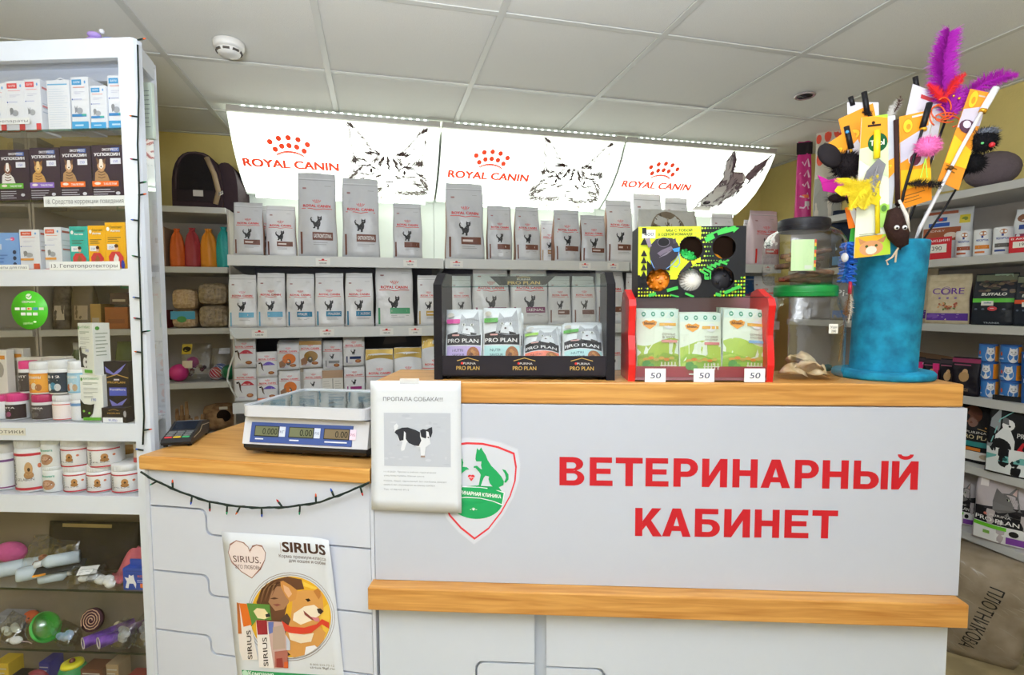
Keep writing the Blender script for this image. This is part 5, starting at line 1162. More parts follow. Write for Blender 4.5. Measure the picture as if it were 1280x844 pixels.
# --- black display
dx0, dx1 = .139, .571; dw = dx1-dx0; dh = slot(CS(.03), 541, 553, 340, 474, HI).h
dsp = empty('countertop_display', cc(dx0, .025, HI), ANG, 'black countertop display with glass top holding pet food pouches', 'display')
prof_s = [(0, 0), (.15, 0), (.15, dh), (.055, dh), (0, dh-.03)]
for x0, x1 in ((0, .02), (dw-.02, dw)): G().prism(prof_s, x0, x1, BLACK, 'x').done('side_panel', dsp)
G().box(.0205, dw-.0205, .004, .146, .008, .016, BLACK).done('base', dsp)
fz0, fz1 = .012, .058
fp = G().box(.0205, dw-.0205, .0, .0035, fz0, fz1, mat('2a262c', .35)).done('front_strip', dsp)
for k in range(3):
    a = Art(); x = dw*(.19+.315*k); a.line([(x-.026, .046), (x, .053), (x+.026, .046)], .0016, GOLD); a.ell(x-.014, .040, .003, .003, 'd8302a', 8); a.text('PURINA', x+.004, .0372, .0052, 'd8d4d0', 'c', .030); a.text('PRO PLAN', x, .024, .0095, GOLD, 'c', .056, .012)
    a.build('brand_print', fp, flat(0))
G().box(.0205, dw-.0205, .001, .003, fz1+.0003, dh-.031, PLEX).done('front_glass', dsp)
o = G().prism([(0.002, dh-.030), (.055, dh-.001), (.0555, dh-.004), (.0035, dh-.033)], .0205, dw-.0205, glass('green_glass', (.9, .97, .94), extra=.05)).done('top_glass', dsp) if 0 else G()
o.prism([(0.003, dh-.034), (.003, dh-.031), (.056, dh-.003), (.056, dh-.006)], .0205, dw-.0205, glass('green_glass', (.9, .97, .94), extra=.05), 'x').done('top_glass', dsp)
G().box(.0205, dw-.0205, .0031, .0045, dh-.0375, dh-.0345, EDGE).done('glass_edge', dsp)
hb_ = G().prism([(dw*.28, dh-.004), (dw*.68, dh-.004), (dw*.62, dh-.028), (dw*.34, dh-.028)], .145, .148, mat('2b2724', .4)).done('rear_header', dsp)
a = Art(); a.line([(dw*.45, dh-.0085), (dw*.49, dh-.006), (dw*.53, dh-.0085)], .0013, GOLD); a.text('PURINA', dw*.49, dh-.0145, .0045, 'd8d0c8', 'c', .035); a.text('PRO PLAN', dw*.49, dh-.0255, .0088, GOLD, 'c', .085, .012); a.build('brand_print', hb_, flat(.145))
g = G()
for x in (.03, dw-.03): g.lathe([(.006, 0), (.006, .008)], BLACK, 10, (x, .02, 0)).lathe([(.006, 0), (.006, .008)], BLACK, 10, (x, .13, 0))
g.done('foot', dsp)
def pp_art(w, h, col, tabc, cap='NUTRI SAVOUR'):
    a = Art(); a.rect(-.46*w, .42*h, .46*w, .52*h, '2a272b', 5); a.band([-.46*w+.92*w*i/8 for i in range(9)], lambda x: .5*h, lambda x: .58*h+.05*h*math.cos(3*x/w), '2a272b')
    a.text('PRO PLAN', -.02*w, .455*h, .065*h, 'f2f2f2', 'c', .84*w, .012); a.rect(-.46*w, .10*h, .46*w, .40*h, col, 5, 2)
    a.text('NUTRI', -.30*w, .31*h, .045*h, '2b3a48', 'l', .3*w); a.text('SAVOUR', -.30*w, .24*h, .04*h, '2b3a48', 'l', .34*w); a.bars(-.4*w, .19*h, .1*w, 2, .03*h, .008*h, '8a9aa0', 3)
    a.ell(.27*w, .26*h, .17*w, .13*h, 'a8683a', 18)
    for k in range(9): a.ell(.27*w+.1*w*math.cos(k*2.4)*(.3+.08*k), .26*h+.08*h*math.sin(k*2.4)*(.3+.08*k), .045*w, .03*h, ['c98a4a', '7a4426', 'b8743c'][k % 3], 8, k)
    ax = .14*w                                    # grey cat head
    a.poly([(ax-.3*w, .60*h), (ax-.26*w, .78*h), (ax-.2*w, .92*h), (ax-.08*w, .84*h), (ax+.12*w, .86*h), (ax+.24*w, .97*h), (ax+.28*w, .8*h), (ax+.3*w, .58*h), (ax, .56*h)], 'a9abb0')
    a.poly([(ax-.18*w, .6*h), (ax-.12*w, .72*h), (ax+.02*w, .70*h), (ax+.06*w, .58*h)], 'd2d3d6')
    for k in range(8): a.line([(ax+(-.1+.06*k)*w, .84*h), (ax+(-.08+.06*k)*w, (.76+.01*(k % 3))*h)], .018*w, '66686e', True); a.line([(ax+(.08+.02*k)*w, (.6+.025*k)*h), (ax+(.2+.012*k)*w, (.62+.022*k)*h)], .012*w, '6e7076', True)
    for s in (-.13, .09): a.ell(ax+s*w, .74*h, .04*w, .022*h, 'e4e6dc', 10); a.ell(ax+s*w, .74*h, .018*w, .02*h, '26282a', 8)
    a.ell(ax-.04*w, .665*h, .03*w, .015*h, '57484a', 8)
    a.rect(-.47*w, .76*h, -.1*w, .83*h, tabc, 2); a.ell(-.36*w, .9*h, .09*w, .04*h, 'c9c2b8', 10); a.rect(-.30*w, .555*h, -.1*w, .58*h, 'd8a09a')
    return a
def pp_pouch(u0, u1, vt, vb, col, tabc, lab, seed, tilt=-.2, bulge=.026, d=.045):
    s = slot(CS(d), u0, u1, vt, vb); z = HI+.017; h = (s.h+s.z-z)*(1 if tilt > -.5 else 1.12)
    o, fr = pouch_body(s.w, h, bulge, mat('dfe1e4', .25, noise=.02, bump=.5, bscale=35), seed); pp_art(s.w, h, col, tabc).build('front_print', o, drape(fr)); o.location = (s.p.x, s.p.y, z); o.rotation_euler = (tilt, 0, ANG); tag(o, lab, 'pouch', 'pouches in the black display'); return o
pp_pouch(556, 602, 386, 450, 'c3aede', 'd84a9a', 'upright pouch with lilac panel, first in the black display', 201)
pp_pouch(603, 651, 384, 450, 'b4dcdc', '5aa84a', 'upright pouch with mint panel, second in the black display', 202)
pp_pouch(654, 701, 408, 450, 'ee7a5c', '9ac85a', 'slumped pouch with coral panel in the black display', 203, -.62, .034, .035)
pp_pouch(704, 756, 402, 450, 'b0d8d8', '5aa84a', 'slumped pouch with pale mint panel at the end of the black display', 204, -.62, .034, .035)
for k, (u0, u1, vt, d, t) in enumerate([(606, 654, 390, .085, -.2), (560, 604, 392, .085, -.2), (657, 703, 408, .075, -.5), (706, 757, 404, .075, -.5)]):
    pp_pouch(u0, u1, vt, 450, ['b4dcdc', 'c3aede', 'ee7a5c', 'b0d8d8'][k], '5aa84a', ['mint', 'lilac', 'coral', 'pale mint'][k]+' pouch tucked behind the front one in the black display', 210+k, t, .02, d)

# --- red and clear display
rx0, rx1 = .600, .930; rw = rx1-rx0; rh = slot(CS(.02), 787, 795, 372, 477, HI).h
rd = empty('red_display', cc(rx0, .004, HI), ANG, 'clear countertop display with wavy red ends and three price cards', 'display')
REDP = mat('e0201f', .25, noise=.03)
wav = [(0.012, 0), (.13, 0), (.13, rh*.9), (.11, rh+.012), (.075, rh+.02), (.04, rh+.006), (.012, rh-.004), (0.004, rh*.9), (.012, rh*.72), (.016, rh*.55), (.008, rh*.38), (.004, rh*.2)]
for x0, x1 in ((0, .016), (rw-.016, rw)): G().prism([(y-.003, z) for y, z in wav], x0, x1, REDP, 'x').done('end_panel', rd)
G().box(.0165, rw-.0165, .0, .003, .004, rh-.002, PLEX).done('front_sheet', rd)
G().box(.0165, rw-.0165, .0, .0029, rh-.0018, rh+.0008, EDGE).done('sheet_edge', rd)
G().box(.0165, rw-.0165, .112, .116, .004, rh+.004, film('c98a92', .6, .2, 0)).done('back_sheet', rd)
G().box(.0165, rw-.0165, .004, .112, .004, .010, film('b87a84', .7, .2, 0)).done('floor_sheet', rd)
G().box(.0165, rw-.0165, .012, .014, .010, .035, film('b4434e', .75, .25, 0)).done('inner_strip', rd)
for k, u in enumerate((819.5, 880.5, 944)):
    s = slot(CS(.0), u-13, u+13, 461, 478); x, y, z = ccl(s.p)
    o = G().box(-s.w/2, s.w/2, -.0006, 0, 0, s.h, mat('f4f4f4', .6, noise=0)).done('price_card', rd, (x-rx0, -.0006, z-HI)); a = Art(); a.text('50', 0, s.h*.28, s.h*.44, '4a4a66', 'c', s.w*.5, .004, slant=.15); a.build('handwriting', o, flat(-.0006))
def farm_art(w, h, band, k):
    a = Art(); a.rect(-.48*w, .01*h, .48*w, .99*h, 'e2ecda', 5, 6); a.band([-.48*w+.96*w*i/8 for i in range(9)], lambda x: .03*h, lambda x: (.5+.06*math.sin(5*x/w+k*1.3))*h, ['a9c24a', 'b4cf5a', 'b0cc58'][k]); a.band([-.48*w+.96*w*i/8 for i in range(9)], lambda x: .03*h, lambda x: (.3+.05*math.cos(4*x/w+k))*h, ['8fb03c', '9cc44a', '98bf46'][k])
    a.rect(-.48*w, .86*h, .48*w, .985*h, 'd4e6dc', 4)
    for i in range(4): a.ell((-.33+.22*i)*w, .92*h, .05*w, .038*h, '4a9a7a', 12); a.ell((-.33+.22*i)*w, .92*h, .025*w, .015*h, 'cfe6dc', 8)
    hx, hy = -.2*w, .77*h
    a.poly([(hx-.17*w, hy+.03*h), (hx-.08*w, hy+.06*h), (hx, hy+.04*h), (hx+.08*w, hy+.06*h), (hx+.17*w, hy+.03*h), (hx+.14*w, hy-.02*h), (hx, hy-.08*h), (hx-.14*w, hy-.02*h)], 'f0a01e')
    a.text('Мнямс', hx, hy-.01*h, .038*h, '5a2c1a', 'c', .24*w, .02); a.ell(.24*w, .76*h, .12*w, .065*h, 'e4e8ea', 14); a.rect(.02*w, .74*h, .42*w, .785*h, 'e8b04a', 3)
    a.text('СОЧНЫЕ', .24*w, .60*h, .03*h, '6a4a30', 'c', .32*w); a.text('КУСОЧКИ' if k else 'В ЖЕЛЕ', .24*w, .555*h, .03*h, '6a4a30', 'c', .30*w); a.rect(.06*w, .49*h, .44*w, .53*h, band, 3)
    for i in range(6): a.ell((-.3+.12*i)*w, (.24+.02*(i % 2))*h, .07*w, .025*h, ['d8a84a', 'e08a3a', 'c9b45a'][i % 3], 8)
    for i in range(5): a.rect((.05+.08*i)*w, .10*h, (.075+.08*i)*w, .2*h, 'e6e0d0'); 
    a.rect(.03*w, .14*h, .42*w, .155*h, 'e6e0d0'); a.ell(-.28*w, .16*h, .1*w, .07*h, '5a9a4a', 10); a.ell(-.18*w, .13*h, .08*w, .05*h, '6aa850', 10)
    a.rect(-.3*w, .02*h, .2*w, .04*h, 'f0f4ec')
    return a
for k, (u0, u1, vt, band, d, tz, lab) in enumerate([(796, 850, 386, 'e09a90', .03, 0, 'green farm print pouch beside the end panel, first in the clear red display'), (850, 903, 391, 'e0888a', .022, 0, 'green farm print pouch in the middle of the clear red display'), (902, 957, 386, '8ab4d8', .03, .05, 'green farm print pouch with blue strip in the clear red display')]):
    s = slot(CS(d), u0, u1, vt, 466); z = HI+.012; h = s.h+s.z-z; o, fr = pouch_body(s.w, h, .022, mat('dfe8d6', .45, noise=.02, bump=.2, bscale=35), 220+k); farm_art(s.w, h, band, k).build('front_print', o, drape(fr)); o.location = (s.p.x, s.p.y, z); o.rotation_euler = (-.12, tz, ANG); tag(o, lab, 'pouch', 'farm print pouches')
    for j in range(2): c = copy_tree(o); c.location = (s.p.x+CN.x*.024*(j+1), s.p.y+CN.y*.024*(j+1), z+.002); c['label'] = 'green farm print pouch %s behind the %s front one in the clear red display' % (['next', 'second'][j], ['first', 'middle', 'last'][k])
# --- green and black box of balls, on top of the red display
bs = slot(CS(.035), 797.5, 932, 283, 376); bw, bh = bs.w, bs.h; bz = HI+rh+.0012
bh = bs.z+bs.h-bz; box_ = empty('ball_box', cc(ccl(bs.p)[0], .035, bz), ANG, 'green and black carton of dog balls with six round holes', 'toy box')
bd = .085; LIME = 'd8e61e'; KRAFT = mat('4a3426', .85, noise=.1); BKC = mat('232326', .45)
holes = [(.50*bw, .745*bh), (.795*bw, .745*bh), (.19*bw, .255*bh), (.485*bw, .255*bh), (.785*bw, .255*bh)]
hol = [(-.5*bw+x, y) for x, y in [(.495*bw, .69*bh), (.80*bw, .70*bh), (.19*bw, .245*bh), (.49*bw, .245*bh), (.79*bw, .265*bh)]]; hr = .108*bw
# front board with holes cut out
pl = [[Vector((x, z, 0)) for x, z in ((-bw/2, 0), (bw/2, 0), (bw/2, bh), (-bw/2, bh))]]+[[Vector((cx+hr*math.cos(2*math.pi*i/28), cz+hr*math.sin(2*math.pi*i/28), 0)) for i in range(28)] for cx, cz in hol]
vs = [p for l in pl for p in l]; tr = tessellate_polygon(pl); n = len(vs); g = G()
fs = [tuple(t) for t in tr]+[tuple(n+i for i in t) for t in tr]; b = 0
for l in pl:
    m = len(l); fs += [(b+i, b+(i+1) % m, n+b+(i+1) % m, n+b+i) for i in range(m)]; b += m
g.add([(p.x, 0, p.y) for p in vs]+[(p.x, .002, p.y) for p in vs], fs, BKC); fb = g.done('front_board', box_)
G().box(-bw/2, bw/2, .0021, bd, 0, .002, KRAFT).box(-bw/2, bw/2, .0021, bd, bh-.002, bh, BKC).box(-bw/2, -bw/2+.002, .0021, bd, .002, bh-.002, BKC).box(bw/2-.002, bw/2, .0021, bd, .002, bh-.002, BKC).box(-bw/2+.002, bw/2-.002, bd-.002, bd, .002, bh-.002, KRAFT).done('carton_body', box_)
def inhole(x, y, e=0): return any(math.hypot(x-cx, y-cz) < hr+e for cx, cz in hol)
# printed front: cells skip the holes
a = Art(); N = 96; M = 64
def cells(test, col):
    vs_, fs_ = [], []
    for i in range(N):
        for j in range(M):
            x, y = -.5+(i+.5)/N, (j+.5)/M
            if test(x, y) and not any(inhole((-.5+(i+p)/N)*bw, (j+r)/M*bh, .0006) for p in (0, 1) for r in (0, 1)):
                k = len(vs_); vs_ += [((-.5+(i+p)/N)*bw, (j+r)/M*bh) for p, r in ((0, 0), (1, 0), (1, 1), (0, 1))]; fs_.append((k, k+1, k+2, k+3))
    a.raw(vs_, fs_, col)
cells(lambda x, y: x < .08-.0*y and y > .25-.3*(x+.3) and (x < -.42 or y > .42+.35*math.sin(9*x)*.5 or x > -.12 and y > .5-.3*x), LIME)
for i in range(13):
    for j in range(10):
        x, y = .02+.025*i+.012*(j % 2), .97-.065*j-.35*max(0, .0); r = .0125*(1-.07*i)
        if r > .003 and not inhole(x*bw, y*bh, .004) and x < .5: a.ell(x*bw, y*bh, r*bw, r*bw, 'b8d838' if i < 5 else '6aa03a', 8); a.L -= .9
for i in range(12):
    for j in range(7):
        x, y = .49-.027*i, .02+.05*j
        if y < .32-.03*i and not inhole(x*bw, y*bh, .003): a.ell(x*bw, y*bh, .010*bw, .010*bw, LIME if (i+j) % 3 else '5ac03a', 8); a.L -= .9
        x = -.49+.027*i
        if y < .16-.012*i and not inhole(x*bw, y*bh, .003): a.ell(x*bw, y*bh, .009*bw, .009*bw, LIME, 8); a.L -= .9
a.L += 2
GRN = '3fbf4e'
def seg(x0, y0, x1, y1, w, c=GRN):
    n_ = 10; pts = [((x0+(x1-x0)*i/n_)*bw, (y0+(y1-y0)*i/n_)*bh) for i in range(n_+1)]; cur = []
    for p in pts:
        if inhole(p[0], p[1], w*bw/2+.001):
            if len(cur) > 1: a.line(cur, w*bw, c)
            cur = []
        else: cur.append(p)
    if len(cur) > 1: a.line(cur, w*bw, c)
seg(.23, .9, .4, .97, .045); a.poly([(.36*bw, .985*bh), (.43*bw, .97*bh), (.38*bw, .90*bh)], GRN); seg(.12, .8, .2, .86, .045)
for k in range(5): seg(.13+.03*k, .86+.02*k, .20+.03*k, .9+.02*k, .014)
for k in range(6): seg(.07+.035*k, .38+.025*k, .15+.035*k, .31+.03*k, .02)
for k in range(5): seg(.16+.025*k, .42+.03*k, .34, .52-.01*k, .008) if k < 2 else seg(.2+.03*k, .5, .24+.03*k, .62, .012)
seg(-.4, .02, -.06, .16, .03); seg(-.06, .05, .02, .0, .02); seg(-.2, .03, -.12, .0, .014); seg(.12, .25, .12, .35, .012); seg(.17, .25, .17, .35, .012); seg(.115, .265, .175, .265, .03); seg(.22, .04, .27, .02, .03); seg(.3, .05, .45, .15, .03)
for k in range(6):
    y = .58-.1*k
    if not inhole(-.45*bw, y*bh, .003): a.poly([(-.48*bw, y*bh), (-.42*bw, y*bh), (-.45*bw, (y+.09)*bh)], '1d1d20')
a.poly([(-.47*bw, .9*bh), (-.43*bw, .9*bh), (-.43*bw, .98*bh), (-.47*bw, .98*bh)], '1d1d20'); a.poly([(-.485*bw, .74*bh), (-.41*bw, .74*bh), (-.45*bw, .84*bh)], '1d1d20')
def dogpoly(pts, c):
    a.poly([(x*bw, y*bh) for x, y in pts], c)
dogpoly([(-.38, .44), (-.40, .62), (-.39, .74), (-.34, .82), (-.27, .84), (-.19, .83), (-.14, .76), (-.115, .68), (-.13, .60), (-.16, .54), (-.2, .50), (-.21, .37), (-.26, .39), (-.3, .40), (-.35, .37)], '37323a')
dogpoly([(-.44, .82), (-.40, .84), (-.38, .72), (-.41, .70)], '8a7a88'); dogpoly([(-.19, .81), (-.16, .83), (-.15, .76), (-.18, .75)], '4a434c')
a.ell(-.27*bw, .775*bh, .055*bw, .065*bh, '1c191d', 18); a.ring(-.27*bw, .775*bh, .057*bw, .067*bh, .0012, '6a6270'); dogpoly([(-.33, .62), (-.28, .67), (-.2, .72), (-.18, .68), (-.26, .62), (-.3, .58)], '6a5e70')
for k in range(6): seg(-.31+.015*k, .56+.015*k, -.24+.01*k, .60+.012*k, .004, '7a7080')
dogpoly([(-.19, .68), (-.12, .70), (-.125, .64), (-.17, .635)], '2f8ad8'); dogpoly([(-.02, .52), (-.12, .35), (-.10, .33), (.0, .44)], '37323a')
for p in ([(-.39, .52), (-.36, .42), (-.34, .39)], [(-.25, .39), (-.19, .46), (-.14, .55), (-.13, .63)], [(-.13, .63), (-.12, .48), (-.15, .42), (-.18, .44)]):
    for q0, q1 in zip(p, p[1:]): seg(*q0, *q1, .007, '6a9ad8')
a.text('МЫ С ТОБОЙ', -.13*bw, .92*bh, .035*bh, '22242a', 'c', .24*bw, .02); a.text('В ОДНОЙ КОМАНДЕ', -.165*bw, .865*bh, .035*bh, '22242a', 'c', .32*bw, .02)
a.build('front_print', fb, flat(0))
o = G().box(-.062*bw, .062*bw, -.0028, -.0022, -.055*bh, .065*bh, mat('f2f2f0', .6, noise=0)).done('price_sticker', box_, (-.405*bw, 0, .89*bh)); a = Art(); a.text('400', 0, -.022*bh, .05*bh, '2a2a2e', 'c', .09*bw, .004, slant=.1); a.build('handwriting', o, flat(-.0028))
def ball_in(x, z, y, r, col, kind, lab):
    g = G(); m = mat(col, .4, noise=.04); g.ball((0, 0, 0), r, m, 3)
    if kind == 'knob':
        for i in range(60):
            zz = 1-2*(i+.5)/60; t = i*2.39996; q = math.sqrt(1-zz*zz); g.ball((r*q*math.cos(t), r*zz, r*q*math.sin(t)), r*.16, m, 1)
    if kind == 'rib':
        for i in range(12):
            T = Matrix.Rotation(math.pi*i/12, 4, 'Y'); g.tube([T @ Vector((r*.99*math.cos(w), r*.99*math.sin(w), 0)) for w in [2*math.pi*k/24 for k in range(25)]], r*.09, m, 6)
    if kind == 'few':
        for i in range(26):
            zz = 1-2*(i+.5)/26; t = i*2.39996; q = math.sqrt(1-zz*zz); g.ball((r*q*math.cos(t), r*zz, r*q*math.sin(t)), r*.12, m, 1)
    T = box_.matrix_world if False else Matrix.Translation(box_.location) @ Matrix.Rotation(ANG, 4, 'Z')
    o = g.done('dog_ball', None, T @ Vector((x, y, z)), ANG); tag(o, lab, 'ball', 'dog balls in the green and black carton')
br = .034
ball_in(hol[2][0]+.014, .0365, .042, br, 'f08a1c', 'knob', 'knobbly orange ball in the lower hole under the dog')
ball_in(hol[3][0]+.010, .0365, .040, br, 'e6e2da', 'rib', 'white ribbed ball in the lower middle hole')
ball_in(hol[4][0], .0365, .040, br, '2c2b2f', 'few', 'black ball with small knobs in the lower end hole')
ball_in(hol[0][0]-.008, .0365+.045, .046, br*.96, '38c85a', 'knob', 'knobbly green ball low in the upper middle hole') if False else None
ball_in(hol[0][0]-.006, hol[0][1]-.030, .046, .030, '38c85a', 'knob', 'knobbly green ball low in the upper middle hole')
ball_in(hol[1][0]-.012, hol[1][1]-.036, .050, .027, 'f09a1c', 'plain', 'orange ball low in the upper end hole')
ball_in(hol[3][0]-.038, .034, .055, .027, 'e8742a', 'plain', 'second orange ball half hidden beside the white ribbed ball')

# --- two plastic jars
JARP = glass('jar_plastic', (.95, .95, .94), rough=.06, extra=.06, bump=.25, tr=.95)
jx = ccl(slot(CS(.09), 965, 1047, 380, 472).c)[0]; jr = slot(CS(.09), 965, 1047, 380, 472).w/2
h1 = slot(CS(.09), 965, 1047, 357, 472, HI).h; SQ = 3.4
def pjar(z, h, r, lidcol, lidh, lab, x, lk, name='treat_jar'):
    t = empty(name, cc(x, .095, z), ANG, lab, 'jar', 'clear plastic treat jars on the counter'); rr = r
    lr = rr*lk
    k = 1/((2*(.7071**SQ))**(1/SQ))
    G().lathe([(rr*.86/1, .001), (rr*.96, .008), (rr, .03), (rr, h*.62), (rr*.97, h*.68), (rr*.86, h*.78), (lr*.92, h*.86), (lr*.90, h-lidh)], JARP, 40, sq=SQ, caps=True).done('body', t)
    g = G().lathe([(lr*.95, h-lidh+.001), (lr*.99, h-lidh+.0015), (lr, h-lidh+.003), (lr, h-.005), (lr*.985, h-.002), (lr*.95, h-.0004), (lr*.94, h)], mat(lidcol, .35), 40)
    g.lathe([(lr*1.008, h-lidh*.62), (lr*1.012, h-lidh*.6), (lr*1.012, h-lidh*.55), (lr*1.008, h-lidh*.53)], mat(lidcol, .3), 40).done('lid', t)
    return t, rr
t1, rr1 = pjar(HI, h1, jr, '0f8a3f', .028, 'clear jar with green lid holding pale dried ears', jx, .90)
h2 = slot(CS(.09), 955, 1045, 277, 357, HI+h1).h
t2, rr2 = pjar(HI+h1+.0005, h2+.004, jr*1.05, '242327', .029, 'clear jar with black lid holding brown chew sticks', jx-.008, .70)
o = G().box(-.010, .010, -rr1*1.0-.0012, -rr1*1.0-.0004, h1*.50, h1*.50+.022, mat('efece2', .6, noise=0)).done('price_sticker', t1, (.028, 0, 0)); a = Art(); a.text('Уши', 0, h1*.50+.012, .0055, '2a2a2a', 'c'); a.text('200', 0, h1*.50+.003, .0055, '2a2a2a', 'c'); a.build('handwriting', o, flat(-rr1-.0012))
a = Art(); a.rect(-.060, h2*.20, -.014, h2*.66, 'b4cf9c', 6, 1); a.bars(-.057, h2*.62, -.018, 9, h2*.035, .0011, '8fb08a', 4); a.rect(-.034, h2*.225, -.018, h2*.28, 'c4ccc0')
for k in range(9): a.rect(-.014, h2*(.2+.051*k), -.010, h2*(.251+.051*k), ['3a9a4a', 'e0b03a', 'c04a3a'][k % 3])
def sqf(x, y, l): t = min(.999, abs(x)/rr2); return (x, -rr2*(1-t**SQ)**(1/SQ)-.0008-l*LS, y)
a.build('label', t2, sqf)
def ear(x, y, z, r, rot, lab, k):
    g = G(); m = two('c9a878', 'ead9b8', 26, 'dried_ear', .55, (.35, .65), .5); vs = []; n = 14
    for j in range(6):
        for i in range(n):
            w = 2*math.pi*i/n; q = 1-j/5*.8; vs.append((r*q*math.cos(w)*(1+.15*math.sin(3*w+k)), r*.6*q*math.sin(w), r*.45*math.sin(j/5*1.4)+.006*math.sin(2*w+j+k)))
    fs = [(j*n+i, j*n+(i+1) % n, (j+1)*n+(i+1) % n, (j+1)*n+i) for j in range(5) for i in range(n)]+[tuple(range(n))[::-1], tuple(range(5*n, 6*n))]
    g.add(vs, fs, m, True); o = g.done('dried_ear', None, cc(x, y, z)); o.rotation_euler = rot; tag(o, lab, 'pet treat', 'pale dried ears in the green lidded jar')
for k, (dx, dy, dz, r, rot, lab) in enumerate([(-.026, -.012, .012, .046, (.1, .1, .3), 'pale dried ear lying at the jar bottom beside the red display'), (.028, -.012, .014, .042, (.2, -.1, 1.2), 'pale dried ear lying at the jar bottom by the scratching post'), (.002, .010, .036, .048, (-.2, .3, .2), 'pale dried ear on top of the jar heap'), (-.004, -.026, .026, .036, (.5, .2, 2.0), 'pale dried ear leaning against the jar front')]):
    ear(jx+dx, .095+dy, HI+dz, r, rot, lab, k)
CHEW = two('4a3024', '8a6048', 40, 'chew_stick', .6, (.4, .65), .4)
for k in range(7):
    q = random.Random(k+40); x, y, z = q.uniform(-.02, .03), q.uniform(-.03, .025), .012+.011*k
    ang, up = q.uniform(-.5, .6), q.uniform(-.3, .3); dv = Vector((math.cos(ang)*math.cos(up), math.sin(ang)*math.cos(up)*.5, math.sin(up)*.6))*.050
    c0 = Vector((x*.6, y, z)); o = G().tube([c0-dv, c0-dv*.3+Vector((0, 0, .004)), c0+dv*.4, c0+dv], [.006, .008, .007, .005], CHEW, 8).done('chew_stick', None, cc(jx-.008, .095, HI+h1), ANG); tag(o, 'twisted brown chew stick in the black lidded jar, %s from the bottom' % ['first', 'second', 'third', 'fourth', 'fifth', 'sixth', 'seventh'][k], 'pet treat', 'brown chew sticks in the black lidded jar')

# ================================================================== on the low counter
def ll(x, y, z=0.0): return FL+LD*x+LN*y+Vector((0, 0, z))
sx0, sx1, sy0 = .262, .612, .055
scl = empty('weighing_scale', ll(sx0, sy0, LO), ANL, 'white electronic shop scale with three displays on the pine worktop', 'scale'); sw = sx1-sx0
SCW = mat('d2d3da', .3, noise=.01)
G().prism([(0.012, .010), (.30, .010), (.30, .030), (.0, .030), (.0, .022)], .004, sw-.004, mat('2a2a2c', .5), 'x').done('base', scl)
G().prism([(.0, .0305), (.305, .0305), (.30, .098), (.016, .098)], 0, sw, SCW, 'x').done('housing', scl)
pn = G().prism([(-.0012, .036), (.0115, .086), (.0125, .086), (-.0002, .036)], .022, sw-.042, mat('3d569a', .35, noise=.02), 'x').done('display_panel', scl)
def sflat(x, y, l): return (x, -.0022+.013*(y-.036)/.05-l*LS*3, y)
for k in range(3):
    x0 = .034+.098*k; a = Art(); a.rect(x0, .052, x0+.070, .078, '2a2c28'); a.rect(x0+.002, .054, x0+.068, .0765, ['6f7458', '6f7458', '7a6a52'][k]); a.build('lcd', pn, sflat)
    a = Art(); a.L = 3; a.text(['0.000', '0.00', '0.00'][k], x0+.066, .0575, .016, '25261f', 'r', .042 if k == 0 else .034); a.build('digits', pn, sflat)
    a = Art(); a.rect(x0+.071, .053, x0+.088, .0775, 'd4dcec' if k < 2 else 'f0d8e8'); a.text(['КГ', 'РУБ', 'РУБ'][k], x0+.0795, .062, .006, '3d4e8a' if k < 2 else '8a3a7a', 'c', .012); a.build('unit_sticker', pn, sflat)
    a = Art(); a.bars(x0+.004, .0455, x0+[.04, .045, .075][k], 1, 1, .003, 'e4e8f2', k); a.build('caption', pn, sflat)
for x in (.05, sw-.05):
    for y in (.05, .25): G().lathe([(.014, 0), (.014, .0098)], mat('1c1c1c', .6), 14, (x, y, 0)).done('foot', scl)
G().box(.075, .155, .02, .1, .004, .0105, mat('1f1f21', .5), .002).done('battery_door', scl)
pg = G(); ex = .008
def rrect(x0, x1, y0, y1, r, n=5): return [(x+r*math.cos(math.radians(t+90*i/n)), y+r*math.sin(math.radians(t+90*i/n))) for x, y, t in ((x1-r, y1-r, 0), (x0+r, y1-r, 90), (x0+r, y0+r, 180), (x1-r, y0+r, 270)) for i in range(n+1)]
G().prism(rrect(-ex+.01, sw+.004, -.005, .29, .022), .104, .124, SCW, 'z').done('platter', scl)
pt = G(); outer, inner = rrect(-ex+.01, sw+.004, -.005, .29, .022), rrect(.012, sw-.008, .008, .277, .014); n = len(outer)
vs = [(x, y, .1241) for x, y in outer]+[(x, y, .132) for x, y in outer]+[(x, y, .132) for x, y in inner]+[(x, y, .1241) for x, y in inner]
pt.add(vs, [(k*n+i, k*n+(i+1) % n, (k+1)*n+(i+1) % n, (k+1)*n+i) for k in range(3) for i in range(n)], SCW).done('platter_rim', scl)
G().prism(inner, .1241, .1285, mat('a9b8b8', .08, .9, noise=.02, bump=.06, bscale=18), 'z').done('steel_tray', scl)
G().box(.05, sw-.05, .06, .22, .0985, .1035, mat('3a3a3c', .5)).done('platter_support', scl)
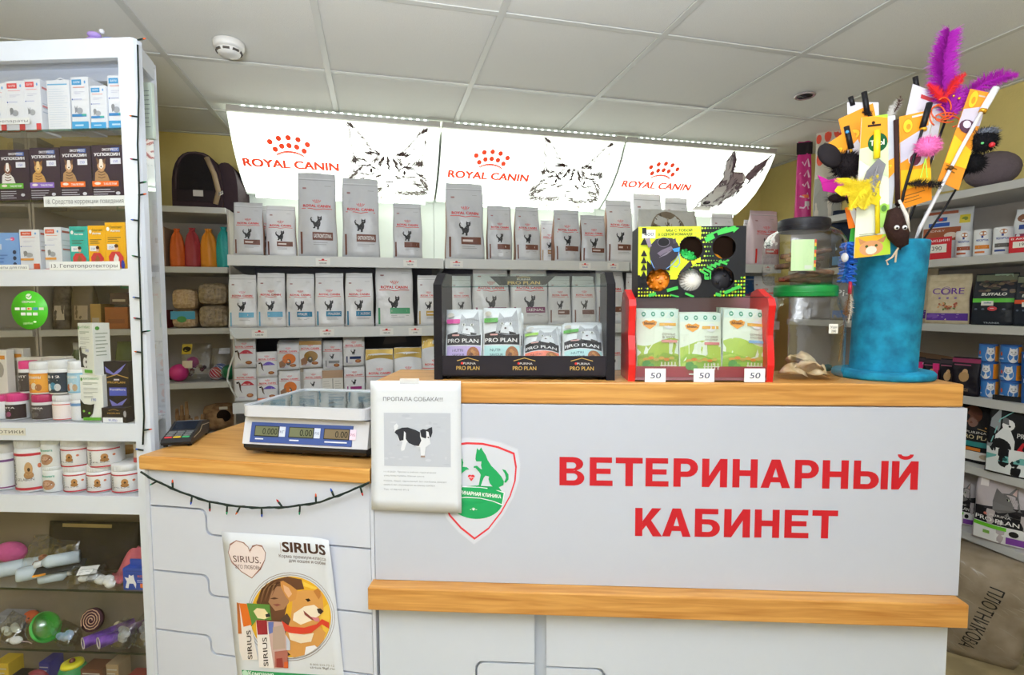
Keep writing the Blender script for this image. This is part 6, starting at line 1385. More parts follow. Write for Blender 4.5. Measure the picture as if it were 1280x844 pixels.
# card terminal
tp = atZ(232, 551, LO); ter = empty('card_terminal', (tp.x, tp.y, LO), ANL+.42, 'black card payment terminal with coloured keys on the worktop', 'card terminal')
TB = mat('2b2b2d', .45); tw = .075
G().prism([(-.07, .006), (.085, .006), (.09, .04), (.03, .052), (-.01, .036), (-.068, .022), (-.075, .014)], -tw/2, tw/2, TB, 'x').done('body', ter)
G().prism([(.03, .0525), (.088, .0405), (.088, .0415), (.03, .0535)], -tw/2+.006, tw/2-.006, mat('8f9094', .3), 'x').done('paper_cover', ter)
k_ = G().prism([(-.066, .0226), (-.014, .0348), (-.014, .036), (-.066, .0238)], -tw/2+.006, tw/2-.006, mat('38383b', .5), 'x').done('keypad', ter)
for r in range(4):
    for c in range(3):
        y = -.062+.011*r; z = .0245+.0025*r; g = G().box(-.009, .009, -.0035, .0035, 0, .003, mat(['e0404a', 'e8c42a', '3ab878'][c] if r == 0 else '77797c', .4), .0006); g.done('key', ter, (-.022+.022*c, y, z))
G().prism([(-.012, .0365), (.026, .0505), (.026, .0515), (-.012, .0375)], -tw/2+.008, tw/2-.008, mat('1b2230', .12), 'x').done('screen', ter)
G().tube([(tw/2+.0012, -.05, .02), (tw/2+.0012, .0, .026), (tw/2+.0012, .02, .04), (tw/2+.0012, .08, .034)], .0012, mat('b4a488', .3, .6), 5).done('side_trim', ter)
for x, y in ((-.03, -.06), (.03, -.06), (-.03, .07), (.03, .07)): G().lathe([(.006, 0), (.006, .0062)], mat('151515', .6), 10, (x, y, 0)).done('foot', ter)

# ================================================================== paper on the counter fronts
def sheet(name, f, corners, h_, lab, cat, bend=None, m=None):
    """sheet given by its four corners on the counter front"""
    P = [f(*c) for c in corners]; g = G(); N = 12; vs = []
    for j in range(N+1):
        for i in range(N+1):
            u, v = i/N, j/N; p = P[0].lerp(P[1], u).lerp(P[3].lerp(P[2], u), v)
            if bend: p = p+bend(u, v)
            vs.append(p)
    o0 = vs[0].copy(); g.add([p-o0 for p in vs], [(j*(N+1)+i, j*(N+1)+i+1, (j+1)*(N+1)+i+1, (j+1)*(N+1)+i) for j in range(N) for i in range(N)], m or mat('d6d9de', .5, noise=.01), True)
    o = g.done(name, None, o0, fix=False); tag(o, lab, cat)
    def mp(nrm):
        def f_(x, y, l):
            u, v = x, 1-y; p = P[0].lerp(P[1], u).lerp(P[3].lerp(P[2], u), v)
            if bend: p = p+bend(u, v)
            return tuple(p-o0-nrm*(.0005+l*LS))
        return f_
    md = o.modifiers.new('thickness', 'SOLIDIFY'); md.thickness = .0003; md.offset = 0
    return o, mp
nt_, nm = sheet('notice', CS(-.0125), [(463, 476), (576, 476), (577.5, 640), (465.5, 636)], 0, 'white lost dog notice taped over the pine ledge end', 'notice', lambda u, v: -CN*(.006*v*v*(1+.4*u)))
a = Art(); a.text('ПРОПАЛА СОБАКА!!!', .47, .845, .030, '4a4a4e', 'c', .66); a.build('heading', nt_, nm(CN))
a = Art(); a.rect(.145, .345, .885, .755, 'b9bdc6', 6, 6)
for k in range(40): q = random.Random(k); x, y = q.uniform(.16, .86), q.uniform(.36, .74); a.ell(x, y, q.uniform(.01, .05), q.uniform(.004, .012), ['b2b6c0', 'c2c5cd', 'bcc0c8'][k % 3], 8); a.L -= .9
a.L += 1
def D(pts, c): a.poly([((x-100)/(500-100)*.74+.145, .755-(y-215)/(522-215)*.41) for x, y in pts], c)
D([(165, 320), (160, 290), (178, 275), (188, 290), (180, 312), (200, 312), (240, 300), (280, 308), (318, 325), (330, 345), (350, 350), (375, 360), (380, 390), (350, 410), (345, 450), (340, 466), (322, 466), (318, 410), (300, 408), (270, 395), (240, 380), (232, 400), (222, 430), (205, 434), (202, 420), (212, 380), (190, 375), (182, 345)], 'd9dbe0')
D([(165, 328), (172, 316), (210, 300), (245, 298), (290, 312), (318, 325), (318, 350), (325, 372), (310, 404), (285, 402), (250, 388), (232, 365), (232, 330), (222, 320), (218, 372), (195, 376), (183, 345)], '33343a')
D([(318, 315), (335, 306), (356, 310), (372, 300), (390, 294), (392, 325), (382, 355), (366, 340), (350, 360), (325, 352)], '2e2f35'); D([(355, 318), (368, 322), (374, 350), (366, 362), (356, 350)], 'e4e5e8'); D([(360, 350), (372, 350), (368, 360)], '1e1e22')
for x in (330, 340): D([(x-8, 458), (x+6, 458), (x+8, 468), (x-10, 468)], 'a08a80')
a.build('dog_photo', nt_, nm(CN))
a = Art()
for i, (t, y, w_) in enumerate([('11.10.2022г. Пропал в районе пересечения', .295, .58), ('улиц Анны Купалы, Южная школа', .265, .45), ('Кобель, Окрас черно-белый, без ошейника, возраст', .225, .70), ('около 5 лет, откликается на кличку ШАЙБА', .195, .57), ('Тел. +7 900 955 99 12', .158, .28)]): a.text(t, .14, y, .0115, '8d9096', 'l', w_); a.L -= .5
a.build('text_lines', nt_, nm(CN))
s = slot(CS(-.013), 500, 524, 473, 480); o = G().box(-s.w/2, s.w/2, -.0003, 0, 0, s.h, film('f4f6f6', .45, .2, 0)).done('tape', nt_, None); o.parent = nt_; o.location = cc(ccl(s.p)[0], -.0135, s.z)-nt_.location; o.rotation_euler.z = ANG

LS_ = lambda d: (lambda u, v: onplane(u, v, FL+LN*d, LN))
def curl(u, v): return -LN*(.012*max(0, (u-.8)/.2)**2*max(0, 1-v*2.2)+.004*math.sin(3*v)*u)
po, pm = sheet('poster', LS_(.0125), [(277, 665), (414, 673), (434, 880), (300, 872)], 0, 'pet food poster of a corgi dog taped to the stepped drawers', 'poster', curl)
# poster art in pixels of the photograph, turned into sheet coordinates
def Q(u, v):
    t = (v-665)/(872-665); x0 = 277+(300-277)*t; t2 = (v-673)/(880-673); x1 = 414+(434-414)*t2; x = (u-x0)/(x1-x0); return (x, 1-(v-665-8*x)/207)
def zz(pts): return [Q(270+x/4.589, 660+y/4.589) for x, y in pts]       # from the enlarged crop
a = Art()
a.poly(zz([(200, 130), (215, 108), (240, 98), (270, 108), (290, 140), (288, 180), (260, 230), (210, 282), (150, 245), (95, 190), (75, 140), (85, 100), (120, 75), (160, 85), (190, 110)]), 'e8d8d4')
for w_, d in ((.006, 0), (.004, 6)): a.line(zz([(200+d, 130), (215, 108-d), (240, 96), (272, 106-d), (292, 140), (288, 182), (260+d, 232), (212, 284), (150, 247), (93, 190+d), (73, 140), (83, 98-d), (120, 72), (160+d, 83), (190, 108), (202, 138)]), w_, '9a6a5c')
x, y = zz([(185, 196)])[0]; a.text('SIRIUS.', x, y, .040, '5a3a32', 'c', .26); x, y = zz([(190, 232)])[0]; a.text('ЭТО ЛЮБОВЬ', x, y, .022, '5a3a32', 'c', .24); a.build('heart_print', po, pm(LN))
a = Art(); x, y = zz([(515, 141)])[0]; a.text('SIRIUS', x, y, .060, '4a3228', 'c', .40, .03); x, y = zz([(380, 140)])[0]; a.rect(x, y, x+.006, y+.06, 'b8a8a0'); a.build('brand_print', po, pm(LN))
a = Art(); x, y = zz([(640, 182)])[0]; a.text('Корма премиум-класса', x, y, .020, '6a5850', 'r', .43, .01); x, y = zz([(640, 205)])[0]; a.text('для кошек и собак', x, y, .020, '6a5850', 'r', .34, .01); a.build('slogan', po, pm(LN))
a = Art(); cxy = (435, 505); R_ = 232
def circ(r, n=40): return zz([(cxy[0]+r*math.cos(2*math.pi*i/n), cxy[1]+r*math.sin(2*math.pi*i/n)) for i in range(n)])
for r in (252, 240): c = circ(r); a.line(c+[c[0]], .004, '9a8c84')
a.poly(circ(R_), 'e8b02a'); 
def PZ(pts, c): a.poly(zz([(cxy[0]+(x-cxy[0])*min(1, R_/max(1, math.hypot(x-cxy[0], y-cxy[1]))), cxy[1]+(y-cxy[1])*min(1, R_/max(1, math.hypot(x-cxy[0], y-cxy[1])))) for x, y in pts]), c)
PZ([(480, 290), (600, 340), (660, 440), (670, 560), (640, 640), (620, 560), (560, 400)], 'f2c84a')
PZ([(240, 420), (270, 340), (330, 290), (420, 274), (500, 290), (520, 360), (480, 420), (420, 430), (400, 520), (380, 560), (300, 540), (250, 470)], '6a4630')
PZ([(310, 420), (330, 360), (360, 330), (400, 330), (430, 370), (430, 420), (400, 460), (350, 470)], 'a87a58'); PZ([(318, 400), (345, 392), (372, 398), (345, 404)], '5a3a28'); PZ([(335, 432), (365, 428), (385, 434), (360, 444)], '8a4a3c')
for k in range(7): pts = [(250+14*k, 440-10*k), (270+15*k, 360-8*k), (310+16*k, 300)]; a.line(zz(pts), .009, ['4a2e1e', '8a6440'][k % 2], True)
PZ([(380, 520), (420, 480), (470, 560), (440, 720), (400, 740), (390, 600)], '5a4436')
PZ([(455, 360), (520, 348), (580, 350), (620, 370), (625, 430), (628, 470), (600, 500), (610, 560), (640, 590), (645, 660), (600, 710), (540, 737), (460, 738), (420, 700), (410, 600), (440, 520), (450, 440)], 'd69a52')
PZ([(382, 300), (398, 296), (440, 320), (480, 350), (470, 400), (440, 416), (410, 380), (385, 330)], 'd09048'); PZ([(398, 318), (430, 335), (450, 370), (430, 392), (405, 355)], 'e0b088'); PZ([(570, 352), (600, 330), (618, 314), (624, 340), (612, 380), (600, 400)], 'c07c3a')
PZ([(520, 440), (575, 430), (600, 450), (625, 470), (605, 490), (560, 520), (500, 545), (455, 520), (460, 480)], 'f0e0c8'); PZ([(590, 452), (612, 450), (628, 466), (612, 484), (598, 476)], '3a2c28'); PZ([(525, 398), (545, 394), (556, 406), (540, 414)], '2a1c14'); PZ([(515, 462), (560, 500), (600, 508), (602, 522), (560, 515), (522, 486)], '8a4038'); PZ([(560, 498), (604, 505), (606, 524), (580, 524)], 'd8808a')
PZ([(390, 520), (440, 555), (520, 560), (590, 540), (620, 510), (660, 530), (664, 566), (620, 540), (560, 590), (470, 600), (410, 580)], 'd8402a'); PZ([(430, 590), (520, 600), (575, 590), (560, 640), (500, 650), (440, 630)], 'ead8bc'); PZ([(530, 670), (580, 660), (610, 690), (560, 734), (525, 728)], 'e8e6ea'); PZ([(415, 600), (440, 640), (440, 690), (420, 690)], 'c8ccd8')
a.build('dog_photo', po, pm(LN))
a = Art(); a.L = 14
for pts, c in [([(125, 420), (185, 425), (250, 750), (158, 752), (140, 700)], 'e6ddd6'), ([(185, 425), (320, 432), (330, 520), (245, 520), (210, 560)], '5a8a3a'), ([(140, 425), (185, 428), (215, 548), (165, 560)], 'e07020'), ([(125, 420), (140, 425), (155, 600), (133, 600)], 'b86a30'), ([(225, 470), (245, 452), (290, 456), (310, 480), (325, 500), (290, 515), (250, 510)], 'ead8a8'), ([(295, 488), (318, 480), (325, 500), (300, 505)], '2a2a2e'), ([(240, 520), (305, 522), (345, 798), (258, 792)], 'ece4de'), ([(305, 525), (405, 530), (428, 795), (345, 798)], 'c8a8a0'), ([(242, 520), (305, 522), (310, 602), (250, 604)], '9a2430'), ([(312, 530), (345, 530), (340, 590), (318, 600)], '6a78b8'), ([(340, 560), (405, 545), (412, 680), (340, 690)], 'b8a090'), ([(350, 700), (425, 690), (428, 795), (350, 790)], 'b06a5c'), ([(360, 740), (395, 735), (400, 790), (360, 790)], '9a3a34'), ([(405, 760), (428, 755), (428, 795), (405, 795)], 'd8602a')]: a.poly(zz(pts), c)
for (x0, y0), s_, w_ in (((228, 742), .055, .3), ((322, 782), .05, .29)):
    q = zz([(x0, y0)])[0]; 
    vs_, fs_, tx0, tx1, ty0, ty1 = textmesh('SIRIUS', 0); P = []
    for vx, vy in vs_:
        t = (vx-tx0)/(tx1-tx0); r = vy/.727; P.append(zz([(x0-8-28*r+ (-9)*t*1.0, y0-165*t+3*r)])[0])
    a.raw(P, fs_, '33241e')
a.build('bags_print', po, pm(LN))
a = Art(); x, y = zz([(685, 790)])[0]; a.text('8-800-234-72-12', x, y, .012, '9a928c', 'r', .22); x, y = zz([(685, 808)])[0]; a.text('sirius.9gf.ru', x, y, .014, '6a625c', 'r', .22); a.build('contact_line', po, pm(LN))
a = Art(); x0, y0 = zz([(150, 812)])[0]; a.rect(x0, .0, .97, y0, '2f9a5a', 6); x, y = zz([(192, 842)])[0]; a.text('Компания', x, y, .026, 'eef4ee', 'l', .24, .02); q = zz([(172, 832)])[0]; a.ell(q[0], q[1], .03, .02, 'bfe0c8', 10); a.build('green_band', po, pm(LN))
# lights string: down the cabinet post and along the low counter
gar = empty('light_string', (0, 0, 0), 0, 'dark green string of small coloured lights along post and counter', 'string lights')
WIRE = mat('1e2b26', .5); pts = []
zk = lambda u, v: atK(u, v, -.006)
for u, v in [(172, 56), (173.5, 120), (172, 180), (174, 240), (173, 300), (175, 360), (177, 420), (178, 470), (180, 520), (178.5, 556)]: pts.append(zk(u, v))
G().tube(pts, .0022, WIRE, 6).done('wire', gar)
p2 = [LS_(-.006)(u, v) for u, v in [(176, 590), (190, 599), (225, 615), (260, 627), (295, 633), (325, 635), (360, 634), (400, 628), (435, 615), (462, 603)]]
sp = []
for i in range(len(p2)-1):
    for t in (0, .34, .67): sp.append(p2[i].lerp(p2[i+1], t))
sp.append(p2[-1]); G().tube(sp, .0026, WIRE, 6).done('wire', gar); n = len(sp)
g = G().tube([p+Vector((.0, -.001, .0028*math.sin(i*2.1))) for i, p in enumerate(sp)], .0018, WIRE, 5); g.done('wire', gar)
def bulb(p, dv, col):
    dv = dv.normalized(); o = G().tube([p, p+dv*.016], [.0022, .0026], WIRE, 6).tube([p+dv*.016, p+dv*.020, p+dv*.024], [.0022, .0022, .0008], mat(col, .25, noise=0), 6).done('bulb', gar)
cols = ['2a9a80', 'e0542a', '2a4ab0', 'a02a34', '1f9a6a', 'e06a2a', '2a4ab0', 'c03030', '1f9a6a', 'e0602a', '2a50b0', 'c02a2a']
for k, (u, v, dxx, dz) in enumerate([(196, 602, -1, -.5), (216, 611, 0, .9), (240, 620, -.2, -1), (262, 628, 0, -1), (284, 632, -.1, -1), (300, 634, -.5, -.8), (327, 635, 0, -1), (353, 634, -.6, .7), (375, 632, -.1, -1), (395, 629, 0, 1), (418, 622, -.4, .9), (450, 608, .3, -1)]): bulb(LS_(-.007)(u, v), LD*dxx+Vector((0, 0, dz)), cols[k])
for k, (u, v, dxx) in enumerate([(172, 50, 1), (172, 146, -1), (173, 200, -1), (173, 229, 1), (173, 244, 1), (174, 276, -1), (175, 322, -.6), (176, 373, -1), (177, 399, -1), (178, 415, 1), (178, 441, -1), (180, 538, 1), (179, 563, -1)]): bulb(zk(u, v), KD*dxx+Vector((0, 0, .15)), ['e06030', 'e07a30', 'c03050', '2a8a50', 'e0602a', '2a5ac0', '2a8a50', '2a5ac0', 'c83048', '2a8a70', 'e0702a', 'e0542a', '2a5ac0'][k])
# ================================================================== lower cabinet shelves
GL5 = kz(880, 100); o = kboard('glass_shelf', KL+.01, -.021, .012, bky-.004, GL5-.006, GL5, GLASS)
def kp(u, v, z): p = onplane(u, v, (0, 0, z), (0, 0, 1)); return p
def kpos(u, d, z): p = atK(u, 700, d); return Vector((p.x, p.y, z))
def place(o, u, d, z, lab, cat, grp=None, rz=0.0, rx=0.0):
    p = atK(u, 740 if z > .5 else 820, d); o.location = (p.x, p.y, z); o.rotation_euler = (rx, 0, KANG+rz); return tag(o, lab, cat, grp)
CLR = glass('crinkled_bag', (.95, .96, .96), rough=.12, extra=.10, bump=1.0, tr=.97)
PALE = mat('c3d2da', .35, noise=.05); MILK = mat('dfe3e4', .4)
def lying(L_, r, m, capm, name='bottle', cap=True):
    g = G().tube([(0, 0, r), (L_*.05, 0, r), (L_*.8, 0, r), (L_*.9, 0, r), (L_*.96, 0, r)], [r*.9, r, r, r*.7, r*.4], m, 14); o = g.done(name)
    if cap: G().tube([(L_*.96, 0, r), (L_*1.12, 0, r)], r*.42, capm, 10).done('cap', o)
    return o
g6 = 'pet care goods on the upper of the low glass shelves'
for k, (u, d, L_, r, rz, lab) in enumerate([(-4, .06, .10, .022, .6, 'pale translucent bottle lying at the picture edge, low glass shelf'), (22, .04, .11, .021, .65, 'pale translucent bottle lying second from the picture edge'), (40, .11, .10, .020, .6, 'pale translucent bottle lying behind two others'), (50, .035, .07, .019, .5, 'short pale bottle with small cap lying at the shelf edge')]):
    place(lying(L_, r, PALE, MILK), u, d, GL3, lab, 'bottle', g6, rz)
bl = G().box(-.06, .06, -.045, .045, 0, .003, mat('3a3c40', .5), .001).done('blister_pack'); place(bl, 80, .075, GL3+.042, 'dark blister card with pale bottle and white nozzle', 'package', g6, .55, .15)
G().tube([(-.045, -.01, .022), (-.03, -.01, .022), (.045, -.01, .022)], [.008, .019, .019], PALE, 14).tube([(-.062, -.01, .018), (-.045, -.01, .02)], .009, MILK, 12).done('bottle_insert', bl); G().box(-.06, -.03, -.046, -.04, .0, .004, mat('f0a030', .4)).done('orange_tip', bl)
for k, (u0, u1, vt, d, m, inner, lab) in enumerate([(92, 128, 706, .05, CLR, 'dfe3e4', 'clear bag with white barcode label on the low glass shelf'), (112, 150, 712, .035, CLR, 'f2f4f4', 'clear bag of white plastic pieces on the low glass shelf'), (30, 92, 668, .09, CLR, '8a3a34', 'clear bag with dull red contents at the shelf back')]):
    s = slot(KS(d), u0, u1, vt, 742, GL3); o, fr = bag('clear_bag', s.w, s.h*.9, .06, m, 300+k, 1.0); o.location = s.p; o.rotation_euler = (-.35, 0, KANG+.3*(k == 0)); tag(o, lab, 'bag', g6)
    q = random.Random(k); g = G()
    for j in range(8): g.ball((q.uniform(-.3, .3)*s.w, q.uniform(-.012, .012), s.h*q.uniform(.12, .45)), .012, mat(inner, .45), 2, (1.3, .8, .9))
    g.done('contents', o)
    if k == 0: a = Art(); a.rect(-.25*s.w, .45*s.h, .3*s.w, .85*s.h, 'eef0ee', 3, 3); a.bars(-.2*s.w, .78*s.h, .26*s.w, 4, .09*s.h, .02*s.h, '9aa0a4', 3); a.build('label', o, drape(fr))
g = G(); vs = []; N = 14
for j in range(N+1):
    for i in range(N+1):
        x, y = i/N-.5, j/N; vs.append((x*.10, .06*y+.012*math.sin(7*x+3*y), .012+.075*y*(1-1.1*x*x*2)+.012*math.sin(9*x+5*y)))
g.add(vs, [(j*(N+1)+i, j*(N+1)+i+1, (j+1)*(N+1)+i+1, (j+1)*(N+1)+i) for j in range(N) for i in range(N)], mat('cf6670', .7, bump=.3), True); o = g.done('cloth'); md = o.modifiers.new('thickness', 'SOLIDIFY'); md.thickness = .003
place(o, 160, .06, GL3, 'coral pink folded cloth on the low glass shelf by the post', 'cloth', g6)
o, w, h = mbox(154, 190, 711, 748, GL3, .018, .04, mat('2b50b0', .4), lambda a, w, h: (a.rect(-.38*w, .85*h, .4*w, .9*h, '24439a'), a.poly([(-.42*w, .1*h), (-.36*w, .4*h), (-.44*w, .6*h), (-.3*w, .55*h), (-.28*w, .72*h), (-.2*w, .66*h), (-.12*w, .72*h), (-.1*w, .5*h), (-.04*w, .3*h), (-.06*w, .08*h), (-.14*w, .3*h), (-.28*w, .3*h), (-.32*w, .08*h)], 'eef0f4'), a.text('КОГТИ', .22*w, .6*h, .1*h, 'e8743a', 'c', .4*w, .02), a.bars(0, .46*h, .42*w, 2, .08*h, .03*h, 'c4ccf0', 3), a.rect(.1*w, .12*h, .36*w, .32*h, 'ef7a34'), a.text('40', .23*w, .16*h, .1*h, 'f8f0e8', 'c')), 'blue box with white cat on the low glass shelf by the post', g6, 'claw_cap_box')
G().box(-w*.36, w*.5, .014, .018, h, h*1.32, mat('2b50b0', .4)).done('hanging_tab', o)
for u0, u1, vt, d, col, lab in ((-10, 36, 664, .13, 'd05a98', 'pink fluffy bundle at the back of the low glass shelf'),):
    s = slot(KS(d), u0, u1, vt, 700, GL3); o = G().ball((0, 0, s.h*.42), s.w*.42, mat(col, .9, bump=.6, bscale=60), 3, (1, .5, .62)).done('fluffy_bundle', None, s.p, KANG); tag(o, lab, 'bundle', g6)
s = slot(KS(.135), 66, 176, 652, 735, GL3); o, fr = bag('storage_bag', s.w, s.h, .05, mat('221f24', .55, bump=.4, bscale=20, noise=.15), 320, 1.0); o.location = s.p; o.rotation_euler = (0, 0, KANG); tag(o, 'black fabric bag standing at the back of the low glass shelf', 'bag', g6)
a = Art(); a.rect(-.36*s.w, .88*s.h, .2*s.w, .95*s.h, 'a08c5c', 3); a.build('tan_binding', o, drape(fr))
g7 = 'toys on the lower of the low glass shelves'
o = G().ball((0, 0, .044), .042, glass('green_clear', (.80, .95, .74), extra=.10, rough=.05), 3).done('toy_ball'); place(o, 56, .05, GL4, 'translucent green treat ball on the low glass shelf', 'toy', g7)
G().lathe([(.043, -.006), (.046, 0), (.043, .006), (.040, 0)], mat('3fae48', .4), 28, T=Matrix.Translation((.008, 0, .044)) @ Matrix.Rotation(1.1, 4, 'Y')).done('rim', o); G().ball((-.004, 0, .022), .02, mat('a9c46a', .5), 2).done('filling', o)
o = G().ball((0, 0, .013), .013, mat('e2e4e4', .9, bump=.5, bscale=90), 2, (1.6, .9, .9)).done('toy_mouse'); place(o, 21, .03, GL4, 'small white toy mouse on the low glass shelf', 'toy', g7); G().ball((-.02, -.004, .014), .006, mat('e2e4e4', .9), 1).done('head', o); G().tube([(.018, 0, .01), (.035, .004, .006), (.05, 0, .004)], .0015, mat('c8b0b0', .6), 5).done('tail', o)
for k, (u, d) in enumerate(((103, .018), (122.5, .022))):
    p = atK(u, 806, d); n_ = 20; R1, R0 = .0165, .0150; o = G().lathe([(R1, 0), (R1, .13), (R0, .13), (R0, 0)], two('4a2a78', '8a5ac0', 24, 'violet_tube_print', .35, (.4, .6), 0), n_, caps=False).done('cardboard_tube', None, None); o.data.polygons.foreach_set('use_smooth', [True]*len(o.data.polygons))
    o.matrix_world = Matrix.Translation((p.x, p.y, GL4+R1+.001)) @ Matrix.Rotation(KANG-.62, 4, 'Z') @ Matrix.Rotation(-math.pi/2, 4, 'X'); tag(o, ['violet printed tube beside the blue and white bag', 'violet printed tube beside the clear silver bag'][k], 'tube', 'violet tubes on the low glass shelf')
    G().lathe([(R1+.0004, 0), (R1+.0004, .002), (R0-.0002, .002), (R0-.0002, 0), (R1+.0004, 0)], mat('d8d0c0', .6), n_, caps=False).done('rim', o); G().lathe([(R0-.0006, .004), (R0-.0006, .125)], mat('6a5a50', .8), n_, caps=False).done('lining', o)
o = G().lathe([(.034, 0), (.034, .012)], mat('4a2838', .8), 26).done('spiral_mat', None); p = atK(117, 762, .11); o.location = (p.x, p.y, GL4+.035); o.rotation_euler = (math.pi/2-.3, 0, KANG); tag(o, 'maroon and cream spiral toy standing at the shelf back', 'toy', g7)
G().tube([((.004+.0027*t)*math.cos(2.1*t), (.004+.0027*t)*math.sin(2.1*t), .0125) for t in [i*.25 for i in range(44)]], .0014, mat('d8b090', .7), 5).done('cream_spiral', o)
for k, (u0, u1, vt, d, m, inner, lab) in enumerate([(62, 98, 782, .05, CLR, 'a8c4ec', 'clear bag with pale blue contents beside the violet tubes'), (136, 162, 778, .04, CLR, 'a8acb0', 'clear silver bag with white hook beside the violet tubes'), (160, 192, 772, .05, CLR, '8a8c90', 'clear silver bag by the cabinet post, low shelf'), (-8, 30, 772, .05, CLR, 'c4ccc4', 'clear bag of pale toys at the picture edge, low shelf')]):
    s = slot(KS(d), u0, u1, vt, 818, GL4); o, fr = bag('clear_bag', s.w, s.h, .05, m, 340+k, 1.0); o.location = s.p; o.rotation_euler = (-.45, 0, KANG-.4); tag(o, lab, 'bag', g7); q = random.Random(k+9); g = G()
    for j in range(6): g.ball((q.uniform(-.3, .3)*s.w, q.uniform(-.01, .01), s.h*q.uniform(.15, .6)), .013, mat(inner, .5), 2, (1.5, .7, .8))
    g.done('contents', o)
bk = empty('toy_basket', kpos(12, .12, GL4), KANG, 'pale grey open weave basket at the shelf back', 'basket')
for k in range(9): G().box(-.05+.0115*k, -.046+.0115*k, -.022, -.020, 0, .04, mat('9a9ca0', .5)).done('slat', bk)
for z in (0, .02, .04): G().box(-.052, .052, -.024, -.018, z, z+.004, mat('9a9ca0', .5)).done('rail', bk)
G().box(-.05, .05, -.018, .03, .0, .036, mat('8a8c90', .6)).done('lining', bk)
for u, d, col, r, lab in ((42, .13, 'c8582a', .022, 'orange plush toy at the shelf back'), (58, .125, 'c9a02a', .018, 'yellow plush toy at the shelf back'), (150, .12, 'cfc4a4', .012, 'small cream ball behind the violet tubes')):
    o = G().ball((0, 0, r), r, mat(col, .8, bump=.4, bscale=80), 2, (1.2, .9, 1)).done('plush_toy'); place(o, u, d, GL4, lab, 'toy', g7); G().ball((-r*.4, -r*.75, r*1.3), r*.14, mat('1a1410', .3), 1).ball((r*.4, -r*.75, r*1.3), r*.14, mat('1a1410', .3), 1).done('eyes', o)
g8 = 'toys low in the cabinet'
o = G().lathe([(.03, 0), (.036, .02), (.036, .06), (.03, .075)], mat('2f8a4a', .5), 24).done('spinning_toy'); place(o, 90, .06, GL5, 'green and yellow round toy at the bottom of the picture', 'toy', g8); G().lathe([(.030, .0755), (.028, .083), (.012, .088), (.008, .078)], mat('e0d82a', .4), 24).done('yellow_top', o); G().ball((0, 0, .088), .008, mat('7a3a30', .5), 2).done('knob', o)
o = G().lathe([(.026, -.009), (.035, 0), (.026, .009), (.017, 0)], mat('8a2c3c', .5), 24, caps=False).done('ring_toy'); place(o, 45, .04, GL5+.036, 'maroon rubber ring toy at the bottom of the picture', 'toy', g8, .2, math.pi/2)
for u, col, w_, h_, d, lab in ((8, 'c8a82a', .05, .085, .06, 'yellow toy box at the bottom picture edge'), (24, '2a2a30', .05, .06, .03, 'black printed card box at the bottom picture edge'), (62, '3a3a8a', .035, .07, .09, 'dark blue package beside the green round toy'), (120, '6a4434', .07, .07, .07, 'brown carton beside the green round toy'), (146, 'a08a6a', .04, .08, .08, 'beige carton low in the cabinet by the post'), (170, '8a3a34', .05, .06, .05, 'brick red carton low in the cabinet by the post')):
    o = G().box(-w_/2, w_/2, -.02, .03, 0, h_, mat(col, .5, noise=.15), .002).done('toy_carton'); a = Art(); a.bars(-w_*.4, h_*.8, w_*.4, 4, h_*.16, h_*.05, 'b8b4ac', 4); a.build('front_print', o, flat(-.02)); place(o, u, d, GL5, lab, 'box', g8)

# ================================================================== goods on the right wall shelves
def RSf(off): return lambda u, v: atX(u, v, RX+off)
def rslot(u0, u1, vt, vb, k, off=.05): return slot(RSf(off), u0, u1, vt, vb, RZ_[k] if k is not None else None)
def face(s, o, d, rz=-1.3): o.location = (s.p.x+d/2, s.p.y, s.z); o.rotation_euler = (0, 0, rz)
def rbag(u0, u1, vt, vb, k, m, art, lab, seed, d=.07, off=.05, rz=-1.3, topw=.97, wk=1.0, side=None, name='pet_food_bag', grp=None):
    s = rslot(u0, u1, vt, vb, k, off); s.w *= wk; o, fr = bag(name, s.w, s.h, d, m, seed, topw, m_side=side)
    a = Art(); art(a, s.w, s.h); a.build('front_print', o, drape(fr)); face(s, o, d, rz); tag(o, lab, 'pet food bag', grp); return o
def art_hill(a, w, h):
    a.rect(-.46*w, .90*h, .2*w, .96*h, 'a8583a', 4); a.rect(-.2*w, .76*h, 0, .84*h, '3a6ab8'); a.ell(-.12*w, .8*h, .05*w, .03*h, 'd03a3a', 8); a.rect(-.36*w, .66*h, .06*w, .735*h, '1f58b8', 3); a.rect(.24*w, .70*h, .44*w, .86*h, 'e4d03a', 2, 2); a.ell(.34*w, .78*h, .06*w, .04*h, '8a9a3a', 8)
    a.rect(-.46*w, .38*h, .28*w, .64*h, 'a4542c', 4, 3); a.text('KIDNEY', -.2*w, .56*h, .04*h, 'e8dcd0', 'c', .36*w); a.ell(.1*w, .48*h, .13*w, .06*h, 'e8d4c0', 12); a.rect(-.46*w, .28*h, -.1*w, .38*h, 'e08030', 2)
rbag(1151, 1203, 261, 322, 1, mat('dcdedf', .3, bump=.25), art_hill, 'white pet food bag with brown panel behind a red price tag', 401, .08, .1, -1.15)
def promo(u0, u1, vt, vb, txt, lab):
    s = rslot(u0, u1, vt, vb, 1, .01); o = G().box(-s.w/2, s.w/2, 0, .0015, 0, s.h, mat('cf1f2e', .4, noise=0)).box(-s.w/2, s.w/2, 0, .025, 0, .0012, mat('cf1f2e', .4, noise=0)).done('promo_tag', None, s.p, -1.35); tag(o, lab, 'price tag', 'red price tags on the wall shelf')
    a = Art(); a.text('В АКЦИИ!', 0, s.h*.80, s.h*.10, 'f4e8e8', 'c', s.w*.86, .02); a.rect(-.36*s.w, .30*s.h, .34*s.w, .68*s.h, 'efece2'); a.text(txt, 0, .40*s.h, .2*s.h, '4a3a3a', 'c'); a.build('lettering', o, flat(0))
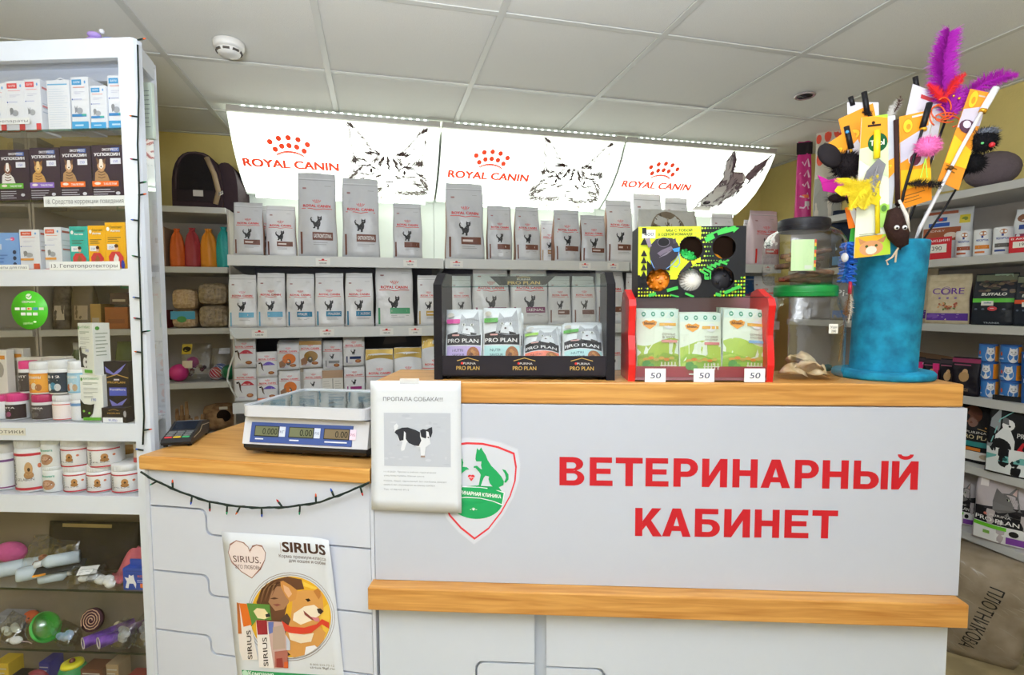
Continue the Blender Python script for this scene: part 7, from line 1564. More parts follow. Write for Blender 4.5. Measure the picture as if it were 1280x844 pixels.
promo(1156, 1187, 297, 322, '390', 'red promotion tag with price in front of the kidney food bag'); promo(1263, 1296, 295, 315, '190', 'red promotion tag with price at the picture edge')
def can(u0, u1, vt, vb, col, blu, lab):
    s = rslot(u0, u1, vt, vb, 1, .05); r = s.w*.40; h = s.h; o = G().lathe([(r*.97, 0), (r, .003), (r, h-.003), (r*.97, h), (r*.9, h-.002)], mat('e2e3e4', .3, .2, noise=.02), 28).done('food_can', None, (s.p.x+r, s.p.y, s.z), -1.05); tag(o, lab, 'can', 'white food cans on the wall shelf')
    a = Art(); a.rect(-r*1.5, h*.06, r*1.5, h*.94, 'ebecec', 14); a.ell(r*.1, h*.84, r*.4, h*.09, 'b8784a', 12); a.rect(-.1*r, h*.68, .12*r, h*.76, '2a3a8a'); a.text('PRESCRIPTION', 0, h*.56, h*.075, '1f4aa0', 'c', r*1.3, .02); a.rect(-r*.8, h*.28, r*.8, h*.42, col, 8); a.bars(-r*.3, h*.35, r*.7, 1, 1, h*.04, 'e8dcd4', 3); a.rect(-r*.8, h*.13, r*.3, h*.2, blu, 6); a.build('label', o, cylmap(r))
can(1188, 1210, 289, 319, 'a8502e', 'c05a30', 'white food can with rust strip, next to the kidney food tag'); can(1210, 1234, 287, 318, 'e88a1e', 'e07a2a', 'white food can with orange strip'); can(1234, 1260, 284, 317, '6a6660', '2a4a9a', 'white food can with grey strip')
rbag(1263, 1296, 260, 317, 1, mat('dcdedf', .3, bump=.25), lambda a, w, h: (a.ell(-.1*w, .8*h, .3*w, .1*h, '8a5a40', 12), a.rect(-.3*w, .55*h, .1*w, .65*h, '2a4a9a', 3), a.rect(-.4*w, .3*h, .4*w, .45*h, '8a2a50', 4)), 'white pet food bag with plum panel at the picture edge', 402, .07, .1)
TANP = two('c8b898', 'd4c6a8', 40, 'beige_paper', .6, (.4, .6), .1)
def art_core(full=True):
    def f(a, w, h):
        a.rect(-.48*w, .07*h, .48*w, .215*h, '5a2c98', 5, 2); a.ell(-.32*w, .15*h, .15*w, .05*h, '7a50b4', 12); a.bars(-.1*w, .19*h, .42*w, 2, .05*h, .012*h, 'a890c8', 3)
        if full:
            a.text('CORE', .0, .60*h, .13*h, '6a3aa0', 'c', .72*w, .01); a.ring(-.05*w, .665*h, .12*w, .085*h, .012*w, '6a3aa0', 24)
            for k in range(3): a.rect((-.2+.18*k)*w, .5*h, (-.15+.18*k)*w, .54*h, '8a70b0')
            q = random.Random(2)
            for k in range(26): a.ell(q.uniform(-.2, .22)*w, q.uniform(.27, .42)*h, .035*w, .018*h, ['c86a48', 'a8584a', '6a7a40', 'd8a070'][k % 4], 7, q.uniform(0, 3)); a.L -= .7
            a.L += 1; a.bars(-.42*w, .86*h, .3*w, 1, 1, .006*h, 'a89878', 3)
    return f
rbag(1122, 1161, 330, 404, 2, TANP, art_core(False), 'beige food bag with violet foot half hidden by the scratching post', 403, .08, .06)
rbag(1157, 1206, 343, 405, 2, TANP, art_core(), 'beige food bag with violet lettering beside the scratching post', 404, .06, .03, side=mat('4a3048', .6), wk=.95)
def art_buff(col):
    def f(a, w, h):
        a.rect(-.47*w, .86*h, .47*w, .98*h, '6a7058', 5); a.rect(-.05*w, .88*h, .35*w, .99*h, '9ab09a', 3)
        for k in range(30): q = random.Random(k); a.ell(q.uniform(-.4, .42)*w, q.uniform(.64, .86)*h, .07*w, .025*h, ['5a4a44', '4a4a40', '6a5a52', '7a6a50'][k % 4], 7); a.L -= .8
        a.L += 1; a.text('BUFFALO', .0, .575*h, .055*h, 'e4e4dc', 'c', .56*w, .03, slant=.15); a.rect(-.48*w, .44*h, .46*w, .52*h, col, 5); a.rect(-.26*w, .38*h, .02*w, .47*h, 'e8e8e0'); a.bars(-.2*w, .43*h, 0, 1, 1, .02*h, '8a90b0', 2); a.ell(0, .32*h, .11*w, .045*h, 'd8404a', 12); a.bars(-.05*w, .325*h, .05*w, 1, 1, .01*h, 'f0e0e0', 2)
        for k in range(3): a.ell((-.38+.17*k if k < 2 else .25)*w, .31*h, .04*w, .02*h, '5a6478', 8)
        a.text('TRAINER', .0, .03*h, .03*h, 'b8c0c8', 'c', .36*w)
    return f
DKN = mat('252a33', .35, noise=.06, bump=.25)
rbag(1213, 1262, 342, 407, 2, DKN, art_buff('5ec83a'), 'dark dog food bag with green strip', 405, .08, .05, side=mat('2c4a20', .5)); rbag(1264, 1310, 344, 408, 2, DKN, art_buff('e0542a'), 'dark dog food bag with orange strip at the picture edge', 406, .08, .05)
# treat bags and cup stacks
CARD = mat('7a5c42', .8)
s = rslot(1128, 1192, 452, 490, 3, .05); o = G().box(-s.w/2, s.w/2, 0, .14, 0, s.h*.9, CARD).done('display_carton', None, (s.p.x, s.p.y, s.z), -1.5); tag(o, 'open brown carton of treat bags behind the teal post base', 'carton'); G().prism([(-s.w/2, s.h*.9), (s.w/2, s.h*.9), (s.w/2, s.h*1.1), (-s.w/2, s.h*1.25)], .12, .123, CARD).done('carton_flap', o)
for k, (u0, u1, vt, lab) in enumerate([(1128, 1150, 446, 'dark treat bag behind the teal post base'), (1150, 1172, 449, 'dark treat bag with white clip, next to the brown carton'), (1171, 1192, 449, 'dark treat bag with pink clip'), (1187, 1218, 447, 'dark treat bag with dog photo beside the cat food cups')]):
    def art_t(a, w, h, k=k): a.rect(-.5*w, .86*h, .5*w, .97*h, '8a2050' if k == 3 else '3a3038', 4); a.ell(.0, .5*h, .18*w, .14*h, 'b08a58', 12); a.ell(.02*w, .62*h, .1*w, .08*h, 'c8a070', 10); a.bars(-.4*w, .8*h, .3*w, 1, 1, .03*h, '8a3a5a', 2); a.rect(-.2*w, .12*h, .2*w, .2*h, '6a5a4a', 2)
    o = rbag(u0, u1, vt, 494, 3, mat('1d1a22', .3, bump=.4), art_t, lab, 410+k, .05, .0, -1.35, name='treat_bag', grp='dark treat bags on the wall shelf')
    if k in (1, 2): s = rslot(u0, u0+9, vt, 494, 3, -.03); G().prism([(-.01, .02), (.012, .02), (.007, .085), (.012, .125), (-.012, .125), (-.006, .085)], -.006, .0, mat(['d8d4d6', 'c02a6c'][k-1], .4)).done('clip', o, (-.03, -.045, 0)); G().box(-.011, .011, -.007, .001, .10, .127, mat('d82a7c', .4)).done('clip_head', o, (-.03, -.045, 0))
def cup(u0, u1, vt, vb, z, lab, flip, tall=False):
    s = slot(RSf(.04), u0, u1, vt, vb, z); r = s.w*.42; h = s.h-.001; g = G().lathe([(r*.92, 0), (r*.96, .002), (r, h-.006), (r*1.03, h-.005), (r*1.03, h-.001), (r*.98, h)], mat('2d62b0', .35, noise=.02), 26, sq=0 if not tall else 5); o = g.done('cat_food_cup', None, (s.p.x+r, s.p.y, s.z), -1.05); tag(o, lab, 'food cup', 'blue cat food cups on the wall shelf'); a = Art()
    if tall: a.rect(-r*.8, h*.75, r*.8, h*.9, 'b8cce8', 6); a.ell(0, h*.6, r*.42, h*.14, 'f08a1e', 14); a.ell(0, h*.64, r*.22, h*.06, '4a2c1c', 10); a.bars(-r*.5, h*.3, r*.5, 3, h*.1, h*.03, '9ab4dc', 3); a.build('label', o, lambda x, y, l: (x, -r*1.0-.0012-l*LS, y)); return s.z+s.h
    a.rect(-r*1.5, h*.04, r*1.5, h*.9, '3a7cc4', 14); sx = .3*r if not flip else -.2*r; a.rect((.8 if not flip else .55)*r, h*.04, 1.5*r, h*.9, 'f0941c', 6); a.ell(sx, h*.36, r*.52, h*.34, 'dcdcdc', 18); a.ell(sx, h*.60, r*.42, h*.2, 'e8e8e8', 16)
    for e in (-1, 1): a.poly([(sx+e*r*.38, h*.66), (sx+e*r*.34, h*.86), (sx+e*r*.12, h*.76)], 'e0e0e0'); a.ell(sx+e*r*.17, h*.62, r*.05, h*.025, '33302e', 8)
    a.line([(sx-r*.16, h*.53), (sx, h*.49), (sx+r*.16, h*.53)], h*.02, '5a4a4a'); a.ell(-r*.9, h*.5, r*.14, h*.12, 'e0602a', 10); a.rect(-r*1.3, h*.2, -r*.6, h*.28, 'c4d4ee', 3); a.build('label', o, cylmap(r)); return s.z+s.h
for (u0, u1, rows, nm) in [(1217, 1241, ((474, 494), (452, 473), (430, 451)), 'column beside the treat bags'), (1243, 1270, ((476, 498), (454, 475), (431, 453)), 'middle column')]:
    z = RZ_[3]
    for j, (vt, vb) in enumerate(rows): z = cup(u0, u1, vt, vb, z, 'blue and orange cat food cup, %s, %s' % (['bottom', 'middle', 'topmost'][j], nm), j == 1)
z = RZ_[3]
for j, (vt, vb) in enumerate(((470, 500), (440, 469))): z = cup(1269, 1298, vt, vb, z, 'tall blue cup with orange cat at the picture edge, %s' % ['lower', 'upper'][j], False, True)
def art_pp(kind):
    def f(a, w, h):
        if kind == 0:
            a.ell(-.2*w, .78*h, .26*w, .14*h, '6a4030', 16); a.ell(-.15*w, .66*h, .12*w, .08*h, '7a5040', 12); a.poly([(.2*w, .9*h), (.44*w, .92*h), (.40*w, .55*h), (.14*w, .58*h)], 'd08a2a'); a.ell(.28*w, .72*h, .06*w, .09*h, 'e8e0d0', 8); a.line([(-.48*w, .60*h), (0, .56*h), (.48*w, .5*h)], .01*h, 'c8a86a')
            a.text('PURINA', -.05*w, .48*h, .04*h, 'd8d4cc', 'c', .5*w); a.text('PRO PLAN', 0, .39*h, .07*h, 'd8c89a', 'c', .84*w, .015); a.rect(-.48*w, .27*h, .3*w, .35*h, '2a8a88', 4); a.rect(.3*w, .25*h, .46*w, .35*h, 'c8c8c8', 2); a.rect(-.48*w, .2*h, .1*w, .25*h, 'e0802a', 3); a.rect(-.48*w, .05*h, .42*w, .19*h, 'dcdad4', 4, 2); a.ell(.2*w, .12*h, .12*w, .04*h, 'b8a890', 10)
        elif kind == 1:
            a.rect(-.48*w, .02*h, .48*w, .34*h, 'dfe3e2', 5, 3); a.rect(-.48*w, .17*h, .2*w, .25*h, '6ab0ac', 4)
            for k in range(3): a.ell((-.36+.2*k)*w, .21*h, .04*w, .022*h, '2a5a58', 8)
            a.poly([(-.36*w, .28*h), (-.34*w, .5*h), (-.24*w, .6*h), (-.12*w, .58*h), (-.04*w, .45*h), (-.04*w, .3*h)], 'dcdedd'); a.ell(-.16*w, .64*h, .1*w, .07*h, 'e4e4e2', 12); a.poly([(-.26*w, .66*h), (-.26*w, .74*h), (-.17*w, .72*h), (-.15*w, .64*h)], '57585a'); a.ell(-.14*w, .625*h, .02*w, .013*h, '1a1a1a', 8)
            a.text('PURINA', .28*w, .6*h, .035*h, 'd8d4d0', 'c', .34*w); a.text('PRO PLAN', .24*w, .50*h, .06*h, 'dcdcd8', 'c', .5*w, .015); a.poly([(.0, .34*h), (.08*w, .45*h), (.48*w, .45*h), (.48*w, .34*h)], 'c8202e'); a.text('MEDIUM', .28*w, .375*h, .035*h, 'f0e8e8', 'c', .3*w, .02); a.rect(.16*w, .22*h, .48*w, .3*h, '1c1c1c', 3); a.text('PUPPY', .32*w, .24*h, .035*h, 'e8e8e8', 'c', .26*w); a.rect(.2*w, .02*h, .48*w, .16*h, '5cb82a', 3); a.poly([(-.48*w, .34*h), (-.44*w, .7*h), (-.3*w, .85*h), (-.28*w, .6*h), (-.4*w, .34*h)], '8a8e90'); a.line([(-.4*w, .4*h), (-.3*w, .7*h), (-.1*w, .82*h)], .012*h, '7ab8b4')
        else:
            a.rect(-.48*w, .02*h, .48*w, .28*h, 'e4e4e2', 5, 2); a.rect(-.48*w, .28*h, .48*w, .5*h, '1e1c20', 5, 2); a.band([-.48*w+.96*w*i/8 for i in range(9)], lambda x: .5*h, lambda x: (.56+.1*x/w)*h, '2a272b')
            a.poly([(-.16*w, .5*h), (-.18*w, .62*h), (-.14*w, .82*h), (-.04*w, .76*h), (.08*w, .78*h), (.2*w, .9*h), (.24*w, .74*h), (.3*w, .56*h), (.46*w, .5*h), (.3*w, .44*h), (.0, .44*h)], '6d6a69'); a.ell(.0, .6*h, .12*w, .06*h, 'd4d0ce', 12); a.ell(.06*w, .68*h, .045*w, .022*h, 'b8c0a8', 8); a.ell(.06*w, .68*h, .02*w, .02*h, '1c1c1c', 8); a.ell(-.1*w, .67*h, .03*w, .02*h, 'b8c0a8', 8); a.poly([(.14*w, .78*h), (.2*w, .87*h), (.21*w, .76*h)], 'c8a8a0')
            for k in range(7): a.line([(.0+.04*k*w, (.76-.01*k)*h), (.02*w+.05*k*w, (.7-.015*k)*h)], .012*h, '3d3a3a', True)
            a.ell(-.28*w, .42*h, .035*w, .02*h, 'd87a6a', 8); a.text('PURINA', -.02*w, .405*h, .035*h, 'd8d4d0', 'c', .36*w); a.text('PRO PLAN', -.08*w, .315*h, .065*h, 'e8e6e2', 'c', .76*w, .015); a.rect(-.48*w, .22*h, .1*w, .275*h, '6ac02a', 4); a.ell(.22*w, .2*h, .08*w, .045*h, '1c1c1c', 12); a.rect(.1*w, .04*h, .46*w, .14*h, '7a3a9a', 3); a.rect(-.3*w, .12*h, -.18*w, .17*h, '7aae4a', 2); a.rect(-.42*w, .82*h, -.28*w, .97*h, 'e4dcd8', 2)
    return f
rbag(1196, 1241, 503, 577, 4, mat('1f1e22', .3, bump=.3), art_pp(0), 'black dog food bag with teal strip beside the counter corner', 420, .08, .06, -1.3)
rbag(1231, 1306, 498, 591, 4, mat('1f1f21', .3, bump=.3), art_pp(1), 'large black and white puppy food bag at the picture edge', 421, .09, .0, -1.3)
rbag(1186, 1212, 596, 662, 5, mat('b8b0b4', .35, bump=.3), art_pp(2), 'grey cat food bag half hidden by the counter side', 422, .08, .06)
rbag(1215, 1280, 598, 683, 5, mat('b8aeb0', .35, bump=.3), art_pp(2), 'grey cat food bag with cat head and green strip, low shelf', 423, .09, .0, -1.25)
# top shelf
def art_pink(a, w, h):
    a.rect(-.49*w, .84*h, .49*w, .99*h, '2a2228', 4)
    for k in range(5): q = random.Random(k); a.line([(q.uniform(-.3, -.1)*w, (.75-.14*k)*h), (0, (.70-.13*k)*h), (.2*w, (.78-.14*k)*h), (.3*w, (.68-.13*k)*h)], .02*h, 'ecc4dc')
    a.rect(-.1*w, .3*h, .3*w, .34*h, 'f07a4a', 3); a.rect(.05*w, .2*h, .35*w, .26*h, 'd8d0d4', 3)
rbag(986, 1011, 177, 272, 0, mat('cf2a86', .35, bump=.4), art_pink, 'bright pink bag with black top on the wall shelf', 430, .07, .03, -.6, wk=.55, topw=.8)
def art_spot(a, w, h):
    for x, y, r in ((-.38, .8, .1), (-.05, .84, .13), (.3, .9, .15), (-.3, .45, .14), (.05, .6, .12), (.35, .62, .1), (-.02, .3, .0)):
        if r: a.ell(x*w, (.35+.62*y*.95)*h, r*w, r*h*.5, 'ee5a44', 14)
    a.ell(-.15*w, .68*h, .11*w, .1*h, '8a7c74', 12); a.rect(-.48*w, .0, .48*w, .42*h, 'a8a8a4', 4, 4)
rbag(1004, 1052, 150, 268, 0, mat('d8d0c4', .5, bump=.2), art_spot, 'pale bag with orange spots and grey lower part on the wall shelf', 431, .1, .06, -.9, wk=.5)
s = rslot(1196, 1290, 178, 232, 0, .08); o = G().ball((0, 0, s.h*.40), s.h*.42, mat('6c6066', .95, bump=.5, bscale=60), 3, (1.25, .9, .95)).done('plush_bed', None, s.p, -1.4); tag(o, 'dusky mauve plush bed on the wall shelf beside the yellow wall', 'plush'); G().box(-.09, -.03, -s.h*.42, -s.h*.40, .005, .05, mat('c8c8c0', .5)).done('paper_tag', o, (-.05, 0, 0))
for k, (u0, u1, vt, vb, kk, col, lab) in enumerate([(1034, 1068, 262, 322, 1, '2a3448', 'dark blue foil bag between the jar and the hanging toys'), (1034, 1064, 340, 405, 2, '8a8a88', 'grey bag with white letters behind the green lidded jar'), (1062, 1098, 262, 322, 1, '7a8a94', 'silver foil bag behind the teal post')]):
    rbag(u0, u1, vt, vb, kk, mat(col, .25, .1, bump=.6), lambda a, w, h, k=k: (a.poly([(-.45*w, .9*h), (-.3*w, .92*h), (-.05*w, .4*h), (-.3*w, .3*h)], ['9ab8d4', '6a6a68', 'c8d0d4'][k]), a.text('Pi-', -.05*w, .5*h, .14*h, 'e8e8e4', 'c', .5*w) if k == 1 else None, a.rect(-.4*w, .05*h, .4*w, .2*h, ['4a90c8', '3a6ab0', '5a7a94'][k], 3)), lab, 440+k, .08, .05, -1.0, wk=.8)
# big sack on the floor
fp_ = atZ(1228, 832, 0); sk = empty('paper_sack', (fp_.x+.06, fp_.y+.10, 0), -.95, 'big brown paper sack wrapped in film with handwritten name', 'sack')
s = slot(lambda u, v: onplane(u, v, (fp_.x, fp_.y, 0), (math.sin(-1.05)*-1, math.cos(-1.05), 0)), 1160, 1278, 690, 834, 0)
PAP = two('8a7a62', 'a0907a', 14, 'sack_paper', .7, (.35, .65), .25); w, h, d = s.w*1.12, min(s.h, .415), .24
def sackf(x, z): v = z/h; u = 2*x/w; return -d/2*(1-.25*abs(u)**3)*(1-.3*abs(2*v-1)**3)+.006*math.sin(14*v+3*u)
g = G(); NU, NV = 12, 16; vs = []; ring = 2*(NU+1)
for j in range(NV+1):
    v = j/NV; k = 1-.12*abs(2*v-1)**4
    for i in range(NU+1): x = (-1+2*i/NU)*w/2*k; vs.append((x+.03*v, sackf(x, v*h)+.0*v, v*h))
    for i in range(NU, -1, -1): x = (-1+2*i/NU)*w/2*k; vs.append((x+.03*v, -sackf(x, v*h)+.0*v, v*h))
fs = [(j*ring+i, j*ring+(i+1) % ring, (j+1)*ring+(i+1) % ring, (j+1)*ring+i) for j in range(NV) for i in range(ring)]+[tuple(range(ring))[::-1], tuple(range(NV*ring, (NV+1)*ring))]
g.add(vs, fs, PAP, True); g.done('body', sk)
sm = lambda x, y, l: (x+.03*y/h, sackf(x, y)-.0012-l*LS, y)
a = Art(); a.text('ПЛОТНИКОВА', .0, h*.46, .046, '2a2622', 'c', h*.68, .006, rot=-1.8); a.build('handwriting', sk, sm)
a = Art(); q = random.Random(4)
for k in range(46):
    x, y = q.uniform(-.42, .42)*w, q.uniform(.05, .95)*h; L_ = q.uniform(.02, .07); an = q.uniform(-.7, -.3); a.line([(x, y), (x+L_*.5*math.cos(an), y+L_*.5*math.sin(an)+.004), (x+L_*math.cos(an), y+L_*math.sin(an))], .004, mat('a89c88', .15, noise=0), True); a.L -= .9
a.build('film_creases', sk, sm)

# ================================================================== ceiling fittings
p = atZ(286, 52, CEIL); o = empty('smoke_detector', (p.x, p.y, CEIL-.001), 0, 'white round smoke detector on the ceiling tile', 'smoke detector'); WD = mat('eceae4', .4)
G().lathe([(.05, 0), (.054, -.004), (.053, -.022), (.048, -.028)], WD, 32).done('base', o); G().lathe([(.041, -.0285), (.043, -.034), (.036, -.047), (.022, -.051)], WD, 32).done('cap', o)
for k in range(8): T = Matrix.Rotation(2*math.pi*k/8, 4, 'Z'); G().box(.034, .0435, -.011, .011, -.041, -.034, mat('57524c', .7), 0, T).done('vent', o)
p = atZ(1006, 119, CEIL); o = empty('ceiling_spotlight', (p.x, p.y, CEIL-.001), 0, 'round recessed ceiling spot with dark centre', 'spotlight')
G().lathe([(.034, 0), (.046, 0), (.046, -.004), (.042, -.007), (.034, -.005)], mat('c8c0c2', .25, .6), 32, caps=False).done('ring', o); G().lathe([(.0335, -.001), (.0335, -.0035)], mat('1c1a1e', .3), 28).done('lens', o); G().lathe([(.012, -.0036), (.010, -.009)], mat('3a3438', .3), 18).done('bulb', o)
# ================================================================== teal scratching post full of wands
TX, TY = 1.235, .116; TEAL = two('006688', '0f92b8', 34, 'teal_plush', .85, (.3, .7), .35)
th = atC(1105, 303, TY).z-HI; tr_ = .0705
tow = empty('scratching_post', cc(TX, TY, HI), ANG, 'teal plush scratching post used as a holder for cat wands', 'scratching post')
G().lathe([(.103, 0), (.107, .004), (.107, .014), (.103, .019), (tr_*.98, .0195)], TEAL, 48).done('base', tow)
def slant(x, y, z): return (x+.012*z/th, y, z)
g = G().lathe([(tr_, .0196), (tr_, th*.3), (tr_*1.02, th*.65), (tr_*1.07, th-.006), (tr_*1.05, th), (tr_*.97, th), (tr_*.95, th-.006), (tr_*.93, .03)], TEAL, 48, caps=False); g.v = [slant(*p) for p in g.v]; g.done('tube', tow)
g = G().lathe([(tr_*.90, th*.5), (tr_*.90, th*.5+.004)], mat('1c2a2e', .9), 32); g.v = [slant(*p) for p in g.v]; g.done('tube_floor', tow)
def WT(d): return lambda u, v: atC(u, v, TY+d)
def wp(u, v, d): p = atC(u, v, TY+d); q = p-CA; return Vector((q.dot(CD)-TX, q.dot(CN)-TY, p.z-HI))
class Wand:
    def __init__(s, label, cat='cat toy', grp='cat wands in the teal post', name='cat_wand'): s.o = empty(name, cc(TX, TY, HI), ANG, label, cat, grp)
    def rod(s, pts, r, m, name='rod', d=0.0):
        P = [wp(u, v, d+dd) for u, v, dd in pts]; G().tube(P, r, m, 8).done(name, s.o); return s
    def card(s, cor, d, col, art=None, name='card', th_=.0012):
        P = [wp(u, v, d) for u, v in cor]; g = G().prism([(p.x, p.z) for p in P], d-th_/2, d+th_/2, mat(col, .45, noise=.02)); c = g.done(name, s.o)
        if art:
            a = Art(); art(a); A, B, D_ = P[0], P[1], P[3]; Cc = P[2]
            def mp(x, y, l): p = (A*(1-x)+B*x)*y+(D_*(1-x)+Cc*x)*(1-y); return (p.x, d-th_/2-.0006-l*.00012, p.z)
            a.build('card_print', c, mp)
        return s
    def pom(s, u, v, d, rpx, col, n=420, hair=.35, name='pompom', sc_=(1, 1, 1), seed=1):
        c = wp(u, v, d); r = (wp(u+rpx, v, d)-c).length; m = mat(col, .9, noise=.1); g = G().ball(c, r*.8, m, 2, sc_); q = random.Random(seed)
        for k in range(n):
            zz = 1-2*(k+.5)/n; t = k*2.39996; w = math.sqrt(1-zz*zz); dv = Vector((w*math.cos(t)*sc_[0], w*math.sin(t)*sc_[1], zz*sc_[2])); b = c+dv*r*.72; e = c+dv*r*(1+q.uniform(-.1, hair))+Vector((q.uniform(-1, 1), q.uniform(-1, 1), q.uniform(-1, 1)))*r*.12; pp = dv.cross(Vector((q.uniform(-1, 1), q.uniform(-1, 1), q.uniform(-1, 1)))).normalized()*r*.03
            g.add([b-pp, b+pp, e], [(0, 1, 2)], m)
        g.done(name, s.o, fix=False); return s
    def feather(s, pts, wid, col, n=500, seed=1, name='feather', d=0.0, fluff=.5, m=None, tipw=.35):
        """quill with soft barbs on all sides"""
        P = [wp(u, v, d+dd) for u, v, dd in pts]; q = random.Random(seed); W_ = (wp(pts[0][0]+wid, pts[0][1], d)-wp(pts[0][0], pts[0][1], d)).length; m = m or mat(col, .8, noise=.08); g = G().tube(P, .0012, m, 5); K = len(P)-1
        for k in range(n):
            t = q.random()*K; i = min(K-1, int(t)); f = t-i; b = P[i].lerp(P[i+1], f); tg = (P[i+1]-P[i]).normalized(); sd = tg.cross(Vector((0, 1, 0))).normalized()*(1 if q.random() < .5 else -1)
            tt = t/K; ww = W_*min(1, .35+tt*3)*(1-(1-tipw)*max(0, (tt-.6)/.4)); dv = (sd+Vector((0, 1, 0))*q.uniform(-1, 1)*fluff+tg*q.uniform(.3, 1.0)).normalized()*ww*q.uniform(.6, 1.15)
            e = b+dv+Vector((q.uniform(-1, 1), q.uniform(-1, 1), q.uniform(-1, 1)))*ww*.12; md_ = b+dv*.5+tg*ww*.08; pw = tg*ww*.03
            g.add([b-pw, b+pw, md_+pw, e, md_-pw], [(0, 1, 2, 4), (4, 2, 3)], m)
        g.done(name, s.o, fix=False); return s
    def vane(s, cor, d, col, name='feather', bend=.01):
        """broad flat feather cut from an outline"""
        P = [wp(u, v, d) for u, v in cor]; g = G().prism([(p.x, p.z) for p in P], d-.0008, d+.0008, mat(col, .75, noise=.12, nscale=60)); g.v = [(x, y-bend*math.sin(40*x+20*z), z) for x, y, z in g.v]; g.done(name, s.o); return s
BLK, ORG, YEL_ = mat('1d1c1f', .4), 'f29a22', mat('ecd21a', .4)
def sun(x, y, r=.16): return lambda a: (a.ell(x, y, r*1.1, r*.5, 'd88414', 14), a.ell(x, y, r, r*.44, 'f6c42a', 14), a.ell(x+.02, y-.01, r*.5, r*.2, 'e0901c', 8))
def art_cat(a):
    sun(.28, .88)(a); a.poly([(0, .72), (1, .84), (1, .62), (0, .5)], 'c8c4d0'); a.ell(.6, .52, .34, .1, 'd8d0d4', 14); a.ell(.5, .50, .2, .07, '6a3444', 10); a.poly([(.48, .52), (.54, .60), (.6, .52)], 'c8284a'); a.rect(0, .0, 1, .2, 'e88a14'); a.poly([(0, .42), (1, .36), (1, .2), (0, .2)], 'f4c21e'); a.bars(.1, .13, .9, 3, .035, .01, '8a5a14', 3)
    a.rect(.42, .955, .86, .975, 'e8e0d4')
# back row
Wand('white card with black tip, at the left of the wand bundle').card([(1059, 128), (1098, 128), (1100, 235), (1062, 235)], .06, 'eceaf0').rod([(1064, 122, 0), (1078, 300, 0), (1090, 330, 0)], .003, BLK, d=.064).rod([(1063, 121, 0), (1066, 132, 0)], .006, BLK, 'tip', .058)
Wand('orange card with black ridged handle behind the sun printed card').card([(1048, 149), (1091, 129), (1106, 200), (1062, 214)], .052, ORG, sun(.28, .62, .2)).rod([(1080, 115, 0), (1088, 152, 0), (1094, 320, 0)], .003, BLK, d=.048).rod([(1080, 115, 0), (1084.5, 143, 0)], .0065, BLK, 'handle', .046)
Wand('black and white fur tailed wand behind the round green logo card').feather([(1092, 148, 0), (1086, 142, 0), (1078, 140, 0)], 6, '2a2426', 160, 4, d=.05).feather([(1108, 152, 0), (1118, 134, 0), (1126, 124, 0)], 8, 'd8d4cc', 220, 5, d=.055).feather([(1118, 140, 0), (1124, 128, 0), (1126, 120, 0)], 6, '4a3228', 120, 6, 'fur_tip', d=.05).rod([(1100, 165, 0), (1103, 325, 0)], .0025, BLK, d=.052)
Wand('white tilted card with red slot, black tipped wand behind it').card([(1141, 105), (1181, 120), (1167, 200), (1122, 190)], .05, 'e6e3ea', lambda a: (a.rect(.3, .84, .72, .90, 'd0484a'), a.ell(.32, .6, .04, .03, 'd8a02a', 8))).rod([(1144, 96, 0), (1146, 110, 0)], .006, BLK, 'tip', .056).rod([(1145, 104, 0), (1120, 325, 0)], .0025, BLK, d=.056)
w = Wand('purple feather wand rising highest above the post'); PUR = mat('a80aa6', .75, noise=.1)
w.rod([(1182, 150, 0), (1150, 240, 0), (1120, 320, 0)], .0028, BLK, d=.03).feather([(1186, 148, 0), (1179, 105, 0), (1181, 70, 0), (1187, 40, -.005)], 9, '', 900, 14, m=PUR, d=.012, fluff=2.5, tipw=.8).feather([(1186, 148, 0), (1178, 105, 0), (1180, 70, 0), (1187, 42, -.005)], 19, '', 1900, 11, m=PUR, d=.02, tipw=.75, fluff=1.3).feather([(1186, 148, 0), (1205, 122, 0), (1230, 104, 0), (1254, 95, 0), (1272, 94, 0)], 15, '', 1000, 12, m=PUR, d=.02, tipw=.25, fluff=1.2).feather([(1188, 150, 0), (1192, 130, 0), (1196, 105, 0)], 18, '', 450, 13, m=PUR, d=.018)
G().ball(wp(1192, 120, 0), .003, mat('f0b02a', .2, .6), 1).ball(wp(1199, 123, 0), .0035, mat('f0b02a', .2, .6), 1).done('gold_crimp', w.o)
w = Wand('red feather wand with curled orange ribbons'); w.feather([(1184, 128, 0), (1174, 118, 0), (1160, 105, 0)], 9, 'd8161c', 420, 21, d=.0).feather([(1180, 124, 0), (1194, 104, 0), (1207, 92, 0)], 9, 'd8161c', 380, 22, d=-.002).rod([(1163, 148, 0), (1156, 170, 0), (1140, 250, 0), (1118, 325, 0)], .0028, mat('b8a890', .5), d=.01).rod([(1164, 146, 0), (1158, 168, 0)], .0065, mat('e2dcd0', .5), 'handle', .008)
for k, (cx, cy, rx, ry, ph) in enumerate([(1178, 140, 14, 10, 0), (1184, 147, 15, 6, 1), (1172, 145, 10, 13, 2), (1188, 152, 12, 7, 3), (1180, 134, 9, 12, 4)]): w.rod([(cx+rx*math.cos(ph+t*.42), cy+ry*math.sin(ph+t*.42), -.004*math.cos(t*.42)) for t in range(12)], .0016, mat('ea5a1e', .5), 'ribbon', -.004)
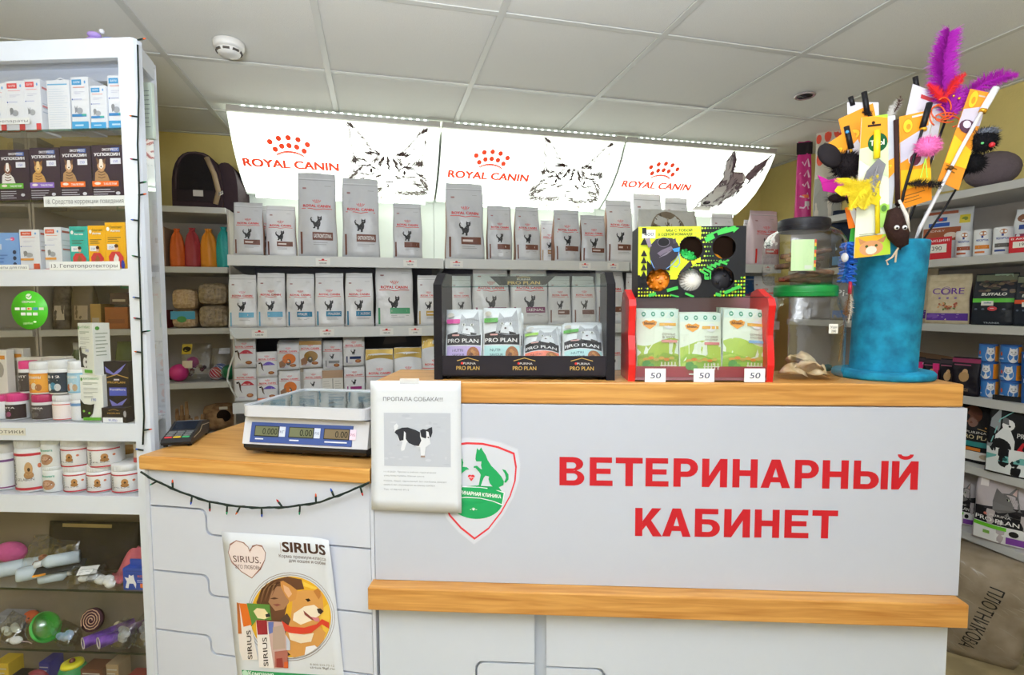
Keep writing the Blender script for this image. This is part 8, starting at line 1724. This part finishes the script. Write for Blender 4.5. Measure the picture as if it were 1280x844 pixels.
# middle row
w = Wand('orange sun printed card wand with black pompom'); w.card([(1032, 181), (1064, 160), (1083, 196), (1046, 206)], .0, ORG, lambda a: (sun(.25, .55, .18)(a), a.poly([(.35, .3), (1, .6), (1, .1), (.3, .0)], 'dcd4d8'))).rod([(1058, 160, 0), (1064, 187, 0), (1080, 310, 0), (1092, 340, .01)], .0028, BLK, d=-.004).rod([(1058, 158, 0), (1064, 186, 0)], .0065, BLK, 'handle', -.006).pom(1058, 207, -.012, 19, '221c1e', 1000, .22, seed=31).rod([(1063.5, 187, 0), (1063, 191, 0)], .004, mat('e8b02a', .3, .5), 'gold_crimp', -.012)
G().ball(wp(1059, 165, -.014), .004, mat('4aa0d8', .3), 2).done('blue_bead', w.o)
w = Wand('long card wand with round green logo, yellow stick and yellow feathers')
w.card([(1077, 147), (1109, 143), (1112, 318), (1067, 323)], -.078, 'e8ecd4', lambda a: (a.rect(0, .78, 1, 1, ORG), a.poly([(.0, .78), (1, .80), (1, .55), (0, .70)], 'cfe0b0'), a.poly([(.4, 1), (1, 1), (1, .975)], 'a8d83a'), a.rect(.24, .925, .74, .94, '2a2018'), a.ell(.45, .952, .07, .012, '2a2018', 8), a.ell(.62, .81, .36, .068, '1c5a34', 20), a.text('Triol', .6, .79, .04, 'f4f0e0', 'c', .52, .02), a.poly([(.55, .36), (1, .36), (1, .2), (.62, .2)], 'b4e070'), a.ell(.83, .335, .14, .036, 'a0d050', 14), a.ell(.83, .335, .09, .024, '5a8a3a', 12), a.rect(0, 0, 1, .15, 'f0b428'), a.poly([(.5, .0), (1, 0), (1, .15), (.8, .15)], 'b4d83a'), a.ell(.46, .06, .34, .055, 'd89a68', 16), a.ell(.46, .045, .16, .03, 'f0dcc8', 12), a.poly([(.14, .09), (.08, .14), (.32, .11)], 'c88a58'), a.poly([(.8, .09), (.9, .14), (.62, .11)], 'c88a58'), a.ell(.33, .075, .045, .01, '4a5a2a', 8), a.ell(.6, .075, .045, .01, '4a5a2a', 8), a.bars(.1, .165, .9, 2, .012, .004, '8a8a70', 2)))
w.rod([(1096.5, 163, 0), (1096, 198, 0)], .0068, YEL_, 'handle', -.088).rod([(1096, 205, 0), (1097, 292, 0)], .0048, YEL_, 'stick', -.088)
YF = ['ecd018', 'e4c41a', 'f0da3a']
for k, c in enumerate([[(1092, 240), (1062, 222), (1042, 224), (1058, 232), (1044, 234), (1040, 240), (1048, 246), (1066, 242), (1078, 252)], [(1094, 210), (1078, 228), (1058, 248), (1060, 262), (1072, 259), (1090, 246)], [(1096, 214), (1090, 236), (1070, 256), (1076, 262), (1092, 254), (1100, 240)], [(1098, 236), (1084, 252), (1100, 256), (1104, 246)]]): w.vane(c, -.094-.003*k, YF[k % 3], 'yellow_feather')
w.feather([(1098, 236, 0), (1076, 238, 0), (1052, 242, 0)], 11, 'e8cc1c', 420, 41, 'yellow_down', -.106).feather([(1098, 218, 0), (1076, 240, 0), (1062, 262, 0)], 11, 'ecd422', 420, 44, 'yellow_down', -.107).feather([(1096, 232, 0), (1070, 230, 0), (1044, 226, 0)], 9, 'dcc018', 320, 45, 'yellow_down', -.108).feather([(1100, 226, 0), (1088, 244, 0), (1080, 262, 0)], 9, 'e4ca20', 300, 46, 'yellow_down', -.1075); w.vane([(1098, 198), (1087, 212), (1081, 228), (1086, 240), (1098, 244), (1102, 230), (1106, 206)], -.108, '77757a', 'grey_feather'); w.feather([(1098, 206, 0), (1092, 224, 0), (1092, 240, 0)], 7, '8a888c', 200, 42, 'grey_down', -.110)
Wand('grey white plastic strip wand standing in the middle').card([(1107, 146), (1119, 144), (1120, 215), (1110, 300), (1099, 300), (1105, 215)], -.068, 'c9c9cd').card([(1102, 205), (1120, 196), (1121, 212), (1106, 228)], -.072, ORG, sun(.4, .6, .25), 'orange_label')
w = Wand('dark brown toy mouse with goggle eyes hanging in front of the post'); MO = mat('35221e', .9, bump=.5, bscale=90)
G().tube([wp(1122, 256, -.085), wp(1118, 264, -.088), wp(1118, 280, -.092), wp(1123, 294, -.092), wp(1127, 306, -.088), wp(1124, 312, -.085)], [.006, .014, .021, .021, .013, .004], MO, 14).done('body', w.o); G().tube([wp(1124, 250, -.086), wp(1133, 270, -.094), wp(1136, 290, -.096)], [.003, .005, .003], mat('d8d0c4', .8), 6).done('white_trim', w.o)
for u, v in ((1121, 284.5), (1131, 284.5)): G().ball(wp(u, v, -.113), .0052, mat('f2f2f2', .2), 2).ball(wp(u+.5, v+.6, -.1165), .0026, mat('101014', .2), 2).done('goggle_eye', w.o)
G().tube([wp(1123, 310, -.088), wp(1115, 322, -.09), wp(1108, 326, -.09), wp(1110, 331, -.09)], .002, mat('c8b498', .7), 5).tube([wp(1121, 312, -.088), wp(1119, 328, -.09)], .002, mat('c8b498', .7), 5).done('tail', w.o); w.rod([(1120, 150, 0), (1121, 200, 0), (1122, 256, 0)], .005, mat('3a2420', .8), 'cord', -.075)
w = Wand('orange cat card wand with pink pompom and black fluffy bar'); w.card([(1124, 146), (1160, 138), (1164, 250), (1126, 262)], -.05, ORG, art_cat)
w.rod([(1161, 130, 0), (1152, 165, 0), (1130, 240, .0), (1118, 300, .04)], .0032, BLK, d=-.058).rod([(1162, 129, 0), (1153, 160, 0)], .0065, BLK, 'handle', -.058).rod([(1155, 160, 0), (1154, 163, 0)], .0072, mat('e8b02a', .3, .5), 'gold_crimp', -.058).pom(1160, 183, -.075, 15.5, 'e873b4', 800, .08, 'pink_pompom', (1.1, 1, .95), 51)
G().tube([wp(1157, 198, -.07), wp(1151, 222, -.066)], .0013, mat('b4ec2a', .4), 5).tube([wp(1157, 198, -.07), wp(1159, 222, -.066)], .0013, mat('b4ec2a', .4), 5).done('lime_cord', w.o)
w.feather([(1134, 230, 0), (1150, 229, 0), (1176, 231, 0)], 8, '1c1719', 460, 52, 'black_fluffy_bar', -.068, .9, tipw=1); w.card([(1133, 240), (1165, 232), (1163, 247), (1132, 259)], -.046, 'eb9416', lambda a: a.bars(.08, .7, .92, 3, .22, .07, '7a4a10', 3), 'lower_card')
w = Wand('long orange card wand with white stick and black pompom with grey cap'); w.card([(1213, 111), (1237, 116), (1198, 238), (1172, 226)], -.03, 'f0962a', lambda a: (sun(.3, .9, .2)(a), a.rect(.5, .94, .85, .955, 'c8b8a0'), a.poly([(0, .78), (1, .86), (1, .66), (0, .58)], 'ccc4d0'), a.ell(.45, .62, .4, .07, '5a3a4a', 12), a.ell(.4, .64, .2, .04, 'd8d0d8', 10), a.poly([(0, .5), (1, .4), (1, .22), (0, .2)], 'f6c428'), a.bars(.1, .18, .8, 2, .04, .012, '8a5a14', 3)))
w.rod([(1228, 138, 0), (1200, 188, 0), (1150, 285, 0), (1138, 318, .05)], .0042, mat('e6e4e6', .4), 'stick', -.04).rod([(1245, 110, 0), (1229, 137, 0)], .0078, mat('eeeef0', .35), 'handle', -.042).rod([(1229.5, 137, 0), (1227.5, 140.5, 0)], .008, mat('d8a02a', .3, .5), 'gold_crimp', -.042).rod([(1190, 209, 0), (1186, 212, 0)], .0052, mat('5a3a1a', .4), 'band', -.042)
w.pom(1229, 176, -.03, 18, '17161a', 900, .16, 'black_pompom', seed=61).pom(1234, 166, -.036, 13, '6a6e78', 260, .15, 'grey_cap', (1.2, 1, .6), 62); G().ball(wp(1228, 179, -.07), .003, mat('58c070', .2), 2).ball(wp(1240, 181, -.066), .006, mat('c8202e', .5), 2).done('face_beads', w.o)
w = Wand('black pompom wand below the grey capped one'); w.pom(1217, 204, -.01, 15, '121114', 700, .16, seed=63).rod([(1213, 206, 0), (1180, 262, 0), (1140, 320, 0)], .0025, BLK, d=.0)
w = Wand('black round hat shaped toy with magenta feathers at the edge of the bundle'); G().lathe([(.03, 0), (.032, .004), (.03, .010), (.012, .018)], mat('221d20', .85), 24, T=Matrix.Translation(wp(1035, 196, -.03)) @ Matrix.Rotation(1.2, 4, 'X') @ Matrix.Rotation(.3, 4, 'Y')).done('hat', w.o)
w.vane([(1019, 220), (1034, 226), (1050, 221), (1062, 226), (1056, 238), (1040, 242), (1026, 240), (1024, 230)], -.05, 'b8128a', 'magenta_feather').vane([(1050, 226), (1064, 228), (1060, 248), (1046, 246)], -.046, 'a8107e', 'magenta_feather').pom(1046, 248, -.05, 9, '241a1c', 200, .5, 'dark_fur', (1.5, 1, .8), 71).rod([(1046, 210, 0), (1072, 290, 0), (1088, 330, .02)], .0025, BLK, d=-.02)
w = Wand('orange tagged toy with blue brush and brown feather hanging beside the jars', name='hanging_cat_toy'); w.card([(1056, 260), (1066, 257), (1082, 282), (1061, 286)], -.065, 'f07a1e', lambda a: a.rect(.4, .1, .95, .95, 'e4e2de')).card([(1064, 284), (1074, 283), (1066, 312), (1060, 312)], -.06, '3fae3a', None, 'green_strip').rod([(1080, 268, 0), (1070, 300, 0), (1063, 350, 0)], .002, BLK, 'cord', -.06)
g = G(); q = random.Random(9); m = mat('2868c8', .5)
for k in range(90): t = k/90; b = wp(1062-4*t, 303+50*t, -.06); an = k*2.4; e = b+Vector((math.cos(an)*.021, math.sin(an)*.012, q.uniform(-.008, .004))); g.tube([b, b.lerp(e, .6), e], [.0025, .003, .002], m, 4)
g.done('blue_brush', w.o); G().ball(wp(1056, 322, -.085), .010, mat('d8d8e0', .5), 2, (.8, .6, 1.1)).done('white_bead', w.o); w.feather([(1062, 366, 0), (1056, 398, 0), (1048, 452, 0)], 7, '6a4a2c', 300, 81, 'brown_feather', -.07, tipw=.15).feather([(1063, 366, 0), (1064, 384, 0), (1060, 404, 0)], 6, 'cfc4b4', 140, 82, 'cream_feather', -.066).rod([(1063, 352, 0), (1062, 368, 0)], .004, mat('b81f3c', .5), 'red_ribbon', -.064)
# small handmade leaf behind the post
o = empty('dried_plant', cc(TX-.085, TY+.085, HI+.002), 0, 'small dark teal crumpled paper bit behind the post base', 'paper bit'); G().ball((0, 0, .010), .010, mat('1a5a5c', .8, bump=.6, bscale=90), 2, (1.3, .8, 1)).done('crumple', o)
